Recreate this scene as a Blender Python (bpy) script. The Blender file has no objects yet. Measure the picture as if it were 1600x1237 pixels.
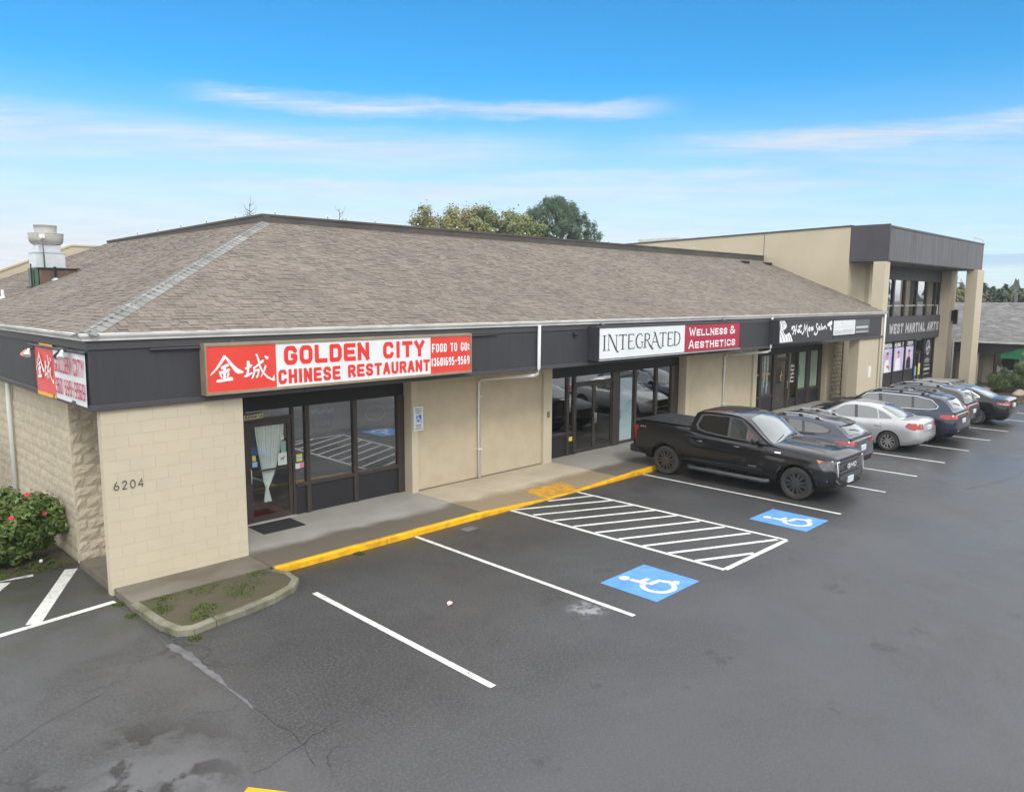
import bpy, bmesh, math, random
import numpy as np
from mathutils import Vector, Matrix, Euler
from mathutils.bvhtree import BVHTree
from mathutils.geometry import delaunay_2d_cdt
R = math.radians
scene = bpy.context.scene
col = scene.collection
random.seed(7)

# ------------------------------------------------------------------ camera
cd = bpy.data.cameras.new('camera')
cam = bpy.data.objects.new('camera', cd)
col.objects.link(cam)
RX = Vector((0.7062, -0.7080, 0.0050)); RD = Vector((-0.0880, -0.0948, -0.9916)); RF = RX.cross(RD)
RX.normalize(); RF = RX.cross(RD).normalized(); RD = RF.cross(RX)
cam.matrix_world = Matrix(((RX.x, -RD.x, -RF.x, 0), (RX.y, -RD.y, -RF.y, 0), (RX.z, -RD.z, -RF.z, 4.9), (0, 0, 0, 1)))
cd.sensor_width = 36.0
cd.lens = 1185.0 / 1600.0 * 36.0
cd.clip_start = 0.1
cd.clip_end = 9000.0
scene.camera = cam

# ------------------------------------------------------------------ world, sun, exposure
SUN_EL, SUN_AZ = 42.0, 205.0          # degrees; azimuth measured clockwise from +Y
world = bpy.data.worlds.new('World'); scene.world = world; world.use_nodes = True
def build_world():
    nt = world.node_tree; N = nt.nodes; L = nt.links
    for n in list(N): N.remove(n)
    def nd(t, **k):
        n = N.new(t)
        for a, v in k.items(): setattr(n, a, v)
        return n
    def mth(op, a, b=None, c=None, clamp=False):
        n = nd('ShaderNodeMath', operation=op, use_clamp=clamp)
        for i, v in enumerate((a, b, c)):
            if v is None: continue
            if isinstance(v, (int, float)): n.inputs[i].default_value = v
            else: L.new(v, n.inputs[i])
        return n.outputs[0]
    def mixc(f, a, b):
        n = nd('ShaderNodeMix', data_type='RGBA')
        for i, v in ((0, f), (6, a), (7, b)):
            if isinstance(v, (int, float)): n.inputs[i].default_value = v
            elif isinstance(v, tuple): n.inputs[i].default_value = v
            else: L.new(v, n.inputs[i])
        return n.outputs[2]
    sky = nd('ShaderNodeTexSky', sky_type='NISHITA', sun_disc=False)
    sky.sun_elevation = R(SUN_EL); sky.sun_rotation = R(SUN_AZ)
    sky.altitude = 60; sky.air_density = 1.0; sky.dust_density = 0.3; sky.ozone_density = 4.0
    hs = nd('ShaderNodeHueSaturation'); hs.inputs['Saturation'].default_value = SKY_SAT; hs.inputs['Value'].default_value = SKY_VAL
    hs.inputs['Hue'].default_value = SKY_HUE
    L.new(sky.outputs[0], hs.inputs['Color'])
    tn = nd('ShaderNodeMix', data_type='RGBA', blend_type='MULTIPLY'); tn.inputs[0].default_value = 1.0; L.new(hs.outputs[0], tn.inputs[6]); tn.inputs[7].default_value = SKY_TINT
    tc = nd('ShaderNodeTexCoord')
    sp = nd('ShaderNodeSeparateXYZ'); L.new(tc.outputs['Generated'], sp.inputs[0])
    z = sp.outputs[2]
    # project the view direction on a high flat cloud layer
    zc = mth('MAXIMUM', z, 0.02)
    inv = mth('DIVIDE', 1.0, mth('ADD', zc, 0.03))
    px = mth('MULTIPLY', sp.outputs[0], inv); py = mth('MULTIPLY', sp.outputs[1], inv)
    # cloud axes: u across the view (right), v away from the camera
    u = mth('ADD', mth('MULTIPLY', px, 0.7071), mth('MULTIPLY', py, -0.7071))
    v = mth('ADD', mth('MULTIPLY', px, 0.7071), mth('MULTIPLY', py, 0.7071))
    def noise(su, sv, scale, det, rough, off, dist=0.0):
        cb = nd('ShaderNodeCombineXYZ')
        L.new(mth('MULTIPLY', u, su), cb.inputs[0]); L.new(mth('MULTIPLY', v, sv), cb.inputs[1]); cb.inputs[2].default_value = off
        n = nd('ShaderNodeTexNoise'); n.inputs['Scale'].default_value = scale; n.inputs['Detail'].default_value = det
        n.inputs['Roughness'].default_value = rough; n.inputs['Distortion'].default_value = dist
        L.new(cb.outputs[0], n.inputs['Vector'])
        return n.outputs[0]
    def ramp(val, a, b):
        n = nd('ShaderNodeMapRange', interpolation_type='SMOOTHSTEP'); n.inputs[1].default_value = a; n.inputs[2].default_value = b
        L.new(val, n.inputs[0]); return n.outputs[0]
    streaks = ramp(noise(0.22, 1.0, 1.0, 7, 0.55, 3.7, 0.35), 0.47, 0.62)      # long cirrus streaks
    fine = ramp(noise(0.5, 2.2, 1.7, 6, 0.6, 9.1, 0.5), 0.45, 0.75)
    low = mth('SUBTRACT', 1.0, ramp(z, 0.145, 0.245))                           # streaks thin out higher up
    cir = mth('MULTIPLY', mth('MULTIPLY', streaks, low), mth('ADD', 0.62, mth('MULTIPLY', fine, 0.3)))
    # one narrow streak and a broad low veil of thin cloud
    wob = mth('MULTIPLY', mth('SUBTRACT', noise(0.9, 0.9, 1.8, 8, 0.66, 5.5), 0.5), 0.034)
    az = mth('DIVIDE', mth('SUBTRACT', mth('MULTIPLY', sp.outputs[0], 0.7071), mth('MULTIPLY', sp.outputs[1], 0.7071)),
             mth('MAXIMUM', mth('ADD', mth('MULTIPLY', sp.outputs[0], 0.7071), mth('MULTIPLY', sp.outputs[1], 0.7071)), 0.05))
    wisp = mth('ADD', 0.34, mth('MULTIPLY', ramp(noise(0.35, 1.5, 3.2, 8, 0.68, 4.4, 0.6), 0.30, 0.66), 0.78))
    def streak(z0, w, a0, a1, soft, amp):
        d = mth('ABSOLUTE', mth('DIVIDE', mth('SUBTRACT', mth('ADD', z, wob), z0), w))
        prof = mth('SUBTRACT', 1.0, ramp(d, 0.0, 1.0))
        side = mth('MULTIPLY', ramp(az, a0, a0 + soft), mth('SUBTRACT', 1.0, ramp(az, a1 - soft, a1)))
        return mth('MULTIPLY', mth('MULTIPLY', mth('MULTIPLY', prof, side), amp), wisp)
    s1 = streak(0.228, 0.015, -0.46, 0.24, 0.14, 0.70)
    s2 = streak(0.184, 0.020, 0.12, 0.95, 0.26, 0.78)
    s3 = streak(0.180, 0.032, -0.95, 0.12, 0.30, 0.62)
    s4 = streak(0.134, 0.015, -0.55, 0.62, 0.35, 0.50)
    s5 = streak(0.150, 0.010, -0.10, 0.42, 0.12, 0.45)
    veil = mth('MULTIPLY', mth('SUBTRACT', 1.0, ramp(z, 0.03, 0.27)), mth('SUBTRACT', 0.98, mth('MULTIPLY', ramp(az, -0.15, 0.75), 0.30)))
    # overcast deck overhead: closed behind the camera and above, it opens to blue in front
    deck = mth('MULTIPLY', ramp(mth('ADD', z, mth('MULTIPLY', mth('SUBTRACT', noise(1, 1, 0.8, 5, 0.55, 1.3), 0.5), 0.30)), 0.40, 0.52),
               mth('ADD', 0.86, mth('MULTIPLY', noise(1, 1, 1.5, 5, 0.55, 7.7), 0.14)))
    back = mth('MULTIPLY', ramp(mth('ADD', mth('MULTIPLY', sp.outputs[0], -0.7071), mth('MULTIPLY', sp.outputs[1], -0.7071)), -0.785, -0.68), 0.95)
    f = mth('MULTIPLY', cir, 0.35)
    for s in (s1, s2, s3, s4, s5, veil, deck, back):
        f = mth('SUBTRACT', mth('ADD', f, s), mth('MULTIPLY', f, s))            # screen
    f = mth('MINIMUM', f, 0.985)
    shade = noise(1.1, 1.1, 1.3, 5, 0.55, 2.2)
    cshade = mixc(ramp(shade, 0.3, 0.7), (5.9, 6.15, 6.6, 1), (6.5, 6.65, 7.0, 1))
    dshade = mixc(ramp(shade, 0.25, 0.75), (DECK * 0.86, DECK * 0.88, DECK * 0.92, 1), (DECK, DECK, DECK, 1))
    ccol = mixc(mth('MAXIMUM', deck, back), cshade, dshade)
    # hazy blue band of far hills' air low on the right-hand horizon lies between cloud layers
    c = mixc(f, tn.outputs[2], ccol)
    bank = mth('MULTIPLY', mth('MULTIPLY', ramp(mth('ADD', z, mth('MULTIPLY', wob, 0.12)), 0.033, 0.041), mth('SUBTRACT', 1.0, ramp(mth('ADD', z, mth('MULTIPLY', wob, 0.12)), 0.0485, 0.0505))), ramp(az, 0.25, 0.5))
    c = mixc(mth('MULTIPLY', bank, 0.85), c, (3.7, 5.15, 6.7, 1))                  # long blue-grey bank low in the distance
    bg = nd('ShaderNodeBackground'); bg.inputs['Strength'].default_value = 0.1
    L.new(c, bg.inputs['Color'])
    out = nd('ShaderNodeOutputWorld'); L.new(bg.outputs[0], out.inputs['Surface'])
SKY_SAT, SKY_VAL, SKY_HUE, DECK = 1.12, 1.22, 0.496, 15.8
SKY_TINT = (0.34, 0.95, 1.12, 1)
build_world()

sd = bpy.data.lights.new('sun', 'SUN'); sd.energy = 1.1; sd.angle = R(14); sd.color = (1.0, 0.965, 0.91)
sun = bpy.data.objects.new('sun', sd); col.objects.link(sun)
_d = Vector((math.sin(R(SUN_AZ)) * math.cos(R(SUN_EL)), math.cos(R(SUN_AZ)) * math.cos(R(SUN_EL)), math.sin(R(SUN_EL))))
sun.rotation_euler = _d.to_track_quat('Z', 'Y').to_euler()
sun.location = (0, 0, 60)

vs = scene.view_settings
vs.view_transform = 'Standard'; vs.look = 'None'; vs.gamma = 1.0; vs.use_curve_mapping = False
vs.exposure = 0.42
scene.cycles.max_bounces = 6; scene.cycles.transparent_max_bounces = 12
scene.cycles.use_denoising = True

# ------------------------------------------------------------------ helpers: materials
MATS = {}
def mat(name, a, b=None, scale=3.0, detail=5, rough=0.75, rough2=None, metal=0.0, spec=0.4, bump=None, coat=0.0, contrast=(0.35, 0.65), stretch=None, tone=0.0, grime=None, coat_rough=0.05, ior=1.5, wear=None):
    """Base colour a..b mixed by world-space noise; bump=(scale, strength, distance); tone = spread of lightness per piece; grime=(scale, amount)."""
    if name in MATS: return MATS[name]
    m = bpy.data.materials.new(name); m.use_nodes = True
    nt = m.node_tree; N = nt.nodes; L = nt.links
    p = N['Principled BSDF']
    p.inputs['Roughness'].default_value = rough; p.inputs['Metallic'].default_value = metal
    p.inputs['Specular IOR Level'].default_value = spec; p.inputs['IOR'].default_value = ior
    if coat: p.inputs['Coat Weight'].default_value = coat; p.inputs['Coat Roughness'].default_value = coat_rough
    geo = N.new('ShaderNodeNewGeometry'); pos = geo.outputs['Position']
    if stretch:
        mp = N.new('ShaderNodeMapping'); mp.inputs['Scale'].default_value = stretch; L.new(pos, mp.inputs['Vector']); pos = mp.outputs[0]
    c4 = lambda c: (c[0], c[1], c[2], 1.0)
    if b is None and not tone and not grime:
        p.inputs['Base Color'].default_value = c4(a)
    else:
        if b is None: b = a
        n = N.new('ShaderNodeTexNoise'); n.inputs['Scale'].default_value = scale; n.inputs['Detail'].default_value = detail; n.inputs['Roughness'].default_value = 0.6
        L.new(pos, n.inputs['Vector'])
        r = N.new('ShaderNodeMapRange'); r.inputs[1].default_value = contrast[0]; r.inputs[2].default_value = contrast[1]
        L.new(n.outputs[0], r.inputs[0])
        mx = N.new('ShaderNodeMix'); mx.data_type = 'RGBA'; L.new(r.outputs[0], mx.inputs[0])
        mx.inputs[6].default_value = c4(a); mx.inputs[7].default_value = c4(b)
        c = mx.outputs[2]
        if rough2 is not None:
            rr = N.new('ShaderNodeMapRange'); rr.inputs[3].default_value = rough; rr.inputs[4].default_value = rough2
            L.new(r.outputs[0], rr.inputs[0]); L.new(rr.outputs[0], p.inputs['Roughness'])
        if grime:
            g = N.new('ShaderNodeTexNoise'); g.inputs['Scale'].default_value = grime[0]; g.inputs['Detail'].default_value = 4
            L.new(pos, g.inputs['Vector'])
            gr = N.new('ShaderNodeMapRange'); gr.inputs[1].default_value = 0.42; gr.inputs[2].default_value = 0.68
            gr.inputs[3].default_value = 1.0; gr.inputs[4].default_value = 1.0 - grime[1]
            L.new(g.outputs[0], gr.inputs[0])
            hv = N.new('ShaderNodeHueSaturation'); L.new(c, hv.inputs['Color']); L.new(gr.outputs[0], hv.inputs['Value']); c = hv.outputs[0]
        if wear:
            w1 = N.new('ShaderNodeTexNoise'); w1.inputs['Scale'].default_value = wear[0]; w1.inputs['Detail'].default_value = 8; w1.inputs['Roughness'].default_value = 0.75; L.new(pos, w1.inputs['Vector'])
            wr_ = N.new('ShaderNodeMapRange'); wr_.inputs[1].default_value = wear[1]; wr_.inputs[2].default_value = wear[1] + 0.05; wr_.inputs[4].default_value = 0.85; L.new(w1.outputs[0], wr_.inputs[0])
            wm = N.new('ShaderNodeMix'); wm.data_type = 'RGBA'; L.new(wr_.outputs[0], wm.inputs[0]); L.new(c, wm.inputs[6]); wm.inputs[7].default_value = c4(wear[2]); c = wm.outputs[2]
        if tone:
            at = N.new('ShaderNodeAttribute'); at.attribute_name = 'tone'
            oi = N.new('ShaderNodeObjectInfo')
            ad = N.new('ShaderNodeMath'); ad.operation = 'MULTIPLY_ADD'
            L.new(at.outputs['Fac'], ad.inputs[0]); ad.inputs[1].default_value = 2 * tone; ad.inputs[2].default_value = 1 - tone
            hv = N.new('ShaderNodeHueSaturation'); L.new(c, hv.inputs['Color']); L.new(ad.outputs[0], hv.inputs['Value']); c = hv.outputs[0]
        L.new(c, p.inputs['Base Color'])
    if bump:
        n = N.new('ShaderNodeTexNoise'); n.inputs['Scale'].default_value = bump[0]; n.inputs['Detail'].default_value = 6
        L.new(pos, n.inputs['Vector'])
        bm = N.new('ShaderNodeBump'); bm.inputs['Strength'].default_value = bump[1]; bm.inputs['Distance'].default_value = bump[2]
        L.new(n.outputs[0], bm.inputs['Height']); L.new(bm.outputs[0], p.inputs['Normal'])
    MATS[name] = m
    return m

def glass_mat(name, tint, refl=0.10, rough=0.0):
    if name in MATS: return MATS[name]
    m = bpy.data.materials.new(name); m.use_nodes = True
    nt = m.node_tree; N = nt.nodes; L = nt.links
    for n in list(N): N.remove(n)
    out = N.new('ShaderNodeOutputMaterial'); mx = N.new('ShaderNodeMixShader'); tr = N.new('ShaderNodeBsdfTransparent'); gl = N.new('ShaderNodeBsdfGlossy')
    fr = N.new('ShaderNodeFresnel'); fr.inputs['IOR'].default_value = 1.5
    ma = N.new('ShaderNodeMath'); ma.operation = 'MULTIPLY_ADD'; ma.use_clamp = True; ma.inputs[1].default_value = 1.6; ma.inputs[2].default_value = refl
    geo = N.new('ShaderNodeNewGeometry'); bf = N.new('ShaderNodeMath'); bf.operation = 'SUBTRACT'; bf.inputs[0].default_value = 1.0; L.new(geo.outputs['Backfacing'], bf.inputs[1])
    mu = N.new('ShaderNodeMath'); mu.operation = 'MULTIPLY'; L.new(ma.outputs[0], mu.inputs[0]); L.new(bf.outputs[0], mu.inputs[1])
    L.new(fr.outputs[0], ma.inputs[0]); L.new(mu.outputs[0], mx.inputs[0])
    tr.inputs['Color'].default_value = (*tint, 1); gl.inputs['Roughness'].default_value = rough; gl.inputs['Color'].default_value = (0.95, 0.97, 0.97, 1)
    L.new(tr.outputs[0], mx.inputs[1]); L.new(gl.outputs[0], mx.inputs[2]); L.new(mx.outputs[0], out.inputs['Surface'])
    MATS[name] = m
    return m

# ------------------------------------------------------------------ helpers: objects
def put(o, parent=None):
    col.objects.link(o)
    if parent is not None: o.parent = parent
    return o
def mesh_obj(name, verts, faces, m=None, parent=None, smooth=False, mats=None, fmat=None, angle=None):
    me = bpy.data.meshes.new(name)
    me.from_pydata([tuple(v) for v in verts], [], faces)
    for x in (mats or ([m] if m else [])): me.materials.append(x)
    if fmat is not None: me.polygons.foreach_set('material_index', fmat)
    if smooth:
        me.polygons.foreach_set('use_smooth', [True] * len(me.polygons))
        if angle: me.set_sharp_from_angle(angle=R(angle))
    me.update()
    return put(bpy.data.objects.new(name, me), parent)
def empty(name, loc=(0, 0, 0), rz=0.0):
    o = bpy.data.objects.new(name, None); o.location = loc; o.rotation_euler = (0, 0, rz); o.empty_display_size = 0.2
    col.objects.link(o); return o
def tag(o, label=None, cat=None, group=None, kind=None):
    if label: o['label'] = label
    if cat: o['category'] = cat
    if group: o['group'] = group
    if kind: o['kind'] = kind
    return o
def copy_tree(o, parent=None):
    c = o.copy(); col.objects.link(c)
    if parent is not None: c.parent = parent
    for ch in o.children: copy_tree(ch, c)
    return c

class MB:
    def __init__(s): s.v = []; s.f = []; s.fm = []; s.k = 0
    def add(s, verts, faces):
        n = len(s.v); s.v += [tuple(v) for v in verts]; s.f += [tuple(i + n for i in f) for f in faces]; s.fm += [s.k] * len(faces); return s
    def box(s, x0, x1, y0, y1, z0, z1):
        return s.add([(x0, y0, z0), (x1, y0, z0), (x1, y1, z0), (x0, y1, z0), (x0, y0, z1), (x1, y0, z1), (x1, y1, z1), (x0, y1, z1)],
                     [(0, 3, 2, 1), (4, 5, 6, 7), (0, 1, 5, 4), (1, 2, 6, 5), (2, 3, 7, 6), (3, 0, 4, 7)])
    def cbox(s, x0, x1, y0, y1, z0, z1, c=0.01):
        """box with chamfered edges"""
        bm = bmesh.new(); bmesh.ops.create_cube(bm, size=1)
        for v in bm.verts:
            v.co = ((x0 + x1) / 2 + v.co.x * (x1 - x0), (y0 + y1) / 2 + v.co.y * (y1 - y0), (z0 + z1) / 2 + v.co.z * (z1 - z0))
        bmesh.ops.bevel(bm, geom=bm.edges[:], offset=c, segments=1, affect='EDGES')
        bm.verts.index_update()
        s.add([v.co[:] for v in bm.verts], [tuple(v.index for v in f.verts) for f in bm.faces]); bm.free(); return s
    def prism(s, poly, axis, a, b):
        """poly in the two other axes' plane, extruded along axis from a to b"""
        n = len(poly)
        def P(q, t):
            return (t, q[0], q[1]) if axis == 0 else (q[0], t, q[1]) if axis == 1 else (q[0], q[1], t)
        vs_ = [P(q, a) for q in poly] + [P(q, b) for q in poly]
        return s.add(vs_, [tuple(range(n)), tuple(range(2 * n - 1, n - 1, -1))] + [(i, (i + 1) % n + 0, (i + 1) % n + n, i + n) for i in range(n)])
    def tube(s, pts, r, n=8, caps=True):
        pts = [Vector(p) for p in pts]; rings = []
        for i, p in enumerate(pts):
            t = (pts[min(i + 1, len(pts) - 1)] - pts[max(i - 1, 0)]).normalized()
            up = Vector((0, 0, 1)) if abs(t.z) < 0.9 else Vector((1, 0, 0))
            a = t.cross(up).normalized(); b = t.cross(a)
            rr = r[i] if isinstance(r, (list, tuple)) else r
            rings.append([p + (a * math.cos(2 * math.pi * k / n) + b * math.sin(2 * math.pi * k / n)) * rr for k in range(n)])
        vs_ = [v for q in rings for v in q]; fs = []
        for i in range(len(pts) - 1):
            for k in range(n):
                fs.append((i * n + k, i * n + (k + 1) % n, (i + 1) * n + (k + 1) % n, (i + 1) * n + k))
        if caps: fs += [tuple(range(n))[::-1], tuple((len(pts) - 1) * n + k for k in range(n))]
        return s.add(vs_, fs)
    def lathe(s, prof, c, n=24, axis=2):
        """prof = [(radius, height)]"""
        vs_ = []; fs = []
        for r_, h in prof:
            for k in range(n):
                a = 2 * math.pi * k / n; u, w = r_ * math.cos(a), r_ * math.sin(a)
                vs_.append((c[0] + u, c[1] + w, c[2] + h) if axis == 2 else (c[0] + u, c[1] + h, c[2] + w) if axis == 1 else (c[0] + h, c[1] + u, c[2] + w))
        for i in range(len(prof) - 1):
            for k in range(n):
                fs.append((i * n + k, i * n + (k + 1) % n, (i + 1) * n + (k + 1) % n, (i + 1) * n + k))
        return s.add(vs_, fs)
    def quad(s, a, b, c, d): return s.add([a, b, c, d], [(0, 1, 2, 3)])
    def build(s, name, m=None, parent=None, smooth=False, mats=None, angle=None):
        return mesh_obj(name, s.v, s.f, m, parent, smooth, mats, s.fm if mats else None, angle)

def box(name, x0, x1, y0, y1, z0, z1, m, parent=None, c=0.0):
    b = MB()
    if c: b.cbox(x0, x1, y0, y1, z0, z1, c)
    else: b.box(x0, x1, y0, y1, z0, z1)
    return b.build(name, m, parent)

# ------------------------------------------------------------------ helpers: lettering made of ribbons
GA = 0.26
def glyphs(a):
    O = [[(a, 0), (1 - a, 0), (1, a), (1, 1 - a), (1 - a, 1), (a, 1), (0, 1 - a), (0, a), 'c']]
    e = min(a, .17); S = [[(1, .74), (1, 1 - e), (1 - e * 1.3, 1), (e * 1.3, 1), (0, 1 - e), (0, .56 + e), (e * 1.3, .53), (1 - e * 1.3, .47), (1, .44 - e), (1, e), (1 - e * 1.3, 0), (e * 1.3, 0), (0, e), (0, .26)]]
    b = min(a, .22)
    return {
        'O': O, '0': O, 'S': S,
        'G': [[(1, .74), (1, 1 - a), (1 - a, 1), (a, 1), (0, 1 - a), (0, a), (a, 0), (1 - a, 0), (1, a), (1, .45), (.52, .45)]],
        'L': [[(0, 1), (0, 0), (1, 0)]], 'D': [[(0, 0), (1 - a, 0), (1, a), (1, 1 - a), (1 - a, 1), (0, 1), 'c']],
        'E': [[(1, 1), (0, 1), (0, 0), (1, 0)], [(0, .5), (.86, .5)]], 'F': [[(1, 1), (0, 1), (0, 0)], [(0, .5), (.8, .5)]],
        'N': [[(0, 0), (0, 1)], [(0, 1), (1, 0)], [(1, 0), (1, 1)]], 'C': [[(1, .72), (1, 1 - a), (1 - a, 1), (a, 1), (0, 1 - a), (0, a), (a, 0), (1 - a, 0), (1, a), (1, .28)]],
        'I': [[(.5, 0), (.5, 1)]], 'T': [[(0, 1), (1, 1)], [(.5, 1), (.5, 0)]], 'Y': [[(0, 1), (.5, .46), (1, 1)], [(.5, .5), (.5, 0)]],
        'H': [[(0, 0), (0, 1)], [(1, 0), (1, 1)], [(0, .5), (1, .5)]],
        'R': [[(0, 0), (0, 1), (1 - b, 1), (1, 1 - b), (1, .48 + b), (1 - b, .48), (0, .48)], [(.5, .48), (1, 0)]],
        'A': [[(0, 0), (.42, 1), (.58, 1), (1, 0)], [(.16, .3), (.84, .3)]], 'U': [[(0, 1), (0, a), (a, 0), (1 - a, 0), (1, a), (1, 1)]],
        'W': [[(0, 1), (.25, 0), (.5, .8), (.75, 0), (1, 1)]], 'M': [[(0, 0), (0, 1)], [(0, 1), (.5, .3), (1, 1)], [(1, 1), (1, 0)]],
        '(': [[(.8, 1.05), (.3, .8), (.3, .2), (.8, -.05)]], ')': [[(.2, 1.05), (.7, .8), (.7, .2), (.2, -.05)]],
        ':': [[(.5, .1), (.5, .28)], [(.5, .6), (.5, .78)]], '-': [[(.1, .5), (.9, .5)]], '.': [[(.5, 0), (.5, .1)]],
        '3': [[(0, .8), (0, 1 - b), (b, 1), (1 - b, 1), (1, 1 - b), (1, .5 + b), (1 - b, .52), (.4, .52)], [(1 - b, .5), (1, .5 - b), (1, b), (1 - b, 0), (b, 0), (0, b), (0, .2)]],
        '6': [[(.9, 1), (a, 1), (0, 1 - a), (0, a), (a, 0), (1 - a, 0), (1, a), (1, .56 - a), (1 - a, .56), (0, .56)]],
        '9': [[(.1, 0), (1 - a, 0), (1, a), (1, 1 - a), (1 - a, 1), (a, 1), (0, 1 - a), (0, .44 + a), (a, .44), (1, .44)]],
        '5': [[(1, 1), (0, 1), (0, .56), (1 - a, .58), (1, .58 - a), (1, a), (1 - a, 0), (a, 0), (0, a)]],
        '2': [[(0, .74), (0, 1 - b), (b, 1), (1 - b, 1), (1, 1 - b), (1, .62), (0, 0), (1, 0)]],
        '4': [[(.75, 0), (.75, 1), (0, .3), (1, .3)]], 'B': [[(0, .5), (0, 1), (1 - b, 1), (1 - b, .5), (0, .5), (0, 0), (1 - b, 0), (1, b), (1, .5 - b), (1 - b, .5)]],
        'X': [[(0, 0), (1, 1)], [(0, 1), (1, 0)]], 'V': [[(0, 1), (.5, 0), (1, 1)]], 'K': [[(0, 0), (0, 1)], [(1, 1), (0, .45)], [(.3, .6), (1, 0)]],
        '&': [[(1, .5), (.55, 0), (.2, 0), (0, .18), (0, .36), (.62, .72), (.62, .9), (.48, 1), (.3, 1), (.18, .88), (.2, .72), (1, 0)]],
        'P': [[(0, 0), (0, 1), (1 - b, 1), (1, 1 - b), (1, .48 + b), (1 - b, .48), (0, .48)]],
    }
NARROW = {'I': 0.42, ':': 0.42, '(': 0.5, ')': 0.5, '-': 0.8, '.': 0.4, ' ': 0.7, 'W': 1.35, 'M': 1.2}
def ribbon(pts, w):
    closed = pts[-1] == 'c'
    if closed: pts = pts[:-1]
    n = len(pts); P = [Vector((p[0], p[1])) for p in pts]; W = w if isinstance(w, (list, tuple)) else [w] * n
    left, right = [], []
    for i in range(n):
        a = P[(i - 1) % n] if closed or i > 0 else None; b = P[(i + 1) % n] if closed or i < n - 1 else None
        d1 = (P[i] - a).normalized() if a is not None else (b - P[i]).normalized()
        d2 = (b - P[i]).normalized() if b is not None else d1
        n1 = Vector((-d1.y, d1.x)); n2 = Vector((-d2.y, d2.x)); m = n1 + n2
        m = m.normalized() if m.length > 1e-6 else n1
        k = min(1.0 / max(m.dot(n1), 0.35), 1.9)
        left.append(P[i] + m * (W[i] / 2 * k)); right.append(P[i] - m * (W[i] / 2 * k))
    f = [(i, (i + 1) % n, (i + 1) % n + n, i + n) for i in range(n if closed else n - 1)]
    return left + right, f
class Ink:
    """flat marks in a plane: origin o, axes u and v, lifted along n; each stroke lies a hair above the one before"""
    def __init__(s, o, u, v, lift=0.003):
        s.o = Vector(o); s.u = Vector(u); s.w = Vector(v); s.n = s.u.cross(s.w).normalized(); s.lift = lift; s.i = 0; s.mb = MB()
    def P(s, p): return s.o + s.u * p[0] + s.w * p[1] + s.n * (s.lift + s.i * 0.00025)
    def poly(s, pts):
        q = [s.P(p) for p in pts]; area = sum(pts[i][0] * pts[(i + 1) % len(pts)][1] - pts[(i + 1) % len(pts)][0] * pts[i][1] for i in range(len(pts)))
        s.mb.add(q, [tuple(range(len(q)) if area > 0 else range(len(q) - 1, -1, -1))]); s.i = (s.i + 1) % 12; return s
    def stroke(s, pts, w):
        v_, f = ribbon(list(pts), w); s.mb.add([s.P(p) for p in v_], [t[::-1] for t in f]); s.i = (s.i + 1) % 12; return s
    def disc(s, c, r, n=16, ry=None): return s.poly([(c[0] + r * math.cos(2 * math.pi * k / n), c[1] + (ry or r) * math.sin(2 * math.pi * k / n)) for k in range(n)])
    def ring(s, c, r, w, n=20, a0=0, a1=360, ry=None):
        k = n if a1 - a0 >= 360 else n + 1
        pts = [(c[0] + r * math.cos(R(a0 + (a1 - a0) * i / n)), c[1] + (ry or r) * math.sin(R(a0 + (a1 - a0) * i / n))) for i in range(k)]
        return s.stroke(pts + (['c'] if k == n else []), w)
    def text(s, txt, x0, x1, y0, y1, w, gap=0.28, a=GA, shear=0.0, sy=None, small=None, serif=0.0):
        """fit txt into the box; w = stroke width; small = height share of the letters after each word's first"""
        H = y1 - y0; us = []; first = True
        for ch in txt:
            k = NARROW.get(ch, 1.0)
            if small and not first and ch not in ' &': k *= small * 1.04
            us.append((ch, k, 1.0 if first or not small or ch == '&' else small)); first = ch == ' '
        tot = sum(k for _, k, _ in us) + gap * (len(us) - 1)
        U = (x1 - x0) / tot; x = x0; G = glyphs(a)
        for ch, k, hs in us:
            if ch != ' ':
                cw, chh = k * U, H * hs
                for st in G[ch]:
                    q = []
                    for p in st:
                        if p == 'c': q.append('c'); continue
                        X = (w / 2 + p[0] * max(cw - w, 0)) if ch not in 'I:' else cw * p[0]; Y = w / 2 + p[1] * (chh - w)
                        if len(st) == 2 and abs(st[0][0] - st[1][0]) < 1e-6 or ch in 'LTEFHRNM' : pass
                        q.append((x + X + shear * Y, y0 + Y))
                    # square the free ends out to the letter's full height
                    if q[-1] != 'c' and len(q) == 2:
                        d = Vector(q[1]) - Vector(q[0])
                        if d.length > 1e-6:
                            d = d.normalized() * w / 2; q = [(q[0][0] - d.x, q[0][1] - d.y), (q[1][0] + d.x, q[1][1] + d.y)]
                    cl = q[-1] == 'c'; r_ = q[:-1] + [q[0]] if cl else q
                    for i_ in range(len(r_) - 1):
                        e0, e1 = Vector(r_[i_]), Vector(r_[i_ + 1])
                        if not cl and len(st) > 2 and ch in 'LEFDUTMRAWY' and (e1 - e0).length > 1e-6:
                            d = (e1 - e0).normalized() * w / 2
                            if i_ == 0: e0 = e0 - d
                            if i_ == len(r_) - 2: e1 = e1 + d
                        s.stroke([e0, e1], w)
                        if len(r_) > 2 and (cl or i_ > 0): s.disc(r_[i_], w / 2, 8)
                    if serif:
                        for e in ((q[0], q[1]), (q[-1], q[-2])) if q[-1] != 'c' else ():
                            d = Vector(e[0]) - Vector(e[1])
                            if abs(d.y) > abs(d.x) * 0.8: s.stroke([(e[0][0] - serif, e[0][1]), (e[0][0] + serif, e[0][1])], w * 0.5)
            x += (k + gap) * U
        return s
    def build(s, name, m, parent=None): return s.mb.build(name, m, parent)
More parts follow.
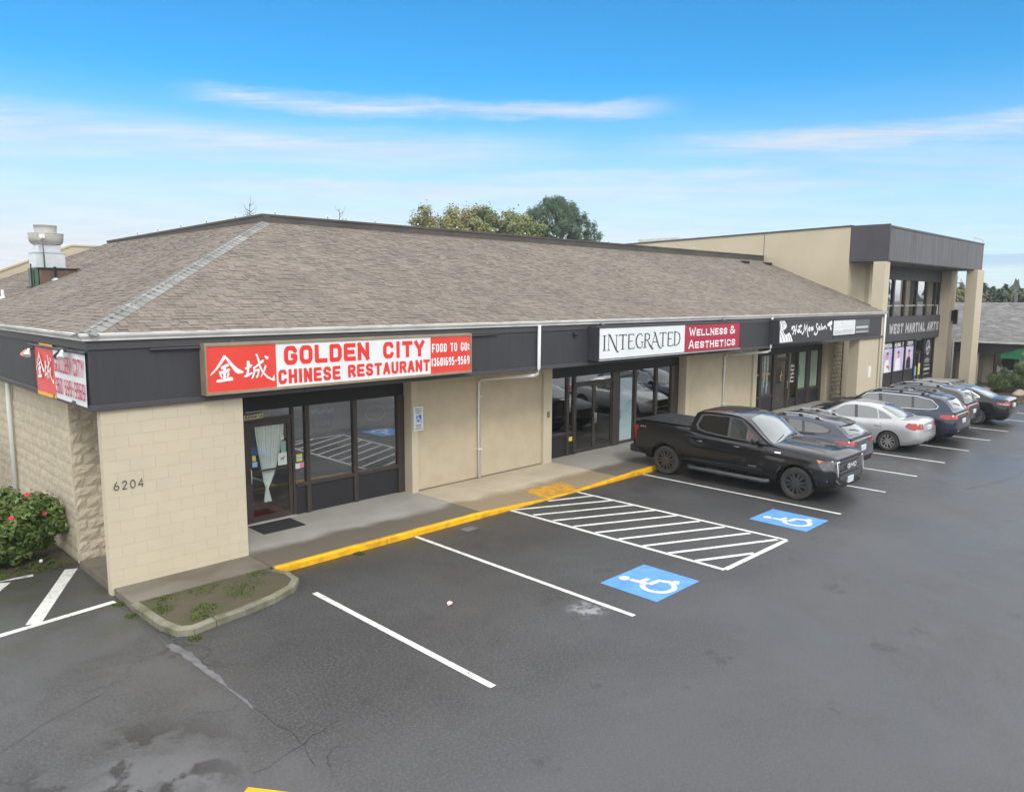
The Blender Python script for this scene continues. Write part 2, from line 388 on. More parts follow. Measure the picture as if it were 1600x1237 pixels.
# ------------------------------------------------------------------ materials of the place
def asphalt_mat():
    m = bpy.data.materials.new('asphalt'); m.use_nodes = True
    nt = m.node_tree; N = nt.nodes; L = nt.links; p = N['Principled BSDF']
    geo = N.new('ShaderNodeNewGeometry'); pos = geo.outputs['Position']
    sp = N.new('ShaderNodeSeparateXYZ'); L.new(pos, sp.inputs[0])
    def noise(scale, det=5, rough=0.6, vec=None, dist=0):
        n = N.new('ShaderNodeTexNoise'); n.inputs['Scale'].default_value = scale; n.inputs['Detail'].default_value = det; n.inputs['Roughness'].default_value = rough; n.inputs['Distortion'].default_value = dist
        L.new(vec or pos, n.inputs['Vector']); return n.outputs[0]
    def rng(v, a, b, c=0.0, d=1.0):
        n = N.new('ShaderNodeMapRange'); n.interpolation_type = 'SMOOTHSTEP'
        for i, x in ((1, a), (2, b), (3, c), (4, d)): n.inputs[i].default_value = x
        L.new(v, n.inputs[0]); return n.outputs[0]
    def mth(op, a, b):
        n = N.new('ShaderNodeMath'); n.operation = op
        for i, v in enumerate((a, b)):
            if isinstance(v, (int, float)): n.inputs[i].default_value = v
            else: L.new(v, n.inputs[i])
        return n.outputs[0]
    def mix(f, a, b):
        n = N.new('ShaderNodeMix'); n.data_type = 'RGBA'
        for i, v in ((0, f), (6, a), (7, b)):
            if isinstance(v, (int, float)): n.inputs[i].default_value = v
            elif isinstance(v, tuple): n.inputs[i].default_value = (*v, 1)
            else: L.new(v, n.inputs[i])
        return n.outputs[2]
    c = mix(rng(noise(0.45, 6, 0.62), 0.35, 0.68), (0.027, 0.0275, 0.029), (0.045, 0.0455, 0.047))
    c = mix(rng(noise(26, 5, 0.8), 0.42, 0.72), c, (0.098, 0.097, 0.094))
    lane = mth('ADD', rng(mth('ADD', sp.outputs[1], mth('MULTIPLY', noise(0.5, 4), 2.4)), 8.6, 5.6), 0.0)   # lane worn paler; shading of the bays near the shops also painted in
    c = mix(mth('MULTIPLY', lane, mth('ADD', 0.30, mth('MULTIPLY', noise(0.35, 6, 0.7), 0.5))), c, (0.082, 0.083, 0.085))
    drip = mth('MULTIPLY', rng(noise(1.3, 4, 0.55), 0.62, 0.70), rng(noise(6, 4, 0.6), 0.40, 0.55))
    c = mix(mth('MULTIPLY', drip, 0.45), c, (0.022, 0.021, 0.020))                      # aggregate grains
    c = mix(rng(noise(130, 2, 0.6), 0.62, 0.72, 0, 0.8), c, (0.22, 0.215, 0.205))              # lighter stones
    # older, greyer pavement on the near left of the crack seal
    old = mth('MULTIPLY', rng(mth('ADD', sp.outputs[0], mth('MULTIPLY', noise(1.5), 0.3)), 4.15, 3.75), rng(noise(1.1, 6, 0.65, dist=0.6), 0.35, 0.62, 0.35, 1.0))
    c = mix(mth('MULTIPLY', old, 0.50), c, (0.092, 0.093, 0.095))
    # damp, blotchy stain close to the camera
    def blob(x, y, r):
        d = N.new('ShaderNodeVectorMath'); d.operation = 'DISTANCE'; L.new(pos, d.inputs[0]); d.inputs[1].default_value = (x, y, 0); return rng(d.outputs[1 if False else 'Value'], r, r * 0.35)
    wet = mth('MULTIPLY', blob(2.15, 7.75, 1.7), rng(noise(1.7, 6, 0.6, dist=0.25), 0.50, 0.58))
    pale = mth('MULTIPLY', blob(2.35, 7.45, 1.15), rng(noise(1.4, 6, 0.62, dist=0.3), 0.42, 0.54))
    c = mix(mth('MULTIPLY', pale, 0.55), c, (0.135, 0.137, 0.142))
    c = mix(mth('MULTIPLY', wet, 0.85), c, (0.022, 0.021, 0.021))
    dust = mth('MULTIPLY', blob(9.0, 7.25, 0.42), rng(noise(4.5, 5, 0.65), 0.42, 0.6))
    c = mix(mth('MULTIPLY', dust, 0.75), c, (0.30, 0.31, 0.33))
    # moss and dirt along the kerb foot
    kerb = mth('MULTIPLY', rng(sp.outputs[1], 11.2, 12.0), rng(noise(1.6, 5, 0.6), 0.40, 0.62))
    kerb = mth('MULTIPLY', kerb, rng(sp.outputs[0], 17.0, 9.0))
    c = mix(mth('MULTIPLY', kerb, 0.45), c, (0.052, 0.058, 0.022))
    # cracks
    vo = N.new('ShaderNodeTexVoronoi'); vo.feature = 'DISTANCE_TO_EDGE'; vo.inputs['Scale'].default_value = 0.42
    wv = N.new('ShaderNodeVectorMath'); wv.operation = 'ADD'; L.new(pos, wv.inputs[0])
    nv = N.new('ShaderNodeTexNoise'); nv.inputs['Scale'].default_value = 1.3; nv.inputs['Detail'].default_value = 6; L.new(pos, nv.inputs['Vector'])
    sc = N.new('ShaderNodeVectorMath'); sc.operation = 'SCALE'; sc.inputs['Scale'].default_value = 1.0; L.new(nv.outputs['Color'], sc.inputs[0]); L.new(sc.outputs[0], wv.inputs[1])
    L.new(wv.outputs[0], vo.inputs['Vector'])
    crack = mth('MULTIPLY', rng(vo.outputs['Distance'], 0.011, 0.003), rng(noise(0.33, 3), 0.50, 0.60))
    near_old = mth('MAXIMUM', rng(sp.outputs[0], 4.6, 3.8), rng(sp.outputs[0], 24, 30))
    crack = mth('MULTIPLY', crack, near_old)
    c = mix(mth('MULTIPLY', crack, 0.75), c, (0.018, 0.018, 0.018))
    L.new(c, p.inputs['Base Color'])
    rr = rng(noise(0.28, 5, 0.6, dist=0.5), 0.38, 0.66, 0.40, 0.62)
    far = rng(sp.outputs[0], 14, 34, 0.0, 0.12)                                                # the far end is still wet
    rr = mth('SUBTRACT', rr, far)
    rr = mth('SUBTRACT', rr, mth('MULTIPLY', wet, 0.20))
    L.new(rr, p.inputs['Roughness']); p.inputs['Specular IOR Level'].default_value = 0.40
    bm = N.new('ShaderNodeBump'); bm.inputs['Strength'].default_value = 0.35; bm.inputs['Distance'].default_value = 0.006
    L.new(noise(70, 4, 0.7), bm.inputs['Height']); L.new(bm.outputs[0], p.inputs['Normal'])
    MATS['asphalt'] = m; return m

def concrete_mat(name, dry, wetc, wet_line=True):
    m = bpy.data.materials.new(name); m.use_nodes = True
    nt = m.node_tree; N = nt.nodes; L = nt.links; p = N['Principled BSDF']
    geo = N.new('ShaderNodeNewGeometry'); pos = geo.outputs['Position']
    sp = N.new('ShaderNodeSeparateXYZ'); L.new(pos, sp.inputs[0])
    def noise(scale, det=5, rough=0.6):
        n = N.new('ShaderNodeTexNoise'); n.inputs['Scale'].default_value = scale; n.inputs['Detail'].default_value = det; n.inputs['Roughness'].default_value = rough
        L.new(pos, n.inputs['Vector']); return n.outputs[0]
    def rng(v, a, b, c=0.0, d=1.0):
        n = N.new('ShaderNodeMapRange'); n.interpolation_type = 'SMOOTHSTEP'
        for i, x in ((1, a), (2, b), (3, c), (4, d)): n.inputs[i].default_value = x
        L.new(v, n.inputs[0]); return n.outputs[0]
    def mix(f, a, b):
        n = N.new('ShaderNodeMix'); n.data_type = 'RGBA'
        for i, v in ((0, f), (6, a), (7, b)):
            if isinstance(v, tuple): n.inputs[i].default_value = (*v, 1)
            else: L.new(v, n.inputs[i])
        return n.outputs[2]
    c = mix(rng(noise(1.2, 6), 0.35, 0.68), tuple(x * 0.86 for x in dry), dry)
    c = mix(rng(noise(40, 3), 0.5, 0.75), c, tuple(x * 0.72 for x in dry))
    # rain-wet and algae-stained where the roof does not cover it
    ma = N.new('ShaderNodeMath'); ma.operation = 'MULTIPLY_ADD'; L.new(noise(0.9, 5), ma.inputs[0]); ma.inputs[1].default_value = 0.9; L.new(sp.outputs[1], ma.inputs[2])
    w = rng(ma.outputs[0], 13.75, 13.35, 0.0, 0.9) if wet_line else rng(noise(0.8, 5), 0.42, 0.62, 0.25, 0.75)
    c = mix(w, c, wetc)
    L.new(c, p.inputs['Base Color'])
    L.new(rng(w, 0, 1, 0.85, 0.55), p.inputs['Roughness']); p.inputs['Specular IOR Level'].default_value = 0.35
    bm = N.new('ShaderNodeBump'); bm.inputs['Strength'].default_value = 0.25; bm.inputs['Distance'].default_value = 0.004
    L.new(noise(60, 4), bm.inputs['Height']); L.new(bm.outputs[0], p.inputs['Normal'])
    MATS[name] = m; return m

asphalt_mat()
concrete_mat('concrete_grey', (0.36, 0.345, 0.315), (0.115, 0.096, 0.070))
concrete_mat('concrete_tan', (0.52, 0.45, 0.34), (0.25, 0.195, 0.115))
concrete_mat('concrete_damp', (0.21, 0.19, 0.155), (0.10, 0.082, 0.060), False)
mat('road_white', (0.70, 0.70, 0.66), (0.58, 0.58, 0.545), 6, 6, rough=0.65, bump=(60, 0.3, 0.004), grime=(4, 0.16), wear=(16, 0.565, (0.13, 0.13, 0.128)))
mat('road_yellow', (0.84, 0.46, 0.008), (0.74, 0.36, 0.006), 3, 6, rough=0.6, bump=(40, 0.35, 0.008), grime=(5, 0.30), wear=(9, 0.66, (0.16, 0.12, 0.06)))
mat('faded_yellow', (0.62, 0.31, 0.015), (0.34, 0.20, 0.05), 5, 6, rough=0.7)
mat('road_blue', (0.075, 0.255, 0.60), (0.115, 0.31, 0.64), 3, 6, rough=0.6, bump=(60, 0.3, 0.004), grime=(5, 0.14), wear=(15, 0.575, (0.10, 0.13, 0.17)))
mat('kerb_concrete', (0.24, 0.225, 0.175), (0.125, 0.125, 0.065), 2.5, 6, rough=0.85, bump=(25, 0.5, 0.01), grime=(3, 0.35))
mat('soil', (0.088, 0.070, 0.048), (0.058, 0.062, 0.024), 2.6, 6, rough=0.95, bump=(22, 0.8, 0.03))
mat('mulch', (0.075, 0.040, 0.024), (0.035, 0.020, 0.013), 12, 6, rough=0.95, bump=(30, 1.0, 0.04))
mat('moss', (0.085, 0.12, 0.018), (0.05, 0.07, 0.018), 5, 5, rough=0.95)
mat('seal_grey', (0.155, 0.158, 0.162), (0.085, 0.087, 0.09), 4, 5, rough=0.6)
mat('far_land', (0.060, 0.075, 0.032), (0.10, 0.10, 0.055), 0.02, 6, rough=0.95)
mat('cream_paint', (0.53, 0.465, 0.345), (0.508, 0.444, 0.328), 0.8, 5, rough=0.7, bump=(90, 0.25, 0.003), tone=0.018, grime=(0.7, 0.05))
mat('cream_joint', (0.53, 0.465, 0.345), rough=0.8)
mat('split_block', (0.53, 0.465, 0.35), (0.45, 0.39, 0.285), 7, 6, rough=0.9, bump=(34, 1.0, 0.022), tone=0.05)
mat('stucco', (0.50, 0.435, 0.315), (0.455, 0.39, 0.275), 2.2, 6, rough=0.9, bump=(26, 0.9, 0.02), grime=(1.0, 0.03))
mat('tan_wall', (0.50, 0.44, 0.325), (0.465, 0.405, 0.295), 0.5, 6, rough=0.8, bump=(50, 0.3, 0.006), grime=(0.4, 0.07))
mat('charcoal_siding', (0.046, 0.046, 0.051), (0.038, 0.038, 0.043), 1.5, 5, rough=0.62, bump=(40, 0.2, 0.003), stretch=(6, 6, 0.5), spec=0.35)
mat('grey_siding', (0.135, 0.135, 0.140), (0.085, 0.085, 0.092), 1.3, 5, rough=0.7, stretch=(5, 5, 0.25), bump=(20, 0.2, 0.004))
mat('charcoal_trim', (0.058, 0.057, 0.062), rough=0.55)
mat('black_header', (0.014, 0.014, 0.016), rough=0.6)
mat('bronze_frame', (0.060, 0.049, 0.043), (0.074, 0.061, 0.054), 2, 4, rough=0.42, metal=0.35)
mat('kick_panel', (0.021, 0.021, 0.025), rough=0.45)
mat('gutter_white', (0.66, 0.66, 0.64), (0.50, 0.50, 0.485), 1.2, 5, rough=0.45)
mat('spout_white', (0.74, 0.74, 0.72), rough=0.45)
mat('roof_deck', (0.13, 0.115, 0.10), rough=0.95)
mat('shingle_brown', (0.215, 0.184, 0.156), (0.178, 0.154, 0.133), 0.9, 6, rough=0.95, tone=0.13, bump=(90, 0.5, 0.004), grime=(0.25, 0.08), spec=0.15)
mat('shingle_hip', (0.27, 0.27, 0.262), (0.21, 0.21, 0.203), 1.6, 5, rough=0.95, tone=0.18, bump=(90, 0.5, 0.004), spec=0.15)
mat('shingle_grey', (0.22, 0.217, 0.212), (0.165, 0.162, 0.158), 1.2, 6, rough=0.95, tone=0.22, spec=0.15)
mat('ridge_cap', (0.060, 0.052, 0.047), (0.085, 0.074, 0.066), 1.0, 5, rough=0.7)
mat('flat_roof', (0.22, 0.22, 0.21), (0.16, 0.16, 0.155), 0.5, 5, rough=0.9)
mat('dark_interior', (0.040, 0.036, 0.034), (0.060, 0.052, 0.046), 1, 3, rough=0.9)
mat('room_wall', (0.30, 0.26, 0.22), rough=0.9)
mat('red_carpet', (0.20, 0.015, 0.018), (0.13, 0.012, 0.014), 8, 4, rough=0.95)
mat('galvanised', (0.62, 0.65, 0.68), (0.52, 0.55, 0.58), 3, 5, rough=0.38, metal=0.55)
mat('aluminium_dull', (0.55, 0.55, 0.53), (0.46, 0.46, 0.44), 3, 5, rough=0.42, metal=0.5)
mat('rust_brown', (0.16, 0.105, 0.080), (0.105, 0.072, 0.058), 3, 6, rough=0.9)
mat('black_plastic', (0.012, 0.012, 0.013), rough=0.5)
mat('white_plastic', (0.75, 0.75, 0.75), rough=0.45)
mat('sign_frame_tan', (0.30, 0.25, 0.17), (0.22, 0.185, 0.125), 3, 5, rough=0.6)
mat('sign_red', (0.72, 0.065, 0.045), (0.66, 0.055, 0.04), 1.5, 4, rough=0.35)
mat('sign_white', (0.74, 0.77, 0.77), (0.68, 0.71, 0.72), 1.2, 4, rough=0.35)
mat('letter_red', (0.72, 0.040, 0.030), rough=0.4)
mat('letter_white', (0.80, 0.80, 0.80), rough=0.45)
mat('sign_crimson', (0.38, 0.018, 0.055), rough=0.35)
mat('ink_dark', (0.045, 0.042, 0.045), rough=0.5)
mat('ink_black', (0.02, 0.02, 0.02), rough=0.5)
glass_mat('window_glass', (0.50, 0.52, 0.52), 0.22)
glass_mat('door_glass', (0.93, 0.95, 0.94), 0.03)

# ------------------------------------------------------------------ ground
def gz(x): return 0.0 if x < 38 else -0.5 * min((x - 38) / 18.0, 1.0)
g = MB()
xs = [-30, -6, 38] + [38 + 2 * i for i in range(1, 10)] + [75]
ys = [-38, 12.1, 60]
for i in range(len(xs) - 1):
    for j in range(len(ys) - 1):
        g.quad((xs[i], ys[j], gz(xs[i])), (xs[i + 1], ys[j], gz(xs[i + 1])), (xs[i + 1], ys[j + 1], gz(xs[i + 1])), (xs[i], ys[j + 1], gz(xs[i])))
lot = tag(g.build('asphalt_lot', MATS['asphalt']), 'dark damp asphalt parking lot with worn patches', None, None, 'structure')
b = MB(); b.quad((-4000, -4000, -0.9), (4000, -4000, -0.9), (4000, 4000, -0.9), (-4000, 4000, -0.9))
tag(b.build('ground', MATS['far_land']), 'green and brown land reaching to the horizon', None, None, 'structure')

def stripe(name, x0, y0, x1, y1, w=0.10, m='road_white', z=0.004, parent=lot, slant=0):
    d = Vector((x1 - x0, y1 - y0)); L_ = d.length; d.normalize(); n = Vector((-d.y, d.x)) * w / 2
    k = max(2, int(L_ / 0.5)); b = MB(); vs_ = []
    rr = random.Random(int(x0 * 100 + y0 * 7))
    for i in range(k + 1):
        p = Vector((x0, y0)) + d * L_ * i / k; j = 1 + rr.uniform(-0.05, 0.05)
        vs_ += [(p.x + n.x * j, p.y + n.y * j, gz(p.x) + z), (p.x - n.x * j, p.y - n.y * j, gz(p.x) + z)]
    b.add(vs_, [(2 * i, 2 * i + 1, 2 * i + 3, 2 * i + 2) for i in range(k)])
    return b.build(name, MATS[m], parent)
YT, YB = 12.06, 6.58
stripe('parking_stripe', 6.265, 10.86, 6.265, 6.55, 0.10)
for x in (9.32, 17.32, 20.16, 22.63, 25.15, 27.74, 30.36, 32.95, 36.2, 38.9):
    stripe('parking_stripe', x, YT if x < 17.5 else 12.0, x, YB, 0.092)
for y in (10.3, 7.9, 5.4): stripe('parking_stripe', 43.6, y, 49.5, y - 0.15, 0.11)
# hatched access aisle between the two accessible bays
AX0, AX1 = 12.10, 14.55
stripe('aisle_border', AX0, 12.06, AX0 + 0.05, 6.62, 0.10)
stripe('aisle_border', AX1 - 0.06, 12.06, AX1 + 0.07, 6.60, 0.10)
stripe('aisle_border', AX0 + 0.07, 6.62, AX1 + 0.05, 6.60, 0.105, z=0.0045)
for i in range(9):
    y = 12.04 - i * 0.60
    a, bb = (AX0 + 0.09, y), (AX1 - 0.05, y - 1.09)
    if bb[1] < 6.68: bb = (a[0] + (a[1] - 6.68) / (a[1] - bb[1]) * (bb[0] - a[0]), 6.68)
    if i == 0: stripe('aisle_hatch', 13.31, 12.02, AX1 - 0.05, 11.55, 0.10, z=0.005)
    stripe('aisle_hatch', a[0], a[1], bb[0], bb[1], 0.10, z=0.005)
# parking stripes on the near left
stripe('parking_stripe', 0.2, 12.40, 3.78, 12.78, 0.12)
stripe('parking_stripe', 2.62, 12.72, 3.72, 14.90, 0.20, z=0.0045)
stripe('parking_stripe', 1.2, 15.35, 3.15, 15.02, 0.12)
stripe('parking_stripe', 1.2, 12.6, 2.72, 14.95, 0.16, z=0.0048)
stripe('yellow_mark', 3.06, 6.79, 3.34, 6.38, 0.20, 'road_yellow', z=0.006)
# two wheelchair bay symbols
def wheelchair(o, u, v, m, lift, parent, S=1.0, name='wheelchair_figure'):
    k = Ink(o, u, v, lift); f = lambda pts: [(p[0] * S, p[1] * S) for p in pts]
    k.disc((-0.15 * S, 0.42 * S), 0.098 * S)
    k.stroke(f([(-0.13, 0.30), (-0.09, -0.03)]), 0.115 * S)
    k.stroke(f([(-0.12, 0.12), (0.12, 0.10)]), 0.085 * S)
    k.stroke(f([(-0.09, -0.06), (0.17, -0.08), (0.28, -0.36), (0.37, -0.31)]), 0.10 * S)
    k.ring((-0.05 * S, -0.22 * S), 0.27 * S, 0.095 * S, 22, 118, 340)
    return k.build(name, MATS[m], parent)
for (x0, x1, y0, y1) in ((10.02, 11.33, 6.64, 7.81), (15.44, 16.60, 6.56, 7.87)):
    b = MB(); b.quad((x0, y0, 0.004), (x1, y0, 0.004), (x1, y1, 0.004), (x0, y1, 0.004))
    sq = b.build('accessible_bay_marking', MATS['road_blue'], lot)
    # the figure reads from the bay's open end
    wheelchair(((x0 + x1) / 2 - 0.02, (y0 + y1) / 2, 0), (1.02, 0, 0), (0, 1.0, 0), 'road_white', 0.008, sq)
# crack seal band and a filled crack
b = MB(); pts = [(3.80, 10.62, .13), (3.86, 10.2, .13), (3.86, 9.6, .08), (3.88, 9.2, .09), (3.86, 8.9, .02), (3.88, 8.45, .05), (3.86, 8.2, .02)]
rr = random.Random(4); vs_ = []
N_ = 40
for i in range(N_ + 1):
    t = i / N_ * (len(pts) - 1); k = min(int(t), len(pts) - 2); f = t - k
    x, y, w = (pts[k][j] * (1 - f) + pts[k + 1][j] * f for j in range(3))
    vs_ += [(x - w / 2 * rr.uniform(.7, 1.3), y, 0.004), (x + w / 2 * rr.uniform(.7, 1.3), y, 0.004)]
b.add(vs_, [(2 * i, 2 * i + 2, 2 * i + 3, 2 * i + 1) for i in range(N_)])
b.build('crack_seal', MATS['seal_grey'], lot)
mat('under_dirt', (0.030, 0.030, 0.030), (0.05, 0.05, 0.05), 9, 4, rough=0.9)
def crack(pts, w):
    rr = random.Random(int(pts[0][0] * 50)); q = []
    for i in range(len(pts) - 1):
        for k in range(6):
            f = k / 6; q.append((pts[i][0] * (1 - f) + pts[i + 1][0] * f + rr.uniform(-.03, .03), pts[i][1] * (1 - f) + pts[i + 1][1] * f + rr.uniform(-.03, .03)))
    v_, f_ = ribbon(q, [w * rr.uniform(.2, .8) for _ in q])
    MB().add([(p[0], p[1], 0.004) for p in v_], [t[::-1] for t in f_]).build('crack_line', MATS['under_dirt'], lot)
crack([(3.87, 8.2), (3.92, 7.2), (3.8, 6.6)], 0.012); crack([(3.3, 7.0), (4.0, 7.15), (4.6, 7.35)], 0.014); crack([(1.2, 9.1), (2.0, 9.55), (2.9, 9.9)], 0.012)
crack([(2.35, 7.6), (2.45, 7.2), (2.7, 6.9)], 0.014); crack([(22.0, 5.2), (24.5, 4.6), (27, 4.7)], 0.02); crack([(27, 5.4), (28.2, 4.3), (31, 3.9)], 0.02)
# small concrete survey patch near the kerb
box('concrete_patch', 10.28, 10.62, 11.55, 11.80, 0.0, 0.012, MATS['seal_grey'], lot)

# ------------------------------------------------------------------ pavement, kerb and planter strip
YK = 12.08                                     # kerb face
def dip(x):
    return 0.10 * max(0.0, min(1.0, (x - 12.2) / 1.2, (16.4 - x) / 1.2))
pav = tag(MB().add([(3.86, 14.9, 0.02), (38, 14.9, 0.02), (38, 13.0, 0.02), (3.86, 13.0, 0.02)], [(0, 3, 2, 1)]).build('pavement', MATS['concrete_grey']), 'concrete pavement along the shop fronts', None, None, 'structure')
def slab(x0, x1, y0, y1, m, z=0.12):
    nx = max(1, int((x1 - x0) / 0.4)); ny = 4 if (dip(x0) or dip(x1) or dip((x0 + x1) / 2)) else 1
    b = MB(); vs_ = []
    for j in range(ny + 1):
        for i in range(nx + 1):
            x = x0 + (x1 - x0) * i / nx; y = y0 + (y1 - y0) * j / ny
            vs_.append((x, y, z - dip(x) * max(0, min(1, (13.35 - y) / 1.1))))
    fs = [(j * (nx + 1) + i, j * (nx + 1) + i + 1, (j + 1) * (nx + 1) + i + 1, (j + 1) * (nx + 1) + i) for j in range(ny) for i in range(nx)]
    n0 = len(vs_); edge = [i for i in range(nx + 1)] + [(j + 1) * (nx + 1) - 1 for j in range(1, ny + 1)] + [ny * (nx + 1) + i for i in range(nx - 1, -1, -1)] + [j * (nx + 1) for j in range(ny - 1, 0, -1)]
    for e in edge: vs_.append((vs_[e][0], vs_[e][1], -0.05))
    for k in range(len(edge)):
        a, c = edge[k], edge[(k + 1) % len(edge)]; fs.append((c, a, n0 + k, n0 + (k + 1) % len(edge)))
    b.add(vs_, fs); return b.build('paving_slab', MATS[m], pav)
J = 0.012
slab(3.86, 6.2 - J, 12.22, 14.88, 'concrete_damp')
slab(6.2, 11.25 - J, YK + 0.10, 14.88, 'concrete_grey')
for x0, x1 in ((11.25, 13.05), (13.05, 14.75), (14.75, 16.25)): slab(x0, x1 - J, YK + 0.10, 14.62, 'concrete_tan')
for x0, x1 in ((16.25, 20.2), (20.2, 24.2), (24.2, 28.7), (28.7, 33), (33, 38)): slab(x0, x1 - J, YK + 0.10, 14.9, 'concrete_grey')
b = MB(); b.box(38, 52, 12.9, 15.2, -0.6, 0.05); b.build('paving_slab', MATS['concrete_grey'], pav)
sz = lambda x, y: 0.12 - dip(x) * max(0, min(1, (13.35 - y) / 1.1)) + 0.007
b = MB()
for i in range(7):
    for j in range(4):
        xa, xb_, ya, yb_ = 13.35 + i * 0.2, 13.55 + i * 0.2, 12.22 + j * 0.16, 12.38 + j * 0.16
        b.quad((xa, ya, sz(xa, ya)), (xb_, ya, sz(xb_, ya)), (xb_, yb_, sz(xb_, yb_)), (xa, yb_, sz(xa, yb_)))
b.build('tactile_patch', MATS['faded_yellow'], pav)
kerb = tag(empty('kerb', (0, 0, 0)), 'yellow painted kerb along the shop pavement', None, None, 'structure')
def kerb_piece(p0, p1, w, m, h0=0.12, h1=0.12, name='kerb_stone', gap=0.012):
    """rounded kerb stone from p0 to p1 (face side is on the right of the direction), top at h"""
    p0, p1 = Vector(p0), Vector(p1); d = p1 - p0; L_ = d.length; d.normalize(); n = Vector((d.y, -d.x))
    prof = [(0.0, -0.05), (0.004, 0.80), (0.03, 0.97), (0.05, 1.0), (w - 0.02, 1.0), (w, 0.96), (w, -0.05)]
    K = max(2, int(L_ / 0.35)); b = MB(); vs_ = []; rr = random.Random(int(p0.x * 31 + p0.y * 17))
    for i in range(K + 1):
        t = (gap / 2 + (L_ - gap) * i / K); h = h0 + (h1 - h0) * i / K
        for o_, q in prof:
            j = rr.uniform(-0.003, 0.003); c = p0 + d * t - n * (o_ + j * 0.8)
            vs_.append((c.x, c.y, max(q, -0.05) * (h if q > 0 else 1) + (j if q > 0 else 0)))
    k = len(prof); fs = [(i * k + a, i * k + a + 1, (i + 1) * k + a + 1, (i + 1) * k + a) for i in range(K) for a in range(k - 1)]
    fs += [tuple(range(k))[::-1], tuple(K * k + a for a in range(k))]
    return b.add(vs_, fs).build(name, MATS[m], kerb, smooth=True, angle=35)
hk = lambda x: 0.125 - dip(x)
x = 6.22
while x < 38:
    x2 = min(x + (1.2 if 11.5 < x < 17 else 2.4), 38); m_ = 'road_yellow' if x < 19 else 'kerb_concrete'
    kerb_piece((x, YK), (x2, YK), 0.118, m_, hk(x), hk(x2)); x = x2
arc = [(6.20, 12.10), (6.34, 11.80), (6.30, 11.42), (6.05, 11.12), (5.62, 10.93), (5.05, 10.80), (4.55, 10.74), (4.18, 10.66), (3.98, 10.78), (3.88, 11.2), (3.86, 11.8), (3.84, 12.25)]
for i in range(len(arc) - 1): kerb_piece(arc[i + 1], arc[i], 0.125, 'kerb_concrete', 0.115, 0.115, gap=0.006 if i % 3 else 0.02)
b = MB(); inner = [(3.9, 12.24), (6.18, 12.24)] + [(p[0] + (5.1 - p[0]) * 0.05, p[1] + (11.7 - p[1]) * 0.06) for p in arc[:-1]]
b.add([(p[0], p[1], 0.10) for p in inner], [tuple(range(len(inner)))[::-1]])
tag(b.build('planter_soil', MATS['soil']), 'bare brown soil of the kerbed planter strip', None, None, 'structure')
# soil bed beside the left wall
b = MB(); b.box(-6, 3.86, 15.1, 40, -0.3, 0.05); tag(b.build('soil_bed', MATS['soil']), 'dark planting bed against the left wall', None, None, 'structure')
# moss tufts and grass on the strip and along the kerbs
def tuft_field(name, spots, n, label, m, hgt=0.05, seed=1):
    rr = random.Random(seed); b = MB()
    for _ in range(n):
        sx, sy, sr, sz = rr.choice(spots); a = rr.uniform(0, 6.28); q = sr * rr.random() ** 0.7
        x_, y_ = sx + math.cos(a) * q, sy + math.sin(a) * q; t = rr.uniform(0, 6.28); h = hgt * rr.uniform(.3, 1.2) * (1.2 - q / sr * 0.6); w = rr.uniform(.008, .02)
        dx, dy = math.cos(t) * w, math.sin(t) * w; lx, ly = rr.uniform(-.03, .03), rr.uniform(-.03, .03)
        b.add([(x_ - dx, y_ - dy, sz), (x_ + dx, y_ + dy, sz), (x_ + lx + dx * .4, y_ + ly + dy * .4, sz + h)], [(0, 1, 2)])
    return tag(b.build(name, MATS[m]), label, None, None, 'stuff')
spots = [(5.45, 11.75, .35, .10), (5.3, 11.45, .25, .10), (4.6, 11.3, .2, .10), (4.45, 11.0, .2, .10), (4.1, 11.7, .2, .10), (4.3, 12.1, .25, .10), (4.9, 12.1, .3, .10), (5.9, 12.1, .2, .10), (3.78, 12.0, .12, .0), (3.8, 12.6, .1, 0), (4.15, 10.55, .1, 0), (6.4, 12.0, .1, 0), (7.9, 12.02, .12, 0)]
tuft_field('moss_tufts', spots, 2200, 'bright green moss and weeds on the planter soil', 'moss', 0.028)
spots2 = [(x_ * 0.3, 15.12, 0.16, 0.05) for x_ in range(4, 13)]
tuft_field('grass_edge', spots2, 900, 'mossy grass edge of the left planting bed', 'moss', 0.04, 3)
# red and white wrapper lying in the bay
b = MB(); b.add([(7.49, 8.88, .010), (7.545, 8.845, .035), (7.57, 8.90, .015), (7.52, 8.94, .04), (7.63, 8.925, .02), (7.605, 8.975, .04)], [(0, 1, 2), (0, 2, 3), (2, 4, 3), (3, 4, 5), (1, 4, 2)])
mat('wrapper_red', (0.70, 0.18, 0.16), (0.80, 0.75, 0.72), 22, 2, rough=0.5)
tag(b.build('wrapper', MATS['wrapper_red']), 'crumpled red and white wrapper lying on the asphalt', 'litter')
b = MB(); b.lathe([(0.0, 0.07), (0.025, 0.062), (0.035, 0.035), (0.025, 0.008), (0, 0)], (3.38, 15.45, 0.06), 10)
tag(b.build('litter_ball', MATS['white_plastic'], smooth=True), 'small white ball of litter in the bed beneath the shrub', 'litter')
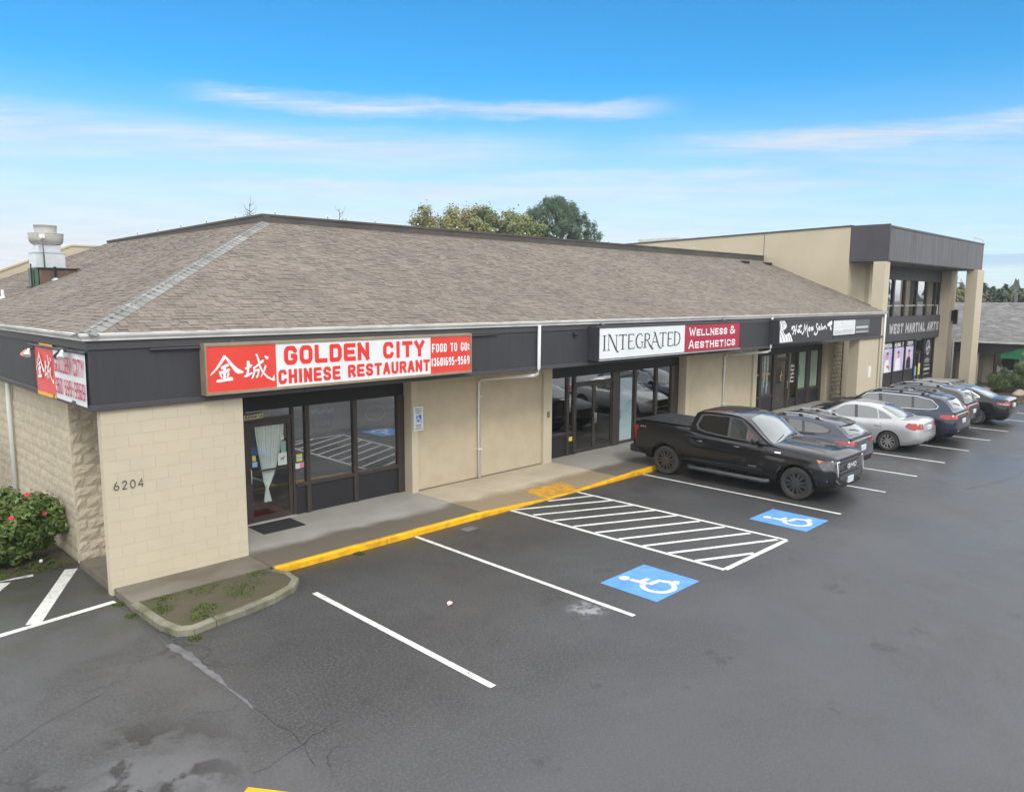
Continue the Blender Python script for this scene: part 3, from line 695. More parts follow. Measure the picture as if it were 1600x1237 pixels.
# ------------------------------------------------------------------ the long single-storey shop building
YF, YG, YS = 13.0, 14.85, 14.58          # fascia face, glazing plane, stucco face
EZ, SOF = 4.22, 3.10                     # eave and soffit heights
RZ, RY, RXL = 6.86, 19.3, 9.95           # ridge height, front ridge line, left ridge line
ROOF_L, ROOF_R, ROOF_B = 3.58, 38.1, 31.6
shop = tag(empty('shop_building', (20, 15, 0)), 'long single storey shop building with brown shingled mansard roof', 'building')
shop.location = (0, 0, 0)
S_ = shop
def block_face(w, h, d, seed, rough, amp=1.0):
    """one masonry block, face toward -Y at y=0, body to y=d; rough = split face"""
    rr = random.Random(seed); b = MB()
    if rough:
        nx, nz = 4, 3; vs_ = []
        for j in range(nz + 1):
            for i in range(nx + 1):
                e = i in (0, nx) or j in (0, nz)
                vs_.append((w * i / nx, 0.012 if e else -rr.uniform(0.004, 0.038) * amp + 0.012 * (1 - amp), h * j / nz))
        fs = [(j * (nx + 1) + i, j * (nx + 1) + i + 1, (j + 1) * (nx + 1) + i + 1, (j + 1) * (nx + 1) + i) for j in range(nz) for i in range(nx)]
        n0 = len(vs_); edge = list(range(nx + 1)) + [(j + 1) * (nx + 1) - 1 for j in range(1, nz + 1)] + [nz * (nx + 1) + i for i in range(nx - 1, -1, -1)] + [j * (nx + 1) for j in range(nz - 1, 0, -1)]
        for e in edge: vs_.append((vs_[e][0], d, vs_[e][2]))
        for k in range(len(edge)): fs.append((edge[(k + 1) % len(edge)], edge[k], n0 + k, n0 + (k + 1) % len(edge)))
        b.add(vs_, fs)
    else:
        c = 0.0014
        b.add([(c, 0, c), (w - c, 0, c), (w - c, 0, h - c), (c, 0, h - c), (0, c, 0), (w, c, 0), (w, c, h), (0, c, h), (0, d, 0), (w, d, 0), (w, d, h), (0, d, h)],
              [(0, 1, 2, 3), (4, 5, 1, 0), (5, 6, 2, 1), (6, 7, 3, 2), (7, 4, 0, 3), (8, 9, 5, 4), (9, 10, 6, 5), (10, 11, 7, 6), (11, 8, 4, 7)])
    me = bpy.data.meshes.new('block'); me.from_pydata(b.v, [], b.f)
    a = me.attributes.new('tone', 'FLOAT', 'FACE'); t = rr.random(); a.data.foreach_set('value', [t] * len(me.polygons))
    me.update(); return me
BLK = {}
def masonry(parent, origin, ax, length, height, m, rough, bw=0.40, bh=0.203, name='block', seed=0, d=0.05, z0=0.0, amp=1.0):
    """running-bond wall of blocks: origin = lower left corner seen from outside, ax = direction along the wall (unit)"""
    ax = Vector(ax); nrm = Vector((ax.y, -ax.x, 0)); M3 = Matrix((ax, -nrm, Vector((0, 0, 1)))).transposed()
    rr = random.Random(seed); j = 0; z = z0; made = 0; gp = 0.002 if not rough else 0.003
    while z < height - 0.02:
        h = min(bh, height - z); x = 0.0; first = j % 2
        while x < length - 0.01:
            w = (bw / 2 if first else bw); first = 0; w = min(w, length - x)
            key = (round(w, 3), round(h, 3), rough, rr.randrange(6), m, amp)
            if key not in BLK:
                BLK[key] = block_face(w - gp, h - gp, d, (int(key[0] * 1000) * 31 + int(key[1] * 1000) * 7 + key[3] * 101) & 0xffff, rough, amp); BLK[key].materials.append(MATS[m])
            o = bpy.data.objects.new(name, BLK[key]); o.parent = parent
            o.matrix_world = Matrix.Translation(Vector(origin) + ax * (x + gp / 2) + Vector((0, 0, z + gp / 2))) @ M3.to_4x4()
            col.objects.link(o); x += w; made += 1
        z += bh; j += 1
    return made
# ----- screen wall with the house number
ww = box('screen_wall', 3.83, 6.18, 13.055, 13.20, 0.0, SOF, MATS['cream_joint'], S_)
masonry(ww, (3.82, 13.05, 0.0), (1, 0, 0), 2.37, SOF, 'cream_paint', False, seed=1, d=0.04)
masonry(ww, (3.82, 13.215, 0.0), (0, -1, 0), 0.165, SOF, 'cream_paint', False, bw=0.33, seed=2, d=0.02)
# ----- split-faced block of the left end
lw = box('end_wall', 3.95, 4.25, 15.16, ROOF_B, 0.0, SOF, MATS['cream_joint'], S_)
masonry(lw, (3.90, 20.9, 0.0), (0, -1, 0), 5.8, SOF, 'split_block', True, seed=3, amp=0.22)
fw = box('end_wall_return', 3.94, 7.0, 15.145, 15.3, 0.0, SOF, MATS['cream_joint'], S_)
masonry(fw, (3.90, 15.10, 0.0), (1, 0, 0), 2.0, SOF, 'split_block', True, seed=4, amp=0.6)
# ----- stucco walls and their edge piers
def stucco(x0, x1, pw0=0.2, pw1=0.36):
    w = box('stucco_wall', x0 + 0.02, x1 - 0.02, YS, 15.1, 0.0, SOF, MATS['stucco'], S_)
    for a, b_ in ((x0, x0 + pw0), (x1 - pw1, x1)): box('pier', a, b_, YS - 0.09, 15.08, 0.0, SOF, MATS['cream_paint'], w, 0.012)
    box('base_flashing', x0 + pw0, x1 - pw1, YS - 0.012, YS, 0.121, 0.15, MATS['concrete_damp'], w)
    return w
stucco(11.12, 16.2); stucco(23.3, 28.55, 0.22, 0.30)
w3 = box('stucco_wall', 35.5, 36.2, YS, 15.1, 0.0, SOF, MATS['stucco'], S_)
w4 = box('block_wall', 36.2, 38.5, 14.90, 15.1, 0.0, SOF, MATS['cream_joint'], S_)
masonry(w4, (36.2, 14.86, 0.0), (1, 0, 0), 2.0, SOF, 'split_block', True, seed=6)
box('stucco_wall', 38.2, 40.6, 14.88, 15.1, 0.0, SOF, MATS['cream_paint'], S_)
w5 = box('screen_wall', 35.25, 37.62, 13.055, 13.5, 0.0, SOF, MATS['cream_paint'], S_)
mat('soffit_cream', (0.55, 0.50, 0.41), rough=0.8)
# ----- soffit, fascia
box('soffit', 3.74, 38.0, YF + 0.03, 15.4, SOF, SOF + 0.03, MATS['soffit_cream'], S_)
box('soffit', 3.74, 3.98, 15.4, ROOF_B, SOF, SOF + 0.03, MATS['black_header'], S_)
seams = [3.70, 7.4, 10.6, 13.93, 17.2, 20.4, 23.4, 26.43, 29.6, 32.8, 36.0, 37.9]
for i in range(len(seams) - 1):
    box('fascia_panel', seams[i] + (0.005 if i else 0), seams[i + 1] - 0.005, YF, YF + 0.03, SOF + 0.075, EZ - 0.02, MATS['charcoal_siding'], S_)
    box('fascia_cap', seams[i] - (0.02 if not i else -0.003), seams[i + 1] - 0.003, YF - 0.03, YF + 0.02, SOF - 0.02, SOF + 0.073, MATS['charcoal_trim'], S_, 0.008)
ls = [13.03, 16.3, 19.5, 22.7, 26, 29, ROOF_B]
for i in range(len(ls) - 1):
    box('fascia_panel', 3.70, 3.73, ls[i] + 0.005, ls[i + 1] - 0.005, SOF + 0.075, EZ - 0.02, MATS['charcoal_siding'], S_)
    box('fascia_cap', 3.68, 3.72, ls[i] - (0.04 if not i else 0), ls[i + 1], SOF - 0.021, SOF + 0.072, MATS['charcoal_trim'], S_, 0.008)
box('fascia_board', 3.66, 37.9, YF - 0.025, YF + 0.01, EZ - 0.17, EZ - 0.012, MATS['charcoal_trim'], S_)
box('fascia_board', 3.675, 3.71, YF + 0.012, ROOF_B, EZ - 0.171, EZ - 0.013, MATS['charcoal_trim'], S_)
b = MB(); b.tube([(4.6, YF - 0.05, 4.02), (12.5, YF - 0.05, 4.02)], 0.022, 8); b.build('conduit', MATS['charcoal_trim'], S_, smooth=True)
b = MB(); b.tube([(3.65, 13.05, 3.99), (3.65, 16.4, 3.99)], 0.022, 8); b.build('conduit', MATS['charcoal_trim'], S_, smooth=True)
b = MB(); b.lathe([(0, -0.06), (0.065, -0.055), (0.08, -0.03), (0.08, 0.0)], (6.0, YF - 0.03, 4.05), 16, axis=1); b.build('junction_box', MATS['charcoal_trim'], S_, smooth=True)
b = MB(); b.lathe([(0, -0.09), (0.05, -0.085), (0.055, -0.03), (0.035, 0.0)], (15.35, YF - 0.0, 3.93), 12, axis=1); b.build('fascia_bracket', MATS['black_plastic'], S_, smooth=True)
# ----- gutters: K-profile
gp = [(0.0, 0.0), (-0.07, 0.0), (-0.075, 0.03), (-0.11, 0.075), (-0.115, 0.11), (-0.10, 0.118), (-0.10, 0.10), (-0.06, 0.03), (-0.01, 0.02), (0.0, 0.02)]
b = MB(); n = len(gp); A = []
for t, P in ((0, lambda y, z: (ROOF_L - 0.0 + y + 0.10, YF + y, EZ - 0.03 + z)), (1, lambda y, z: (ROOF_R, YF + y, EZ - 0.03 + z))): A += [P(y, z) for y, z in gp]
b.add(A, [(i, i + n, (i + 1) % n + n, (i + 1) % n) for i in range(n)] + [tuple(range(n, 2 * n))[::-1]]); b.build('gutter', MATS['gutter_white'], S_)
b = MB(); A = []
for P in (lambda y, z: (ROOF_L + 0.10 + y, YF + y, EZ - 0.03 + z), lambda y, z: (ROOF_L + 0.10 + y, ROOF_B, EZ - 0.03 + z)): A += [P(y, z) for y, z in gp]
b.add(A, [(i, (i + 1) % n, (i + 1) % n + n, i + n) for i in range(n)]); b.build('gutter', MATS['gutter_white'], S_)
# ----- downspouts
def spout(x, xb, zb=0.14):
    b = MB(); r = 0.042
    b.tube([(x, YF - 0.075, EZ - 0.02), (x, YF - 0.075, SOF + 0.02), (x - 0.01, YF - 0.045, SOF - 0.10), (x - 0.06, YF + 0.02, SOF - 0.16)], r, 8)
    b.tube([(x - 0.05, YF, SOF - 0.15), (xb + 0.05, YS - 0.12, SOF - 0.33), (xb, YS - 0.06, SOF - 0.40), (xb, YS - 0.055, zb)], r, 8)
    o = b.build('downspout', MATS['spout_white'], S_, smooth=True)
    for z in (2.3, 0.9): box('strap', xb - 0.06, xb + 0.06, YS - 0.105, YS, z, z + 0.03, MATS['spout_white'], o)
spout(13.93, 13.36); spout(26.43, 26.0)
b = MB(); b.tube([(37.93, YF - 0.07, EZ - 0.02), (37.93, YF - 0.07, 2.9), (37.90, YF - 0.05, 0.15)], 0.045, 8); b.build('downspout', MATS['spout_white'], S_, smooth=True)
b = MB(); b.tube([(3.83, 19.15, SOF), (3.83, 19.15, 2.9), (3.84, 19.25, 2.6), (3.84, 19.25, 0.1)], 0.05, 8); b.build('downspout', MATS['spout_white'], S_, smooth=True)
# ----- roof: deck planes
A0 = (ROOF_L, YF - 0.10, EZ + 0.07); B0 = (ROOF_R, YF - 0.10, EZ + 0.07); C0 = (ROOF_R, RY, RZ); D0 = (RXL, RY, RZ)
E0 = (ROOF_L, ROOF_B, EZ + 0.07); F0 = (RXL, ROOF_B, RZ)
b = MB(); b.add([A0, B0, C0, D0, E0, F0], [(0, 1, 2, 3), (0, 3, 5, 4)]); roof = b.build('roof', MATS['roof_deck'], S_)
b = MB(); b.quad((RXL, RY, RZ - 0.15), (ROOF_R, RY, RZ - 0.15), (ROOF_R, ROOF_B, RZ - 0.15), (RXL, ROOF_B, RZ - 0.15)); b.build('flat_roof', MATS['flat_roof'], S_)
# ----- shingles on both slopes
def shingle_spec(slope):
    """yield (origin, u, v, w, exposure) for every shingle of a slope"""
    e = 0.130; rr = random.Random(11 if slope == 'front' else 12)
    if slope == 'front':
        O = Vector(A0); U = Vector((1, 0, 0)); top = Vector((ROOF_L, RY, RZ)); Ltot = ROOF_R - ROOF_L
    else:
        O = Vector(E0); U = Vector((0, -1, 0)); top = Vector((RXL, ROOF_B, RZ)); Ltot = ROOF_B - (YF - 0.10)
    Vv = (top - O); H = Vv.length; Vv.normalize(); run = (RXL - ROOF_L) if slope == 'front' else (RY - (YF - 0.1))
    rows = int(H / e)
    for r in range(rows):
        h = r * e; cut = (h / H) * run
        x = (cut if slope == 'front' else 0) + 0.02; xe = Ltot - (0 if slope == 'front' else cut) - 0.02
        first = True
        while x < xe:
            w = rr.choice((0.10, 0.13, 0.15, 0.17, 0.20, 0.24)) * (rr.uniform(.35, 1) if first else 1); first = False
            w = min(w, xe - x)
            yield O + U * x + Vv * h, U, Vv, w, e
            x += w
def shingle_mesh(origin, U, V, w, e, th, tone, vs_, fs, tones):
    Nn = U.cross(V).normalized(); k = len(vs_); g_ = 0.004
    L_ = min(e * 1.35, 0.2); a = origin + U * g_; c = origin + U * (w - g_)
    vs_ += [tuple(a + Nn * 0.002), tuple(c + Nn * 0.002), tuple(c + Nn * th), tuple(a + Nn * th), tuple(a + V * L_ + Nn * 0.003), tuple(c + V * L_ + Nn * 0.003)]
    fs += [(k + 3, k + 2, k + 5, k + 4), (k, k + 1, k + 2, k + 3), (k, k + 3, k + 4), (k + 1, k + 5, k + 2)]
    tones += [tone] * 4
SP = []
rr = random.Random(5)
for sl in ('front', 'left'):
    for (o_, U, V, w, e) in shingle_spec(sl):
        c = o_ + U * w / 2; dcam = (c - cam.location).length
        foreshort = abs((cam.location - c).normalized().dot(U.cross(V)))
        SP.append((w * foreshort / dcam ** 2, sl, o_, U, V, w, e, rr.choice((0.006, 0.009, 0.013, 0.020)), rr.random()))
inview = lambda p: 0 < (lambda q: (q.dot(RX) / q.dot(RF)) * 1185 + 800)(Vector(p) - cam.location) < 1600
SP.sort(key=lambda t: -t[0] if inview(t[2]) else 0)
VAR = {}
def shingle_variant(w, th, tone):
    key = (round(w, 2), th, int(tone * 4))
    if key not in VAR:
        vs_, fs, tn = [], [], []
        shingle_mesh(Vector((0, 0, 0)), Vector((1, 0, 0)), Vector((0, 1, 0)), round(w, 2), 0.130, th, (key[2] + 0.5) / 4, vs_, fs, tn)
        me = bpy.data.meshes.new('shingle'); me.from_pydata(vs_, [], fs); me.materials.append(MATS['shingle_brown'])
        at = me.attributes.new('tone', 'FLOAT', 'FACE'); at.data.foreach_set('value', tn); me.update(); VAR[key] = me
    return VAR[key]
for t in SP[:300]:
    _, sl, o_, U, V, w, e, th, tone = t
    o = bpy.data.objects.new('shingle', shingle_variant(w, th, tone)); o.parent = roof
    o.matrix_world = Matrix.Translation(o_) @ Matrix((U, V, U.cross(V))).transposed().to_4x4(); col.objects.link(o)
vs_, fs, tn = [], [], []
for t in SP[300:]: shingle_mesh(t[2], t[3], t[4], t[5], t[6], t[7], t[8], vs_, fs, tn)
o = mesh_obj('shingle_field', vs_, fs, MATS['shingle_brown'], roof); o['kind'] = 'stuff'
at = o.data.attributes.new('tone', 'FLOAT', 'FACE'); at.data.foreach_set('value', tn)
# ----- hip caps
hipv = Vector(D0) - Vector(A0); HL = hipv.length; hd = hipv.normalized()
n1 = Vector((0, -(RZ - EZ), RY - YF)).normalized(); n2 = Vector((-(RZ - EZ), 0, RXL - ROOF_L)).normalized()
s1_ = hd.cross(n1).normalized(); s2_ = n2.cross(hd).normalized()
rr = random.Random(3); k = int(HL / 0.20)
for i in range(k):
    p = Vector(A0) + hd * (0.06 + i * 0.20); w = 0.20
    if s1_.x < 0: s1_ = -s1_
    if s2_.y < 0: s2_ = -s2_
    up = (n1 + n2).normalized(); a, L_ = 0.030, 0.27; cap = []
    for q, h in ((p, a), (p + hd * L_, 0.012)):
        cap += [q + s2_ * w + n2 * (h * .7), q + up * (h + 0.012), q + s1_ * w + n1 * (h * .7), q + s2_ * w + n2 * 0.004, q + s1_ * w + n1 * 0.004]
    me = bpy.data.meshes.new('hip_shingle'); me.from_pydata([tuple(v) for v in cap], [], [(1, 0, 5, 6), (2, 1, 6, 7), (3, 0, 1), (1, 2, 4), (3, 1, 4), (0, 3, 8, 5), (4, 2, 7, 9)])
    at = me.attributes.new('tone', 'FLOAT', 'FACE'); t_ = rr.random(); at.data.foreach_set('value', [t_] * 7); me.materials.append(MATS['shingle_hip']); me.update()
    put(bpy.data.objects.new('hip_shingle', me), roof)
# ----- dark parapet cap along the ridge
def cap_run(p0, p1, name='ridge_cap'):
    p0, p1 = Vector(p0), Vector(p1); d = (p1 - p0).normalized(); nn = Vector((d.y, -d.x, 0)); b = MB()
    prof = [(0.06, -0.10), (0.06, 0.14), (0.085, 0.145), (0.085, 0.20), (-0.14, 0.20), (-0.14, -0.2)]
    vs2 = [p0 + nn * a + Vector((0, 0, z)) for a, z in prof] + [p1 + nn * a + Vector((0, 0, z)) for a, z in prof]; n = len(prof)
    return b.add(vs2, [(i, i + n, (i + 1) % n + n, (i + 1) % n) for i in range(n)] + [tuple(range(n)), tuple(range(2 * n - 1, n - 1, -1))]).build(name, MATS['ridge_cap'], S_)
xs_ = [RXL - 0.06, 16.5, 23.6, 31, 38.0]
for i in range(4): cap_run((xs_[i] + 0.004, RY, RZ + 0.016 * i - 0.0), (xs_[i + 1], RY, RZ + 0.016 * (i + 1)))
ys_ = [ROOF_B, 25.4, RY + 0.06]
for i in range(2): cap_run((RXL, ys_[i], RZ - 0.12 + 0.06 * i), (RXL, ys_[i + 1] + (0.004 if i == 0 else -0.15), RZ - 0.12 + 0.06 * (i + 1)))
for x_, y_ in ((35.1, 18.75), (37.5, 18.75)):
    z_ = EZ + 0.07 + (RZ - EZ - 0.07) * (y_ - YF + 0.1) / (RY - YF + 0.1)
    box('roof_vent', x_ - 0.25, x_ + 0.25, y_ - 0.15, y_ + 0.15, z_ - 0.05, z_ + 0.09, MATS['black_plastic'], S_, 0.02)
# ----- gable fire wall at the far left end
poly = [(3.9, 0), (10.4, 0), (10.4, 6.67), (9.9, 6.68), (8.66, 6.68), (3.9, 4.62)]
b = MB(); b.prism([(p[0], p[1]) for p in poly], 1, ROOF_B + 0.01, ROOF_B + 0.25); b.build('fire_wall', MATS['tan_wall'], S_)
poly2 = [(3.9, 4.62), (8.66, 6.68), (10.4, 6.68), (10.4, 6.74), (8.64, 6.74), (3.86, 4.67)]
b = MB(); b.prism(poly2, 1, ROOF_B - 0.03, ROOF_B + 0.29); b.build('wall_coping', MATS['tan_wall'], S_)

# ------------------------------------------------------------------ shop fronts
def bar(name, x0, x1, z0, z1, m, y0=YG - 0.05, y1=YG + 0.06, parent=S_, c=0.004): return box(name, x0, x1, y0, y1, z0, z1, MATS[m], parent, c)
def pane(x0, x1, z0, z1, g='window_glass', parent=S_, y=YG): return box('window_pane', x0, x1, y, y + 0.008, z0, z1, MATS[g], parent)
HB = 2.52                                  # underside of the dark header over the glazing
def header(x0, x1): return box('header_panel', x0, x1, YG - 0.035, YG + 0.03, HB, SOF, MATS['black_header'], S_)
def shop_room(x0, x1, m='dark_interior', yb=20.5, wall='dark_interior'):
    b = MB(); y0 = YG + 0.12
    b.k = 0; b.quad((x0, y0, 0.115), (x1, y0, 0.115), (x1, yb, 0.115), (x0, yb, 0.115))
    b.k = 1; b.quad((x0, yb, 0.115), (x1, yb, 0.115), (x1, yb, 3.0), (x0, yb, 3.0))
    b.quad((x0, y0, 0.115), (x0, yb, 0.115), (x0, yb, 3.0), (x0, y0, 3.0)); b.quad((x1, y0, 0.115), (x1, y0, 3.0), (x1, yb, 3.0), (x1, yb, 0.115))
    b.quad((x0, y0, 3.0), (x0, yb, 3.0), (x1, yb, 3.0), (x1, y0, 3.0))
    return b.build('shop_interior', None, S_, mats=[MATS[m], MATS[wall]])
def glazed_door(x0, x1, z1, hinge_left, stile=0.09, rail=0.11, g='door_glass', mid=None):
    d = empty('shop_door', (0, 0, 0)); d.parent = S_
    for nm, a in (('door_stile', (x0, x0 + stile, 0.14, z1)), ('door_stile', (x1 - stile, x1, 0.14, z1)), ('door_rail', (x0 + stile, x1 - stile, z1 - rail, z1)), ('door_rail', (x0 + stile, x1 - stile, 0.14, 0.14 + rail))):
        bar(nm, *a, 'bronze_frame', YG - 0.03, YG + 0.03, d)
    box('door_glass', x0 + stile, x1 - stile, YG - 0.004, YG + 0.004, 0.14 + rail, z1 - rail, MATS[g], d)
    hx = x1 - stile / 2 if hinge_left else x0 + stile / 2
    b = MB(); b.tube([(hx, YG - 0.03, 1.0), (hx, YG - 0.09, 1.0), (hx, YG - 0.09, 1.3), (hx, YG - 0.03, 1.3)], 0.014, 8); b.build('door_handle', MATS['aluminium_dull'], d, smooth=True)
    if mid: bar('push_bar', x0 + stile, x1 - stile, mid, mid + 0.035, 'bronze_frame', YG - 0.06, YG - 0.02, d)
    return d
# --- restaurant
header(6.18, 11.12)
bar('window_frame', 6.5, 7.02, 0.12, HB, 'bronze_frame'); bar('window_frame', 7.02, 7.08, 0.12, HB, 'bronze_frame')
rd = glazed_door(7.085, 8.10, 2.29, False, mid=1.22)
bar('door_head', 7.08, 8.11, 2.295, 2.36, 'bronze_frame'); pane(7.08, 8.11, 2.36, HB)
bar('window_frame', 8.105, 8.165, 0.12, HB, 'bronze_frame')
for x0, x1 in ((8.43, 8.53), (9.66, 9.77), (10.93, 11.12)): bar('window_frame', x0, x1, 0.12, HB, 'bronze_frame', YG - 0.06, YG + 0.06)
for x0, x1 in ((8.165, 8.43), (8.53, 9.66), (9.77, 10.93)):
    bar('window_sill', x0, x1, 0.75, 0.83, 'bronze_frame', YG - 0.07, YG + 0.06); box('kick_panel', x0, x1, YG - 0.015, YG + 0.03, 0.12, 0.75, MATS['kick_panel'], S_)
    pane(x0, x1, 0.83, HB)
bar('door_threshold', 7.0, 8.15, 0.118, 0.14, 'aluminium_dull', YG - 0.1, YG + 0.06)
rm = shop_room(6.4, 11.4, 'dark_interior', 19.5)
box('carpet', 6.6, 8.3, YG + 0.13, 18.5, 0.118, 0.125, MATS['red_carpet'], rm)
mat('maroon_cloth', (0.075, 0.012, 0.028), (0.05, 0.01, 0.02), 20, 3, rough=0.9)
box('maroon_panel', 8.17, 8.45, YG + 0.09, YG + 0.10, 0.83, 2.46, MATS['maroon_cloth'], rm)
box('tan_partition', 8.6, 11.1, 16.6, 16.7, 1.5, 2.95, MATS['tan_wall'], rm)
# door stickers and notices
mat('notice_paper', (0.62, 0.66, 0.62), rough=0.6); mat('notice_green', (0.25, 0.42, 0.36), rough=0.6); mat('sticker_yellow', (0.75, 0.60, 0.12), rough=0.5); mat('sticker_blue', (0.25, 0.48, 0.70), rough=0.5); mat('sticker_pink', (0.65, 0.22, 0.36), rough=0.5)
def sheet(name, x0, x1, z0, z1, m, y=YG - 0.008, parent=rd): return box(name, x0, x1, y - 0.002, y, z0, z1, MATS[m], parent)
sheet('notice', 7.78, 7.99, 1.28, 1.55, 'notice_paper', YG - 0.0065); n_ = sheet('notice', 7.86, 7.97, 1.55, 1.80, 'notice_green', YG - 0.0065); sheet('notice', 7.85, 7.93, 1.83, 1.93, 'notice_paper', YG - 0.0065)
dog = Ink((7.89, YG - 0.009, 1.40), (1, 0, 0), (0, 0, 1), 0.001)
dog.stroke([(-0.04, 0.02), (0.02, 0.03)], 0.025).stroke([(0.02, 0.03), (0.045, 0.07)], 0.018).stroke([(-0.035, 0.02), (-0.04, -0.03)], 0.01).stroke([(0.01, 0.02), (0.015, -0.03)], 0.01).stroke([(-0.04, 0.025), (-0.06, 0.05)], 0.007)
dog.build('dog_print', MATS['ink_black'], rd)
sheet('sticker', 7.20, 7.28, 1.46, 1.57, 'sticker_yellow', YG - 0.0065); sheet('sticker', 7.20, 7.31, 1.33, 1.44, 'sticker_blue', YG - 0.0065)
sheet('sticker', 8.22, 8.36, 1.30, 1.46, 'sticker_yellow', YG - 0.003, S_); sheet('sticker', 8.23, 8.355, 1.35, 1.40, 'sticker_blue', YG - 0.006, S_); sheet('sticker', 8.19, 8.30, 1.14, 1.26, 'notice_paper', YG - 0.003, S_); sheet('sticker', 8.30, 8.40, 1.15, 1.27, 'sticker_pink', YG - 0.004, S_)
# --- wellness shop
header(16.2, 23.3)
FW = [(16.25, 16.31), (17.21, 17.31), (17.52, 17.62), (19.46, 19.82), (20.64, 20.76), (21.86, 21.98), (22.84, 23.0)]
for x0, x1 in FW: bar('window_frame', x0, x1, 0.12, HB, 'bronze_frame', YG - 0.06, YG + 0.06)
bar('window_frame', 23.0, 23.3, 0.12, HB, 'bronze_frame')
for x0, x1, z0 in ((16.31, 17.21, 0.83), (17.31, 17.52, 0.83)):
    bar('window_sill', x0, x1, 0.75, 0.83, 'bronze_frame', YG - 0.07, YG + 0.06); box('kick_panel', x0, x1, YG - 0.015, YG + 0.03, 0.12, 0.75, MATS['kick_panel'], S_); pane(x0, x1, z0, HB)
box('mail_slot', 17.33, 17.50, YG - 0.03, YG - 0.016, 0.55, 0.68, MATS['sticker_yellow'], S_)
glazed_door(17.63, 18.54, 2.25, True, 0.06, 0.07); glazed_door(18.545, 19.455, 2.25, False, 0.06, 0.07)
bar('door_head', 17.62, 19.46, 2.255, 2.33, 'bronze_frame'); pane(17.62, 19.46, 2.33, HB)
glazed_door(19.83, 20.635, 2.36, False, 0.05, 0.06); pane(19.83, 20.635, 2.37, HB)
mat('frosted_blue', (0.52, 0.64, 0.70), (0.47, 0.59, 0.65), 2, 3, rough=0.35, spec=0.6)
box('frosted_film', 19.885, 20.58, YG + 0.006, YG + 0.012, 0.22, 2.29, MATS['frosted_blue'], S_)
for x0, x1 in ((20.76, 21.86), (21.98, 22.84)): pane(x0, x1, 0.2, HB); bar('window_sill', x0, x1, 0.12, 0.2, 'bronze_frame')
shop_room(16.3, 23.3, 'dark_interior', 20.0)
sheet('sticker', 18.62, 18.70, 2.05, 2.13, 'sticker_yellow', YG - 0.006, S_)
# --- salon
header(28.55, 35.5)
for x0, x1 in ((28.56, 28.74), (29.38, 29.58), (30.62, 30.86), (31.95, 32.1), (32.95, 33.03), (33.95, 34.26), (35.26, 35.5)): bar('window_frame', x0, x1, 0.12, HB, 'bronze_frame', YG - 0.06, YG + 0.06)
for x0, x1 in ((28.74, 29.38), (29.58, 30.62), (33.03, 33.95), (34.26, 35.26)):
    bar('window_sill', x0, x1, 0.75, 0.83, 'bronze_frame', YG - 0.07, YG + 0.06); box('kick_panel', x0, x1, YG - 0.015, YG + 0.03, 0.12, 0.75, MATS['kick_panel'], S_); pane(x0, x1, 0.83, HB, 'door_glass')
glazed_door(30.87, 31.94, 2.3, True, 0.08, 0.10); bar('door_head', 30.86, 31.95, 2.3, 2.36, 'bronze_frame'); pane(30.86, 31.95, 2.36, HB)
pane(32.1, 32.95, 0.5, HB); box('kick_panel', 32.1, 32.95, YG - 0.015, YG + 0.03, 0.12, 0.5, MATS['kick_panel'], S_)
sm = shop_room(28.6, 35.4, 'dark_interior', 19.0, 'room_wall')
mat('green_blind', (0.50, 0.66, 0.50), (0.45, 0.60, 0.46), 2, 3, rough=0.7); mat('teal_sheet', (0.03, 0.22, 0.20), rough=0.5); mat('purple_counter', (0.38, 0.20, 0.42), (0.46, 0.27, 0.50), 1.5, 3, rough=0.6)
for x0, x1 in ((33.04, 33.94), (34.28, 35.24)):
    k = int((x1 - x0) / 0.115)
    for i in range(k): box('blind_slat', x0 + i * (x1 - x0) / k, x0 + (i + 1) * (x1 - x0) / k - 0.006, YG + 0.05 + 0.01 * (i % 2), YG + 0.058 + 0.01 * (i % 2), 0.86, 2.5, MATS['green_blind'], S_)
box('notice', 33.06, 33.25, YG - 0.012, YG - 0.010, 1.45, 1.95, MATS['teal_sheet'], S_)
box('counter', 30.9, 33.0, 16.0, 16.5, 0.12, 1.1, MATS['purple_counter'], sm)
mat('pale_drape', (0.70, 0.78, 0.76), (0.55, 0.62, 0.61), 6, 4, rough=0.9)
b = MB()
for i in range(14):
    x_ = 28.78 + i * 0.13
    if 29.34 < x_ < 29.6: continue
    b.box(x_, x_ + 0.08, YG + 0.12 + 0.03 * (i % 2), YG + 0.14 + 0.03 * (i % 2), 0.9 + 0.25 * (i % 3), 2.5)
b.build('drape', MATS['pale_drape'], sm)
mat('orange_band', (0.60, 0.33, 0.06), rough=0.6)
for x0, x1 in ((28.75, 29.37), (29.59, 30.4)): box('window_band', x0, x1, YG - 0.006, YG - 0.003, 1.70, 1.77, MATS['orange_band'], S_)
k = Ink((32.52, YG - 0.004, 1.25), (0, 0, 1), (-1, 0, 0), 0.003)
for i in range(5): k.stroke([(i * 0.17, -0.17), (i * 0.17, 0.17)], 0.05); k.stroke([(i * 0.17, 0.17 - 0.1 * (i % 3)), (i * 0.17 + 0.12, 0.17 - 0.1 * (i % 3))], 0.045)
k.build('window_lettering', MATS['letter_white'], S_)
k = Ink((31.4, YG - 0.01, 1.5), (1, 0, 0), (0, 0, 1), 0.003); k.stroke([(0, 0.28), (0.08, 0.1), (-0.06, 0.08), (0.03, -0.15)], 0.05); k.build('window_decal', MATS['sticker_yellow'], S_)
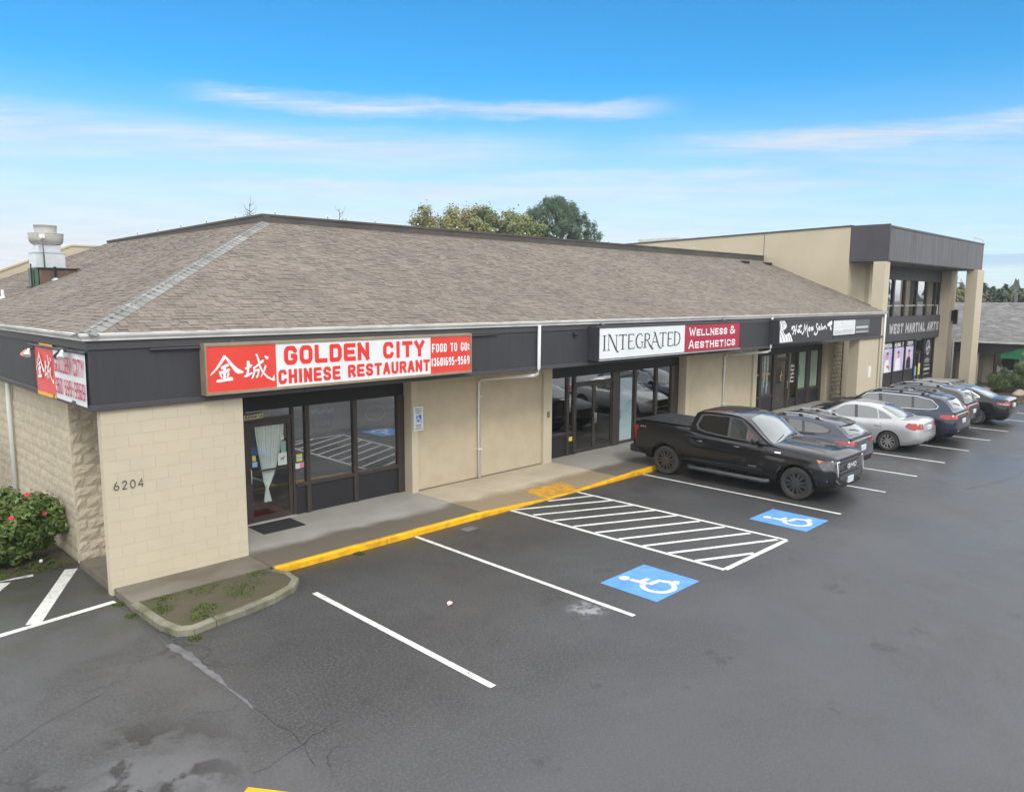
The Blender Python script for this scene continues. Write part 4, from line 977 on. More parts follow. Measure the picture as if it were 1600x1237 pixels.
# --- end door beside the block wall
bar('window_frame', 38.6, 38.72, 0.12, 2.62, 'bronze_frame', 14.83, 14.9); bar('window_frame', 39.62, 39.72, 0.12, 2.62, 'bronze_frame', 14.83, 14.9)
d = empty('side_door'); d.parent = S_
box('door_leaf', 38.72, 39.62, 14.84, 14.88, 0.12, 2.62, MATS['bronze_frame'], d); box('door_glass', 38.85, 39.50, 14.832, 14.838, 0.6, 2.2, MATS['window_glass'], d); box('notice', 39.05, 39.3, 14.826, 14.83, 1.35, 1.9, MATS['notice_green'], d)

# ------------------------------------------------------------------ two storey building
two = tag(empty('two_storey_building'), 'tan two storey building with deep charcoal fascia on tall columns', 'building')
XW = 38.0
poly = [(14.8, 0.0), (32, 0.0), (32, 8.0), (14.8, 8.36)]
b = MB(); b.prism([(p[0], p[1]) for p in poly if False] or poly, 0, XW, XW + 0.25); b.build('side_wall', MATS['tan_wall'], two)
box('wall_joint', XW - 0.004, XW, 19.22, 19.25, 4, 8.2, MATS['charcoal_trim'], two)
b = MB(); b.prism([(14.75, 8.34), (32, 7.98), (32, 8.06), (14.75, 8.42)], 0, XW - 0.04, XW + 0.3); b.build('wall_coping', MATS['charcoal_trim'], two)
b = MB(); b.quad((XW + .2, 13.1, 8.0), (54, 13.1, 7.9), (54, 32, 7.6), (XW + .2, 32, 7.8)); b.build('flat_roof', MATS['flat_roof'], two)
box('front_wall', XW + 0.26, 43.4, 14.81, 15.0, 0, 8.0, MATS['tan_wall'], two)
box('corner_pier', 40.3, 40.85, 14.6, 14.82, 0.05, 6.64, MATS['cream_paint'], two, 0.01)
mat('charcoal_return', (0.060, 0.058, 0.066), (0.05, 0.048, 0.055), 1.2, 4, rough=0.6)
box('fascia_return', XW - 0.02, XW + 0.1, 12.99, 14.78, 6.68, 8.38, MATS['charcoal_return'], two)
fx = [XW - 0.05, 41.2, 44.4, 47.6, 50.8, 53.95]
for i in range(5):
    box('fascia_panel', fx[i] + (0.006 if i else 0), fx[i + 1] - 0.006, 12.93, 12.985, 6.68, 8.20 - 0.0 * i, MATS['grey_siding'], two)
    box('fascia_cap', fx[i], fx[i + 1] - 0.004, 12.90, 13.02, 8.205, 8.30, MATS['grey_siding'], two, 0.01)
box('fascia_return', 53.83, 53.95, 12.99, 15.0, 6.68, 8.30, MATS['grey_siding'], two)
box('canopy_soffit', XW + 0.11, 53.8, 13.0, 15.0, 6.64, 6.70, MATS['grey_siding'], two)
def column(x0, x1, y0, y1, z0, z1): return box('column', x0, x1, y0, y1, z0, z1, MATS['cream_paint'], two, 0.012)
column(37.70, 38.3, 12.995, 13.55, 0.0, 6.64); column(52.35, 53.75, 12.75, 13.35, -0.5, 6.66)
column(52.72, 53.95, 14.25, 14.98, -0.5, 6.64)
box('upper_header', 43.4, 52.7, 14.78, 14.9, 5.94, 6.64, MATS['grey_siding'], two)
box('sign_band', 43.4, 53.0, 14.72, 14.88, 2.56, 3.93, MATS['charcoal_return'], two)
box('window_transom', 43.4, 52.7, 14.84, 14.96, 4.50, 4.56, MATS['aluminium_dull'], two)
mx_ = [43.4, 44.6, 46.4, 48.4, 50.2, 51.9, 52.7]
for i, x_ in enumerate(mx_): box('window_frame', x_ - 0.1, x_ + 0.1, 14.82, 14.96, 3.94, 5.94, MATS['kick_panel'], two)
for i in range(6):
    box('window_pane', mx_[i] + 0.1, mx_[i + 1] - 0.1, 14.9, 14.908, 4.56, 5.94, MATS['window_glass'], two); box('window_pane', mx_[i] + 0.1, mx_[i + 1] - 0.1, 14.9, 14.908, 3.94, 4.50, MATS['window_glass'], two)
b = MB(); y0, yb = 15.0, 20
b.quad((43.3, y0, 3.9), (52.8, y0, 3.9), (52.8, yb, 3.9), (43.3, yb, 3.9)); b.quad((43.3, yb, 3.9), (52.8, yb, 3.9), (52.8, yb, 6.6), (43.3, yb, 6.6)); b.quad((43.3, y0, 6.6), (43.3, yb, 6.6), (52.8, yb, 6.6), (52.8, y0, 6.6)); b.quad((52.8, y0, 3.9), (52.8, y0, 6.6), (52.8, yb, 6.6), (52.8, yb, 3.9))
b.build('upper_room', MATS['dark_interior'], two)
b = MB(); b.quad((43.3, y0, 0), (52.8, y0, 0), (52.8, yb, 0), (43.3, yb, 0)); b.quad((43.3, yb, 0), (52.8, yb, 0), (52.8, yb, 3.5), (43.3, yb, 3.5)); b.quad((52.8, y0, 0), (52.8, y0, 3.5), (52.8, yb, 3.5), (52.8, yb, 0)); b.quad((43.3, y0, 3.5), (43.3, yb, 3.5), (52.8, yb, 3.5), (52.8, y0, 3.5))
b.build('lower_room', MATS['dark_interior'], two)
for x0, x1 in ((43.4, 43.62), (45.06, 45.2), (46.95, 47.12), (48.62, 48.86), (50.35, 50.5), (52.1, 52.3), (52.85, 53.0)): box('window_frame', x0, x1, 14.80, 14.96, 0, 2.56, MATS['kick_panel'], two)
for x0, x1 in ((43.62, 45.06), (45.2, 46.95), (47.12, 48.62), (50.5, 52.1)): box('kick_panel', x0, x1, 14.84, 14.93, 0, 0.84 if x0 < 50 else 0.2, MATS['kick_panel'], two)
box('window_pane', 50.5, 52.1, 14.9, 14.908, 0.2, 2.55, MATS['window_glass'], two); box('window_pane', 52.3, 52.85, 14.9, 14.908, 0, 2.55, MATS['window_glass'], two)
dd = empty('entrance_door'); dd.parent = two
box('transom_pane', 48.86, 50.35, 14.9, 14.908, 1.75, 2.55, MATS['door_glass'], dd)
for x0, x1 in ((48.86, 49.0), (49.5, 49.66), (50.2, 50.35)): box('door_stile', x0, x1, 14.86, 14.94, 0, 1.66, MATS['kick_panel'], dd)
box('door_rail', 48.86, 50.35, 14.85, 14.95, 1.66, 1.75, MATS['kick_panel'], dd)
for x0, x1 in ((49.0, 49.5), (49.66, 50.2)): box('door_glass', x0, x1, 14.9, 14.908, 0.05, 1.66, MATS['door_glass'], dd)
box('notice', 49.72, 50.1, 14.888, 14.892, 0.35, 1.05, MATS['sticker_yellow'], dd); box('notice', 49.05, 49.4, 14.888, 14.892, 0.35, 0.9, MATS['sticker_blue'], dd)
b = MB(); b.tube([(52.3, 14.80, 3.95), (52.3, 14.80, 4.5)], 0.03, 6); b.build('vent_pipe', MATS['spout_white'], two)
b = MB(); b.tube([(54.02, 14.2, 2.4), (54.02, 14.2, -0.4)], 0.05, 6); b.build('downspout', MATS['spout_white'], two)
b = MB(); b.tube([(52.0, 13.0, 8.32), (52.0, 13.0, 8.55), (53.9, 13.0, 8.5), (53.9, 13.0, 8.2)], 0.02, 6); b.build('roof_rail', MATS['aluminium_dull'], two)
b = MB(); b.box(39, 42, 25.2, 28.0, 7.9, 8.42)
tag(b.build('air_conditioner', MATS['aluminium_dull']), 'flat grey rooftop air conditioner behind the tan parapet', 'rooftop unit')

# ------------------------------------------------------------------ far wing across the end of the lot
wing = tag(empty('wing_building'), 'low far shop wing with grey shingled roof beyond the columns', 'building')
ZB = -0.5
b = MB(); b.quad((55.2, 18, 2.28), (55.2, -8, 2.28), (60.5, -8, 4.68), (60.5, 18, 4.68)); b.quad((60.5, 18, 4.68), (60.5, -8, 4.68), (66, -8, 2.28), (66, 18, 2.28)); wr = b.build('roof', MATS['roof_deck'], wing)
vs_, fs, tn = [], [], []; rr = random.Random(8); U = Vector((0, -1, 0)); V = Vector((5.3, 0, 2.4)).normalized()
for r_ in range(40):
    y_ = 0.0
    while y_ < 14:
        w = rr.choice((.2, .3, .4, .5)); shingle_mesh(Vector((55.15, 18 - y_, 2.28)) + V * r_ * 0.145, U, V, w, 0.145, rr.choice((.008, .012, .018)), rr.random(), vs_, fs, tn); y_ += w
o = mesh_obj('shingle_field', vs_, fs, MATS['shingle_grey'], wr); o['kind'] = 'stuff'
at = o.data.attributes.new('tone', 'FLOAT', 'FACE'); at.data.foreach_set('value', tn)
box('gutter', 55.05, 55.2, -8, 18, 2.17, 2.28, MATS['gutter_white'], wing)
box('fascia_panel', 55.25, 55.35, -8, 18, 1.55, 2.2, MATS['kick_panel'], wing)
box('front_wall', 57.0, 57.2, -8, 18, ZB, 2.2, MATS['tan_wall'], wing)
for i, y_ in enumerate((14.75, 14.35, 13.95, 13.55, 13.15)): box('board', 56.93, 56.99, y_, y_ + 0.36, ZB, 1.7, MATS['tan_wall' if i % 2 else 'room_wall'], wing)
box('dark_door', 56.92, 56.98, 15.3, 16.1, ZB, 1.7, MATS['kick_panel'], wing)
for y0, y1 in ((9.4, 12.45), (5.5, 9.2)):
    box('window_frame', 56.88, 56.99, y0 - 0.08, y1 + 0.08, 0.05, 1.62, MATS['kick_panel'], wing); box('window_pane', 56.85, 56.875, y0, y1, 0.15, 1.5, MATS['window_glass'], wing)
def column2(y_): box('post', 55.4, 55.7, y_, y_ + 0.3, ZB, 1.56, MATS['cream_paint'], wing)
column2(13.1); column2(5.0)
# window mural: abstract pale and dark shapes
k = Ink((56.84, 12.4, 0.15), (0, -1, 0), (0, 0, 1), 0.004)
k.poly([(0.05, 0.0), (1.55, 0.0), (1.5, 0.5), (1.25, 0.3), (0.75, 0.22), (0.35, 0.32), (0.1, 0.55)]); k.poly([(1.7, 0), (2.9, 0), (2.9, 0.8), (2.2, 0.9), (1.8, 0.5)])
k.build('window_mural', MATS['letter_white'], wing)
k = Ink((56.835, 12.4, 0.15), (0, -1, 0), (0, 0, 1), 0.006); k.disc((0.8, 0.75), 0.5, 20); k.stroke([(0.3, 0.2), (0.5, 0.12), (1.1, 0.12), (1.3, 0.2)], 0.08); k.build('window_mural', MATS['ink_black'], wing)
mat('mural_orange', (0.45, 0.16, 0.05), rough=0.5)
k = Ink((56.83, 12.4, 0.15), (0, -1, 0), (0, 0, 1), 0.008); k.stroke([(1.75, 0.3), (2.0, 0.5), (1.95, 0.85), (2.2, 1.1)], 0.16); k.build('window_mural', MATS['mural_orange'], wing)
CJK = [[(0.315, 0.647), (0.354, 0.637), (0.348, 0.599), (0.278, 0.504), (0.187, 0.402), (0.115, 0.339), (0.059, 0.301), (0.085, 0.348), (0.157, 0.419), (0.232, 0.522), (0.29, 0.61)], [(0.331, 0.641), (0.392, 0.589), (0.482, 0.476), (0.559, 0.402), (0.67, 0.34), (0.644, 0.311), (0.555, 0.309), (0.508, 0.343), (0.433, 0.448), (0.359, 0.56), (0.329, 0.593)], [(0.251, 0.444), (0.38, 0.501), (0.41, 0.465), (0.353, 0.43), (0.265, 0.397)], [(0.212, 0.37), (0.319, 0.379), (0.399, 0.412), (0.422, 0.387), (0.388, 0.343), (0.23, 0.316)], [(0.299, 0.457), (0.347, 0.469), (0.339, 0.193), (0.287, 0.196)], [(0.222, 0.308), (0.251, 0.322), (0.285, 0.258), (0.258, 0.245)], [(0.372, 0.337), (0.411, 0.326), (0.385, 0.266), (0.348, 0.246)], [(0.16, 0.206), (0.195, 0.231), (0.312, 0.228), (0.425, 0.264), (0.464, 0.245), (0.466, 0.199), (0.374, 0.193), (0.216, 0.179), (0.177, 0.182)], [(0.68, 0.394), (0.739, 0.43), (0.806, 0.457), (0.839, 0.447), (0.804, 0.41), (0.712, 0.369)], [(0.726, 0.517), (0.76, 0.53), (0.791, 0.497), (0.769, 0.365), (0.749, 0.272), (0.708, 0.275), (0.728, 0.368)], [(0.658, 0.255), (0.708, 0.283), (0.8, 0.316), (0.833, 0.314), (0.815, 0.283), (0.731, 0.242), (0.69, 0.232)], [(0.828, 0.393), (0.905, 0.436), (1.009, 0.525), (1.052, 0.53), (1.05, 0.491), (0.972, 0.439), (0.869, 0.375)], [(0.845, 0.392), (0.886, 0.381), (0.879, 0.295), (0.837, 0.211), (0.803, 0.193), (0.822, 0.251), (0.847, 0.313)], [(0.885, 0.358), (0.953, 0.377), (0.969, 0.352), (0.948, 0.258), (0.912, 0.205), (0.888, 0.231), (0.924, 0.276), (0.931, 0.331), (0.892, 0.326)], [(0.896, 0.633), (0.927, 0.643), (0.961, 0.575), (0.981, 0.447), (1.035, 0.316), (1.117, 0.231), (1.201, 0.177), (1.247, 0.251), (1.26, 0.14), (1.216, 0.135), (1.098, 0.2), (1.009, 0.302), (0.955, 0.417), (0.934, 0.529), (0.912, 0.601)], [(1.074, 0.441), (1.103, 0.408), (1.069, 0.33), (0.989, 0.216), (0.98, 0.224), (1.036, 0.332), (1.058, 0.395)], [(1.063, 0.601), (1.139, 0.581), (1.146, 0.549), (1.111, 0.527), (1.079, 0.561)]]
SALON = [[(1.069, 0.545), (0.971, 0.507), (0.963, 0.574), (1.061, 0.606), (1.184, 0.587), (1.144, 0.422), (1.056, 0.296)], [(1.357, 0.664), (1.316, 0.498), (1.256, 0.29)], [(1.081, 0.437), (1.367, 0.483)], [(1.519, 0.493), (1.449, 0.413), (1.534, 0.37), (1.6, 0.436), (1.519, 0.493)], [(1.682, 0.673), (1.62, 0.422), (1.688, 0.374), (1.809, 0.403)], [(1.508, 0.579), (1.813, 0.621)], [(1.816, 0.343), (1.915, 0.305), (1.997, 0.398), (2.039, 0.665), (2.126, 0.477), (2.146, 0.427), (2.251, 0.644), (2.303, 0.389), (2.392, 0.193), (2.442, 0.205)], [(2.423, 0.455), (2.526, 0.508), (2.455, 0.551), (2.402, 0.47), (2.475, 0.398), (2.567, 0.437)], [(2.696, 0.545), (2.609, 0.514), (2.707, 0.456), (2.636, 0.402)], [(2.825, 0.556), (2.739, 0.516), (2.825, 0.458), (2.753, 0.41)], [(3.252, 0.631), (3.128, 0.661), (3.086, 0.578), (3.223, 0.448), (3.229, 0.307), (3.086, 0.232), (2.947, 0.282), (3.003, 0.356)], [(3.427, 0.528), (3.33, 0.544), (3.304, 0.446), (3.375, 0.416), (3.431, 0.499), (3.456, 0.414)], [(3.563, 0.666), (3.547, 0.44), (3.598, 0.416)], [(3.684, 0.536), (3.637, 0.48), (3.712, 0.43), (3.774, 0.477), (3.684, 0.536)], [(3.869, 0.431), (3.854, 0.54), (3.956, 0.549), (4.053, 0.455), (4.098, 0.431)]]
LADY = [[(-0.057, 0.825), (0.345, 0.822), (0.518, 0.69), (0.528, 0.598), (0.409, 0.522), (0.269, 0.473), (0.319, 0.393), (0.492, 0.303), (0.776, 0.393), (0.94, 0.268), (1.086, 0.048), (0.031, 0.035)]]
LADYL = [[(0.077, 0.804), (0.194, 0.632), (0.243, 0.447)], [(0.174, 0.802), (0.308, 0.642), (0.304, 0.524)], [(0.128, 0.451), (0.41, 0.258), (0.519, 0.069)], [(0.033, 0.375), (0.215, 0.186), (0.259, 0.053)], [(0.612, 0.278), (0.713, 0.169), (0.697, 0.049)], [(0.784, 0.326), (0.862, 0.163), (0.923, 0.054)], [(0.296, 0.747), (0.418, 0.692)], [(0.015, 0.688), (0.082, 0.452)]]
DRYER = [[(4.121, 0.612), (4.284, 0.695), (4.521, 0.762), (4.615, 0.702), (4.582, 0.587), (4.376, 0.539), (4.223, 0.532)], [(4.389, 0.548), (4.518, 0.536), (4.597, 0.383), (4.471, 0.372)]]
# ------------------------------------------------------------------ signs
PX, PZ = (1, 0, 0), (0, 0, 1)
def cabinet(name, label, x0, x1, z0, z1, yf, yb, frame, lip=0.05, cat='sign', xr0=None):
    """sign cabinet: body behind a frame lip"""
    t = tag(empty(name, (0, 0, 0)), label, cat)
    box('cabinet', x0, x1, yf + 0.012, yb, z0, z1, MATS[frame], t)
    for a in ((x0, x1, z1 - lip, z1), (x0, x1, z0, z0 + lip), (x0, x0 + lip * .6, z0 + lip, z1 - lip), (x1 - lip * .6, x1, z0 + lip, z1 - lip)):
        box('frame', a[0], a[1], yf - 0.012, yf + 0.012, a[2], a[3], MATS[frame], t, 0.004)
    return t
# --- the restaurant's long light box
s1 = cabinet('restaurant_sign', 'long red and white restaurant sign reading GOLDEN CITY CHINESE RESTAURANT above the entrance', 5.43, 11.54, 3.19, 4.085, 12.8, 12.998, 'sign_frame_tan', 0.055)
def face(t, x0, x1, z0, z1, m, y=12.808, name='panel'): return box(name, x0, x1, y - 0.006, y + 0.004, z0, z1, MATS[m], t)
p1 = face(s1, 5.462, 6.742, 3.245, 4.03, 'sign_red'); p2 = face(s1, 6.745, 8.745, 3.245, 4.03, 'sign_white'); p3 = face(s1, 8.749, 10.352, 3.245, 4.03, 'sign_white'); p4 = face(s1, 10.355, 11.508, 3.245, 4.03, 'sign_red')
k = Ink((5.45, 12.802, 3.23), PX, PZ, 0.003)
for q in CJK: k.poly(q)
k.build('lettering', MATS['letter_white'], p1)
k = Ink((0, 12.802, 0), PX, PZ, 0.003); k.text('GOLDEN', 6.90, 8.77, 3.635, 3.985, 0.086, 0.17, 0.2); k.build('lettering', MATS['letter_red'], p2)
k = Ink((0, 12.802, 0), PX, PZ, 0.003); k.text('CITY', 9.11, 10.18, 3.635, 3.975, 0.086, 0.20, 0.2); k.build('lettering', MATS['letter_red'], p3)
k = Ink((0, 12.802, 0), PX, PZ, 0.0036); k.text('CHINESE', 6.775, 8.09, 3.29, 3.555, 0.062, 0.20, 0.2); k.build('lettering', MATS['letter_red'], p2)
k = Ink((0, 12.802, 0), PX, PZ, 0.0036); k.text('RESTAURANT', 8.265, 10.325, 3.31, 3.56, 0.060, 0.18, 0.2); k.build('lettering', MATS['letter_red'], p3)
for T_ in (0,):
    k = Ink((0, 12.802, 0), PX, PZ, 0.003); k.text('FOOD TO GO:', 10.39, 11.47, 3.70, 3.885, 0.030, 0.26, 0.2); k.build('lettering', MATS['letter_white'], p4)
k = Ink((0, 12.802, 0), PX, PZ, 0.003); k.text('(360)695-9569', 10.375, 11.475, 3.395, 3.58, 0.030, 0.24, 0.2); k.build('lettering', MATS['letter_white'], p4)
# --- corner banner on the left fascia
mat('banner_red', (0.72, 0.11, 0.10), (0.66, 0.09, 0.085), 2, 4, rough=0.5); mat('banner_edge', (0.75, 0.42, 0.05), rough=0.5); mat('banner_crimson', (0.55, 0.02, 0.09), rough=0.5)
bn = tag(empty('corner_banner'), 'smaller red and white vinyl banner reading GOLDEN CITY with phone number on the left fascia', 'banner')
OB = Vector((3.688, 16.02, 3.13)); UB, VB = Vector((0, -1, 0)), Vector((0, 0, 1)); BW, BH = 2.92, 0.88
def vinyl(name, u0, u1, v0, v1, m, off=0.0):
    b = MB(); n = 12; vs_ = []
    for j in range(4):
        for i in range(n + 1):
            u = u0 + (u1 - u0) * i / n; v = v0 + (v1 - v0) * j / 3
            w = 0.008 * math.sin(u * 5 + v * 2) + 0.006 * math.sin(u * 11)
            vs_.append(OB + UB * u + VB * v + Vector((-0.016 - off - w, 0, 0)))
    return b.add(vs_, [(j * (n + 1) + i, j * (n + 1) + i + 1, (j + 1) * (n + 1) + i + 1, (j + 1) * (n + 1) + i) for j in range(3) for i in range(n)]).build(name, MATS[m], bn, smooth=True)
vr = vinyl('red_panel', 0, 1.2, 0.0, BH, 'banner_red'); vw = vinyl('white_panel', 1.2, BW, 0.0, BH, 'sign_white'); vinyl('gold_edge', 0.0, 1.2, -0.035, 0.03, 'banner_edge', 0.004); vinyl('gold_edge', 0.3, 1.2, BH - 0.03, BH + 0.03, 'banner_edge', 0.004)
k = Ink(OB + Vector((-0.036, 0, 0.08)), UB, VB, 0.003)
for q in CJK: k.poly([(0.02 + p[0] * 0.93, 0.02 + p[1] * 0.98) for p in q])
k.build('lettering', MATS['letter_white'], vr)
k = Ink(OB + Vector((-0.036, 0, 0)), UB, VB, 0.003); k.text('GOLDEN CITY', 1.26, 2.86, 0.47, 0.75, 0.034, 0.26, 0.2); k.build('lettering', MATS['banner_crimson'], vw); k = Ink(OB + Vector((-0.036, 0, 0)), UB, VB, 0.003); k.text('360 695-9569', 1.27, 2.87, 0.10, 0.37, 0.032, 0.26, 0.2); k.build('lettering', MATS['banner_crimson'], vw)
# --- wellness sign
s2 = cabinet('wellness_sign', 'white and crimson sign reading INTEGRATED WELLNESS & AESTHETICS in a charcoal cabinet', 15.90, 23.50, 3.22, 4.13, 12.6, 12.998, 'charcoal_siding', 0.045)
q1 = face(s2, 15.93, 20.085, 3.265, 4.085, 'sign_white', 12.608); q2 = face(s2, 20.09, 23.47, 3.265, 4.085, 'sign_crimson', 12.608)
box('frame_lip', 15.9, 23.5, 12.575, 12.6, 3.215, 3.245, MATS['aluminium_dull'], s2)
k = Ink((0, 12.602, 0), PX, PZ, 0.003)
def serif_word(k, x0, z0, z1):
    """tall thin roman capitals with long tails"""
    H = z1 - z0; T, t = 0.058, 0.026; F = 0.815
    def S(pts, w, x): k.stroke([(x0 + (x - x0 + p[0]) * F, z0 + p[1] * H) for p in pts], w)
    def sf(x, y, w=0.10): k.stroke([(x0 + (x - x0 - w) * F, z0 + y * H), (x0 + (x - x0 + w) * F, z0 + y * H)], 0.02)
    x = x0                                                                    # I
    S([(0.06, 0), (0.06, 1)], T, x); sf(x + .06, 0); sf(x + .06, 1); x += 0.25
    S([(0.04, 0), (0.04, 1)], t, x); S([(0, 1.08), (0.10, 1.0), (0.42, 0.05), (0.52, -0.16), (0.60, -0.16)], [t, T, T, T * .8, t * .6], x); S([(0.46, 0.02), (0.46, 1)], t, x); sf(x + .46, 1, .08); sf(x + .04, 0, .08); x += 0.60   # N
    S([(0, 1), (0.42, 1)], t, x); S([(0.21, 0), (0.21, 1)], T, x); sf(x + .21, 0); S([(0, 1), (0, .88)], t, x); S([(0.42, 1), (0.42, .88)], t, x); x += 0.50     # T
    S([(0.05, 0), (0.05, 1)], T, x); S([(0.02, 1), (0.33, 1), (0.33, .88)], t, x); S([(0.05, .52), (0.27, .52)], t, x); S([(0.02, 0), (0.36, 0), (0.38, .14)], t, x); x += 0.45   # E
    S([(0.40, .82), (0.34, .97), (0.22, 1.02), (0.10, .90), (0.02, .62), (0.03, .34), (0.12, .08), (0.26, -.02), (0.38, .06), (0.38, .42)], [t, t, t, T * .8, T, T, T * .8, t, t, T * .7], x); sf(x + .38, .42, .08); x += 0.50   # G
    S([(0.05, 0), (0.05, 1)], T, x); S([(0.05, 1), (0.22, 1), (0.31, .88), (0.31, .66), (0.22, .53), (0.05, .53)], [t, t, T * .8, T * .8, t, t], x); S([(0.18, .52), (0.36, .12), (0.50, -0.14), (0.60, -.12)], [t, T, T * .8, t * .6], x); sf(x + .05, 0); x += 0.44  # R
    S([(0.0, 0), (0.22, 1.0)], t, x); S([(0.12, 1.10), (0.22, 1.0), (0.44, .08), (0.56, -0.14), (0.66, -.10)], [t * .7, T, T, T * .7, t * .6], x); S([(0.07, .36), (0.36, .36)], t, x); sf(x, 0, .07); x += 0.50    # A
    S([(0, 1), (0.42, 1)], t, x); S([(0.21, 0), (0.21, 1)], T, x); sf(x + .21, 0); S([(0, 1), (0, .88)], t, x); S([(0.42, 1), (0.42, .88)], t, x); x += 0.50
    S([(0.05, 0), (0.05, 1)], T, x); S([(0.02, 1), (0.33, 1), (0.33, .88)], t, x); S([(0.05, .52), (0.27, .52)], t, x); S([(0.02, 0), (0.36, 0), (0.38, .14)], t, x); x += 0.43
    S([(0.05, 0), (0.05, 1.08)], T, x); S([(0.0, 1), (0.2, 1), (0.36, .82), (0.40, .5), (0.34, .16), (0.18, 0), (0.0, 0)], [t, t, T * .8, T, T * .8, t, t], x)
    return x + 0.42
xe = serif_word(k, 16.1, 3.49, 3.885)
k.build('lettering', MATS['ink_dark'], q1)
k = Ink((0, 12.602, 0), PX, PZ, 0.003); k.text('WELLNESS', 20.33, 22.62, 3.735, 4.0, 0.046, 0.20, 0.2, small=0.78, serif=0.035); k.text('&', 22.80, 23.15, 3.735, 4.0, 0.046, 0.2); k.build('lettering', MATS['letter_white'], q2); k = Ink((0, 12.602, 0), PX, PZ, 0.003)
k.text('AESTHETICS', 20.32, 23.17, 3.35, 3.615, 0.046, 0.20, 0.2, small=0.78, serif=0.035); k.build('lettering', MATS['letter_white'], q2)
# --- salon sign and the smaller office panel beside it
s3 = cabinet('salon_sign', 'charcoal hair salon sign reading Hot Mess Salon with a white hair drawing', 26.37, 31.15, 3.23, 4.13, 12.6, 12.998, 'charcoal_siding', 0.03)
r1 = face(s3, 26.39, 31.13, 3.26, 4.10, 'charcoal_siding', 12.606)
k = Ink((26.4, 12.600, 3.26), PX, PZ, 0.003)
for q in SALON: k.stroke(q, 0.062)
k.build('lettering', MATS['letter_white'], r1)
k = Ink((26.4, 12.600, 3.26), PX, PZ, 0.003)
b_ = LADY[0]; pts2 = [Vector((p[0], p[1])) for p in b_]
vv, ee, ff, *_r = delaunay_2d_cdt(pts2, [], [list(range(len(pts2)))], 1, 1e-5)
k.mb.add([k.P((p.x, p.y)) for p in vv], [tuple(f) for f in ff])
for q in DRYER: k.poly(q)
k.build('hair_drawing', MATS['letter_white'], r1)
k = Ink((26.4, 12.600, 3.26), PX, PZ, 0.0045)
for q in LADYL: k.stroke(q, 0.028)
k.build('hair_lines', MATS['ink_dark'], r1)
s4 = tag(empty('office_sign'), 'small white and grey-green office panel with faint print beside the salon sign', 'sign')
mat('sage_panel', (0.10, 0.115, 0.105), rough=0.4); mat('faint_print', (0.52, 0.55, 0.57), rough=0.5)
a1 = box('white_panel', 32.0, 34.34, 12.94, 12.998, 3.37, 3.98, MATS['sign_white'], s4); a2 = box('grey_panel', 34.345, 36.0, 12.94, 12.998, 3.37, 3.98, MATS['sage_panel'], s4)
k = Ink((32.0, 12.94, 3.37), PX, PZ, 0.003)
k.stroke([(0.6, 0.34), (2.2, 0.34)], 0.02); k.stroke([(0.75, 0.5), (0.95, 0.5)], 0.05); k.stroke([(0.15, 0.12), (0.9, 0.12)], 0.15); k.stroke([(0.95, 0.14), (2.2, 0.14)], 0.17); k.build('print', MATS['faint_print'], a1)
k = Ink((34.35, 12.94, 3.37), PX, PZ, 0.003); k.stroke([(0.1, 0.08), (1.5, 0.08)], 0.04); k.stroke([(0.1, 0.28), (1.5, 0.28)], 0.09); k.build('print', MATS['faint_print'], a2)
# --- martial arts lettering
t = tag(empty('martial_arts_lettering'), 'grey block letters reading WEST MARTIAL ARTS across the dark band', 'lettering')
mat('letter_grey', (0.46, 0.46, 0.46), (0.38, 0.38, 0.38), 2, 4, rough=0.6)
for w_, x0, x1 in (('WEST', 43.8, 46.0), ('MARTIAL', 46.4, 49.9), ('ARTS', 50.25, 52.4)):
    k = Ink((0, 14.72, 0), PX, PZ, 0.02); k.text(w_, x0, x1, 2.98, 3.54, 0.15, 0.17, 0.18, shear=0.1); k.build('letters', MATS['letter_grey'], t)
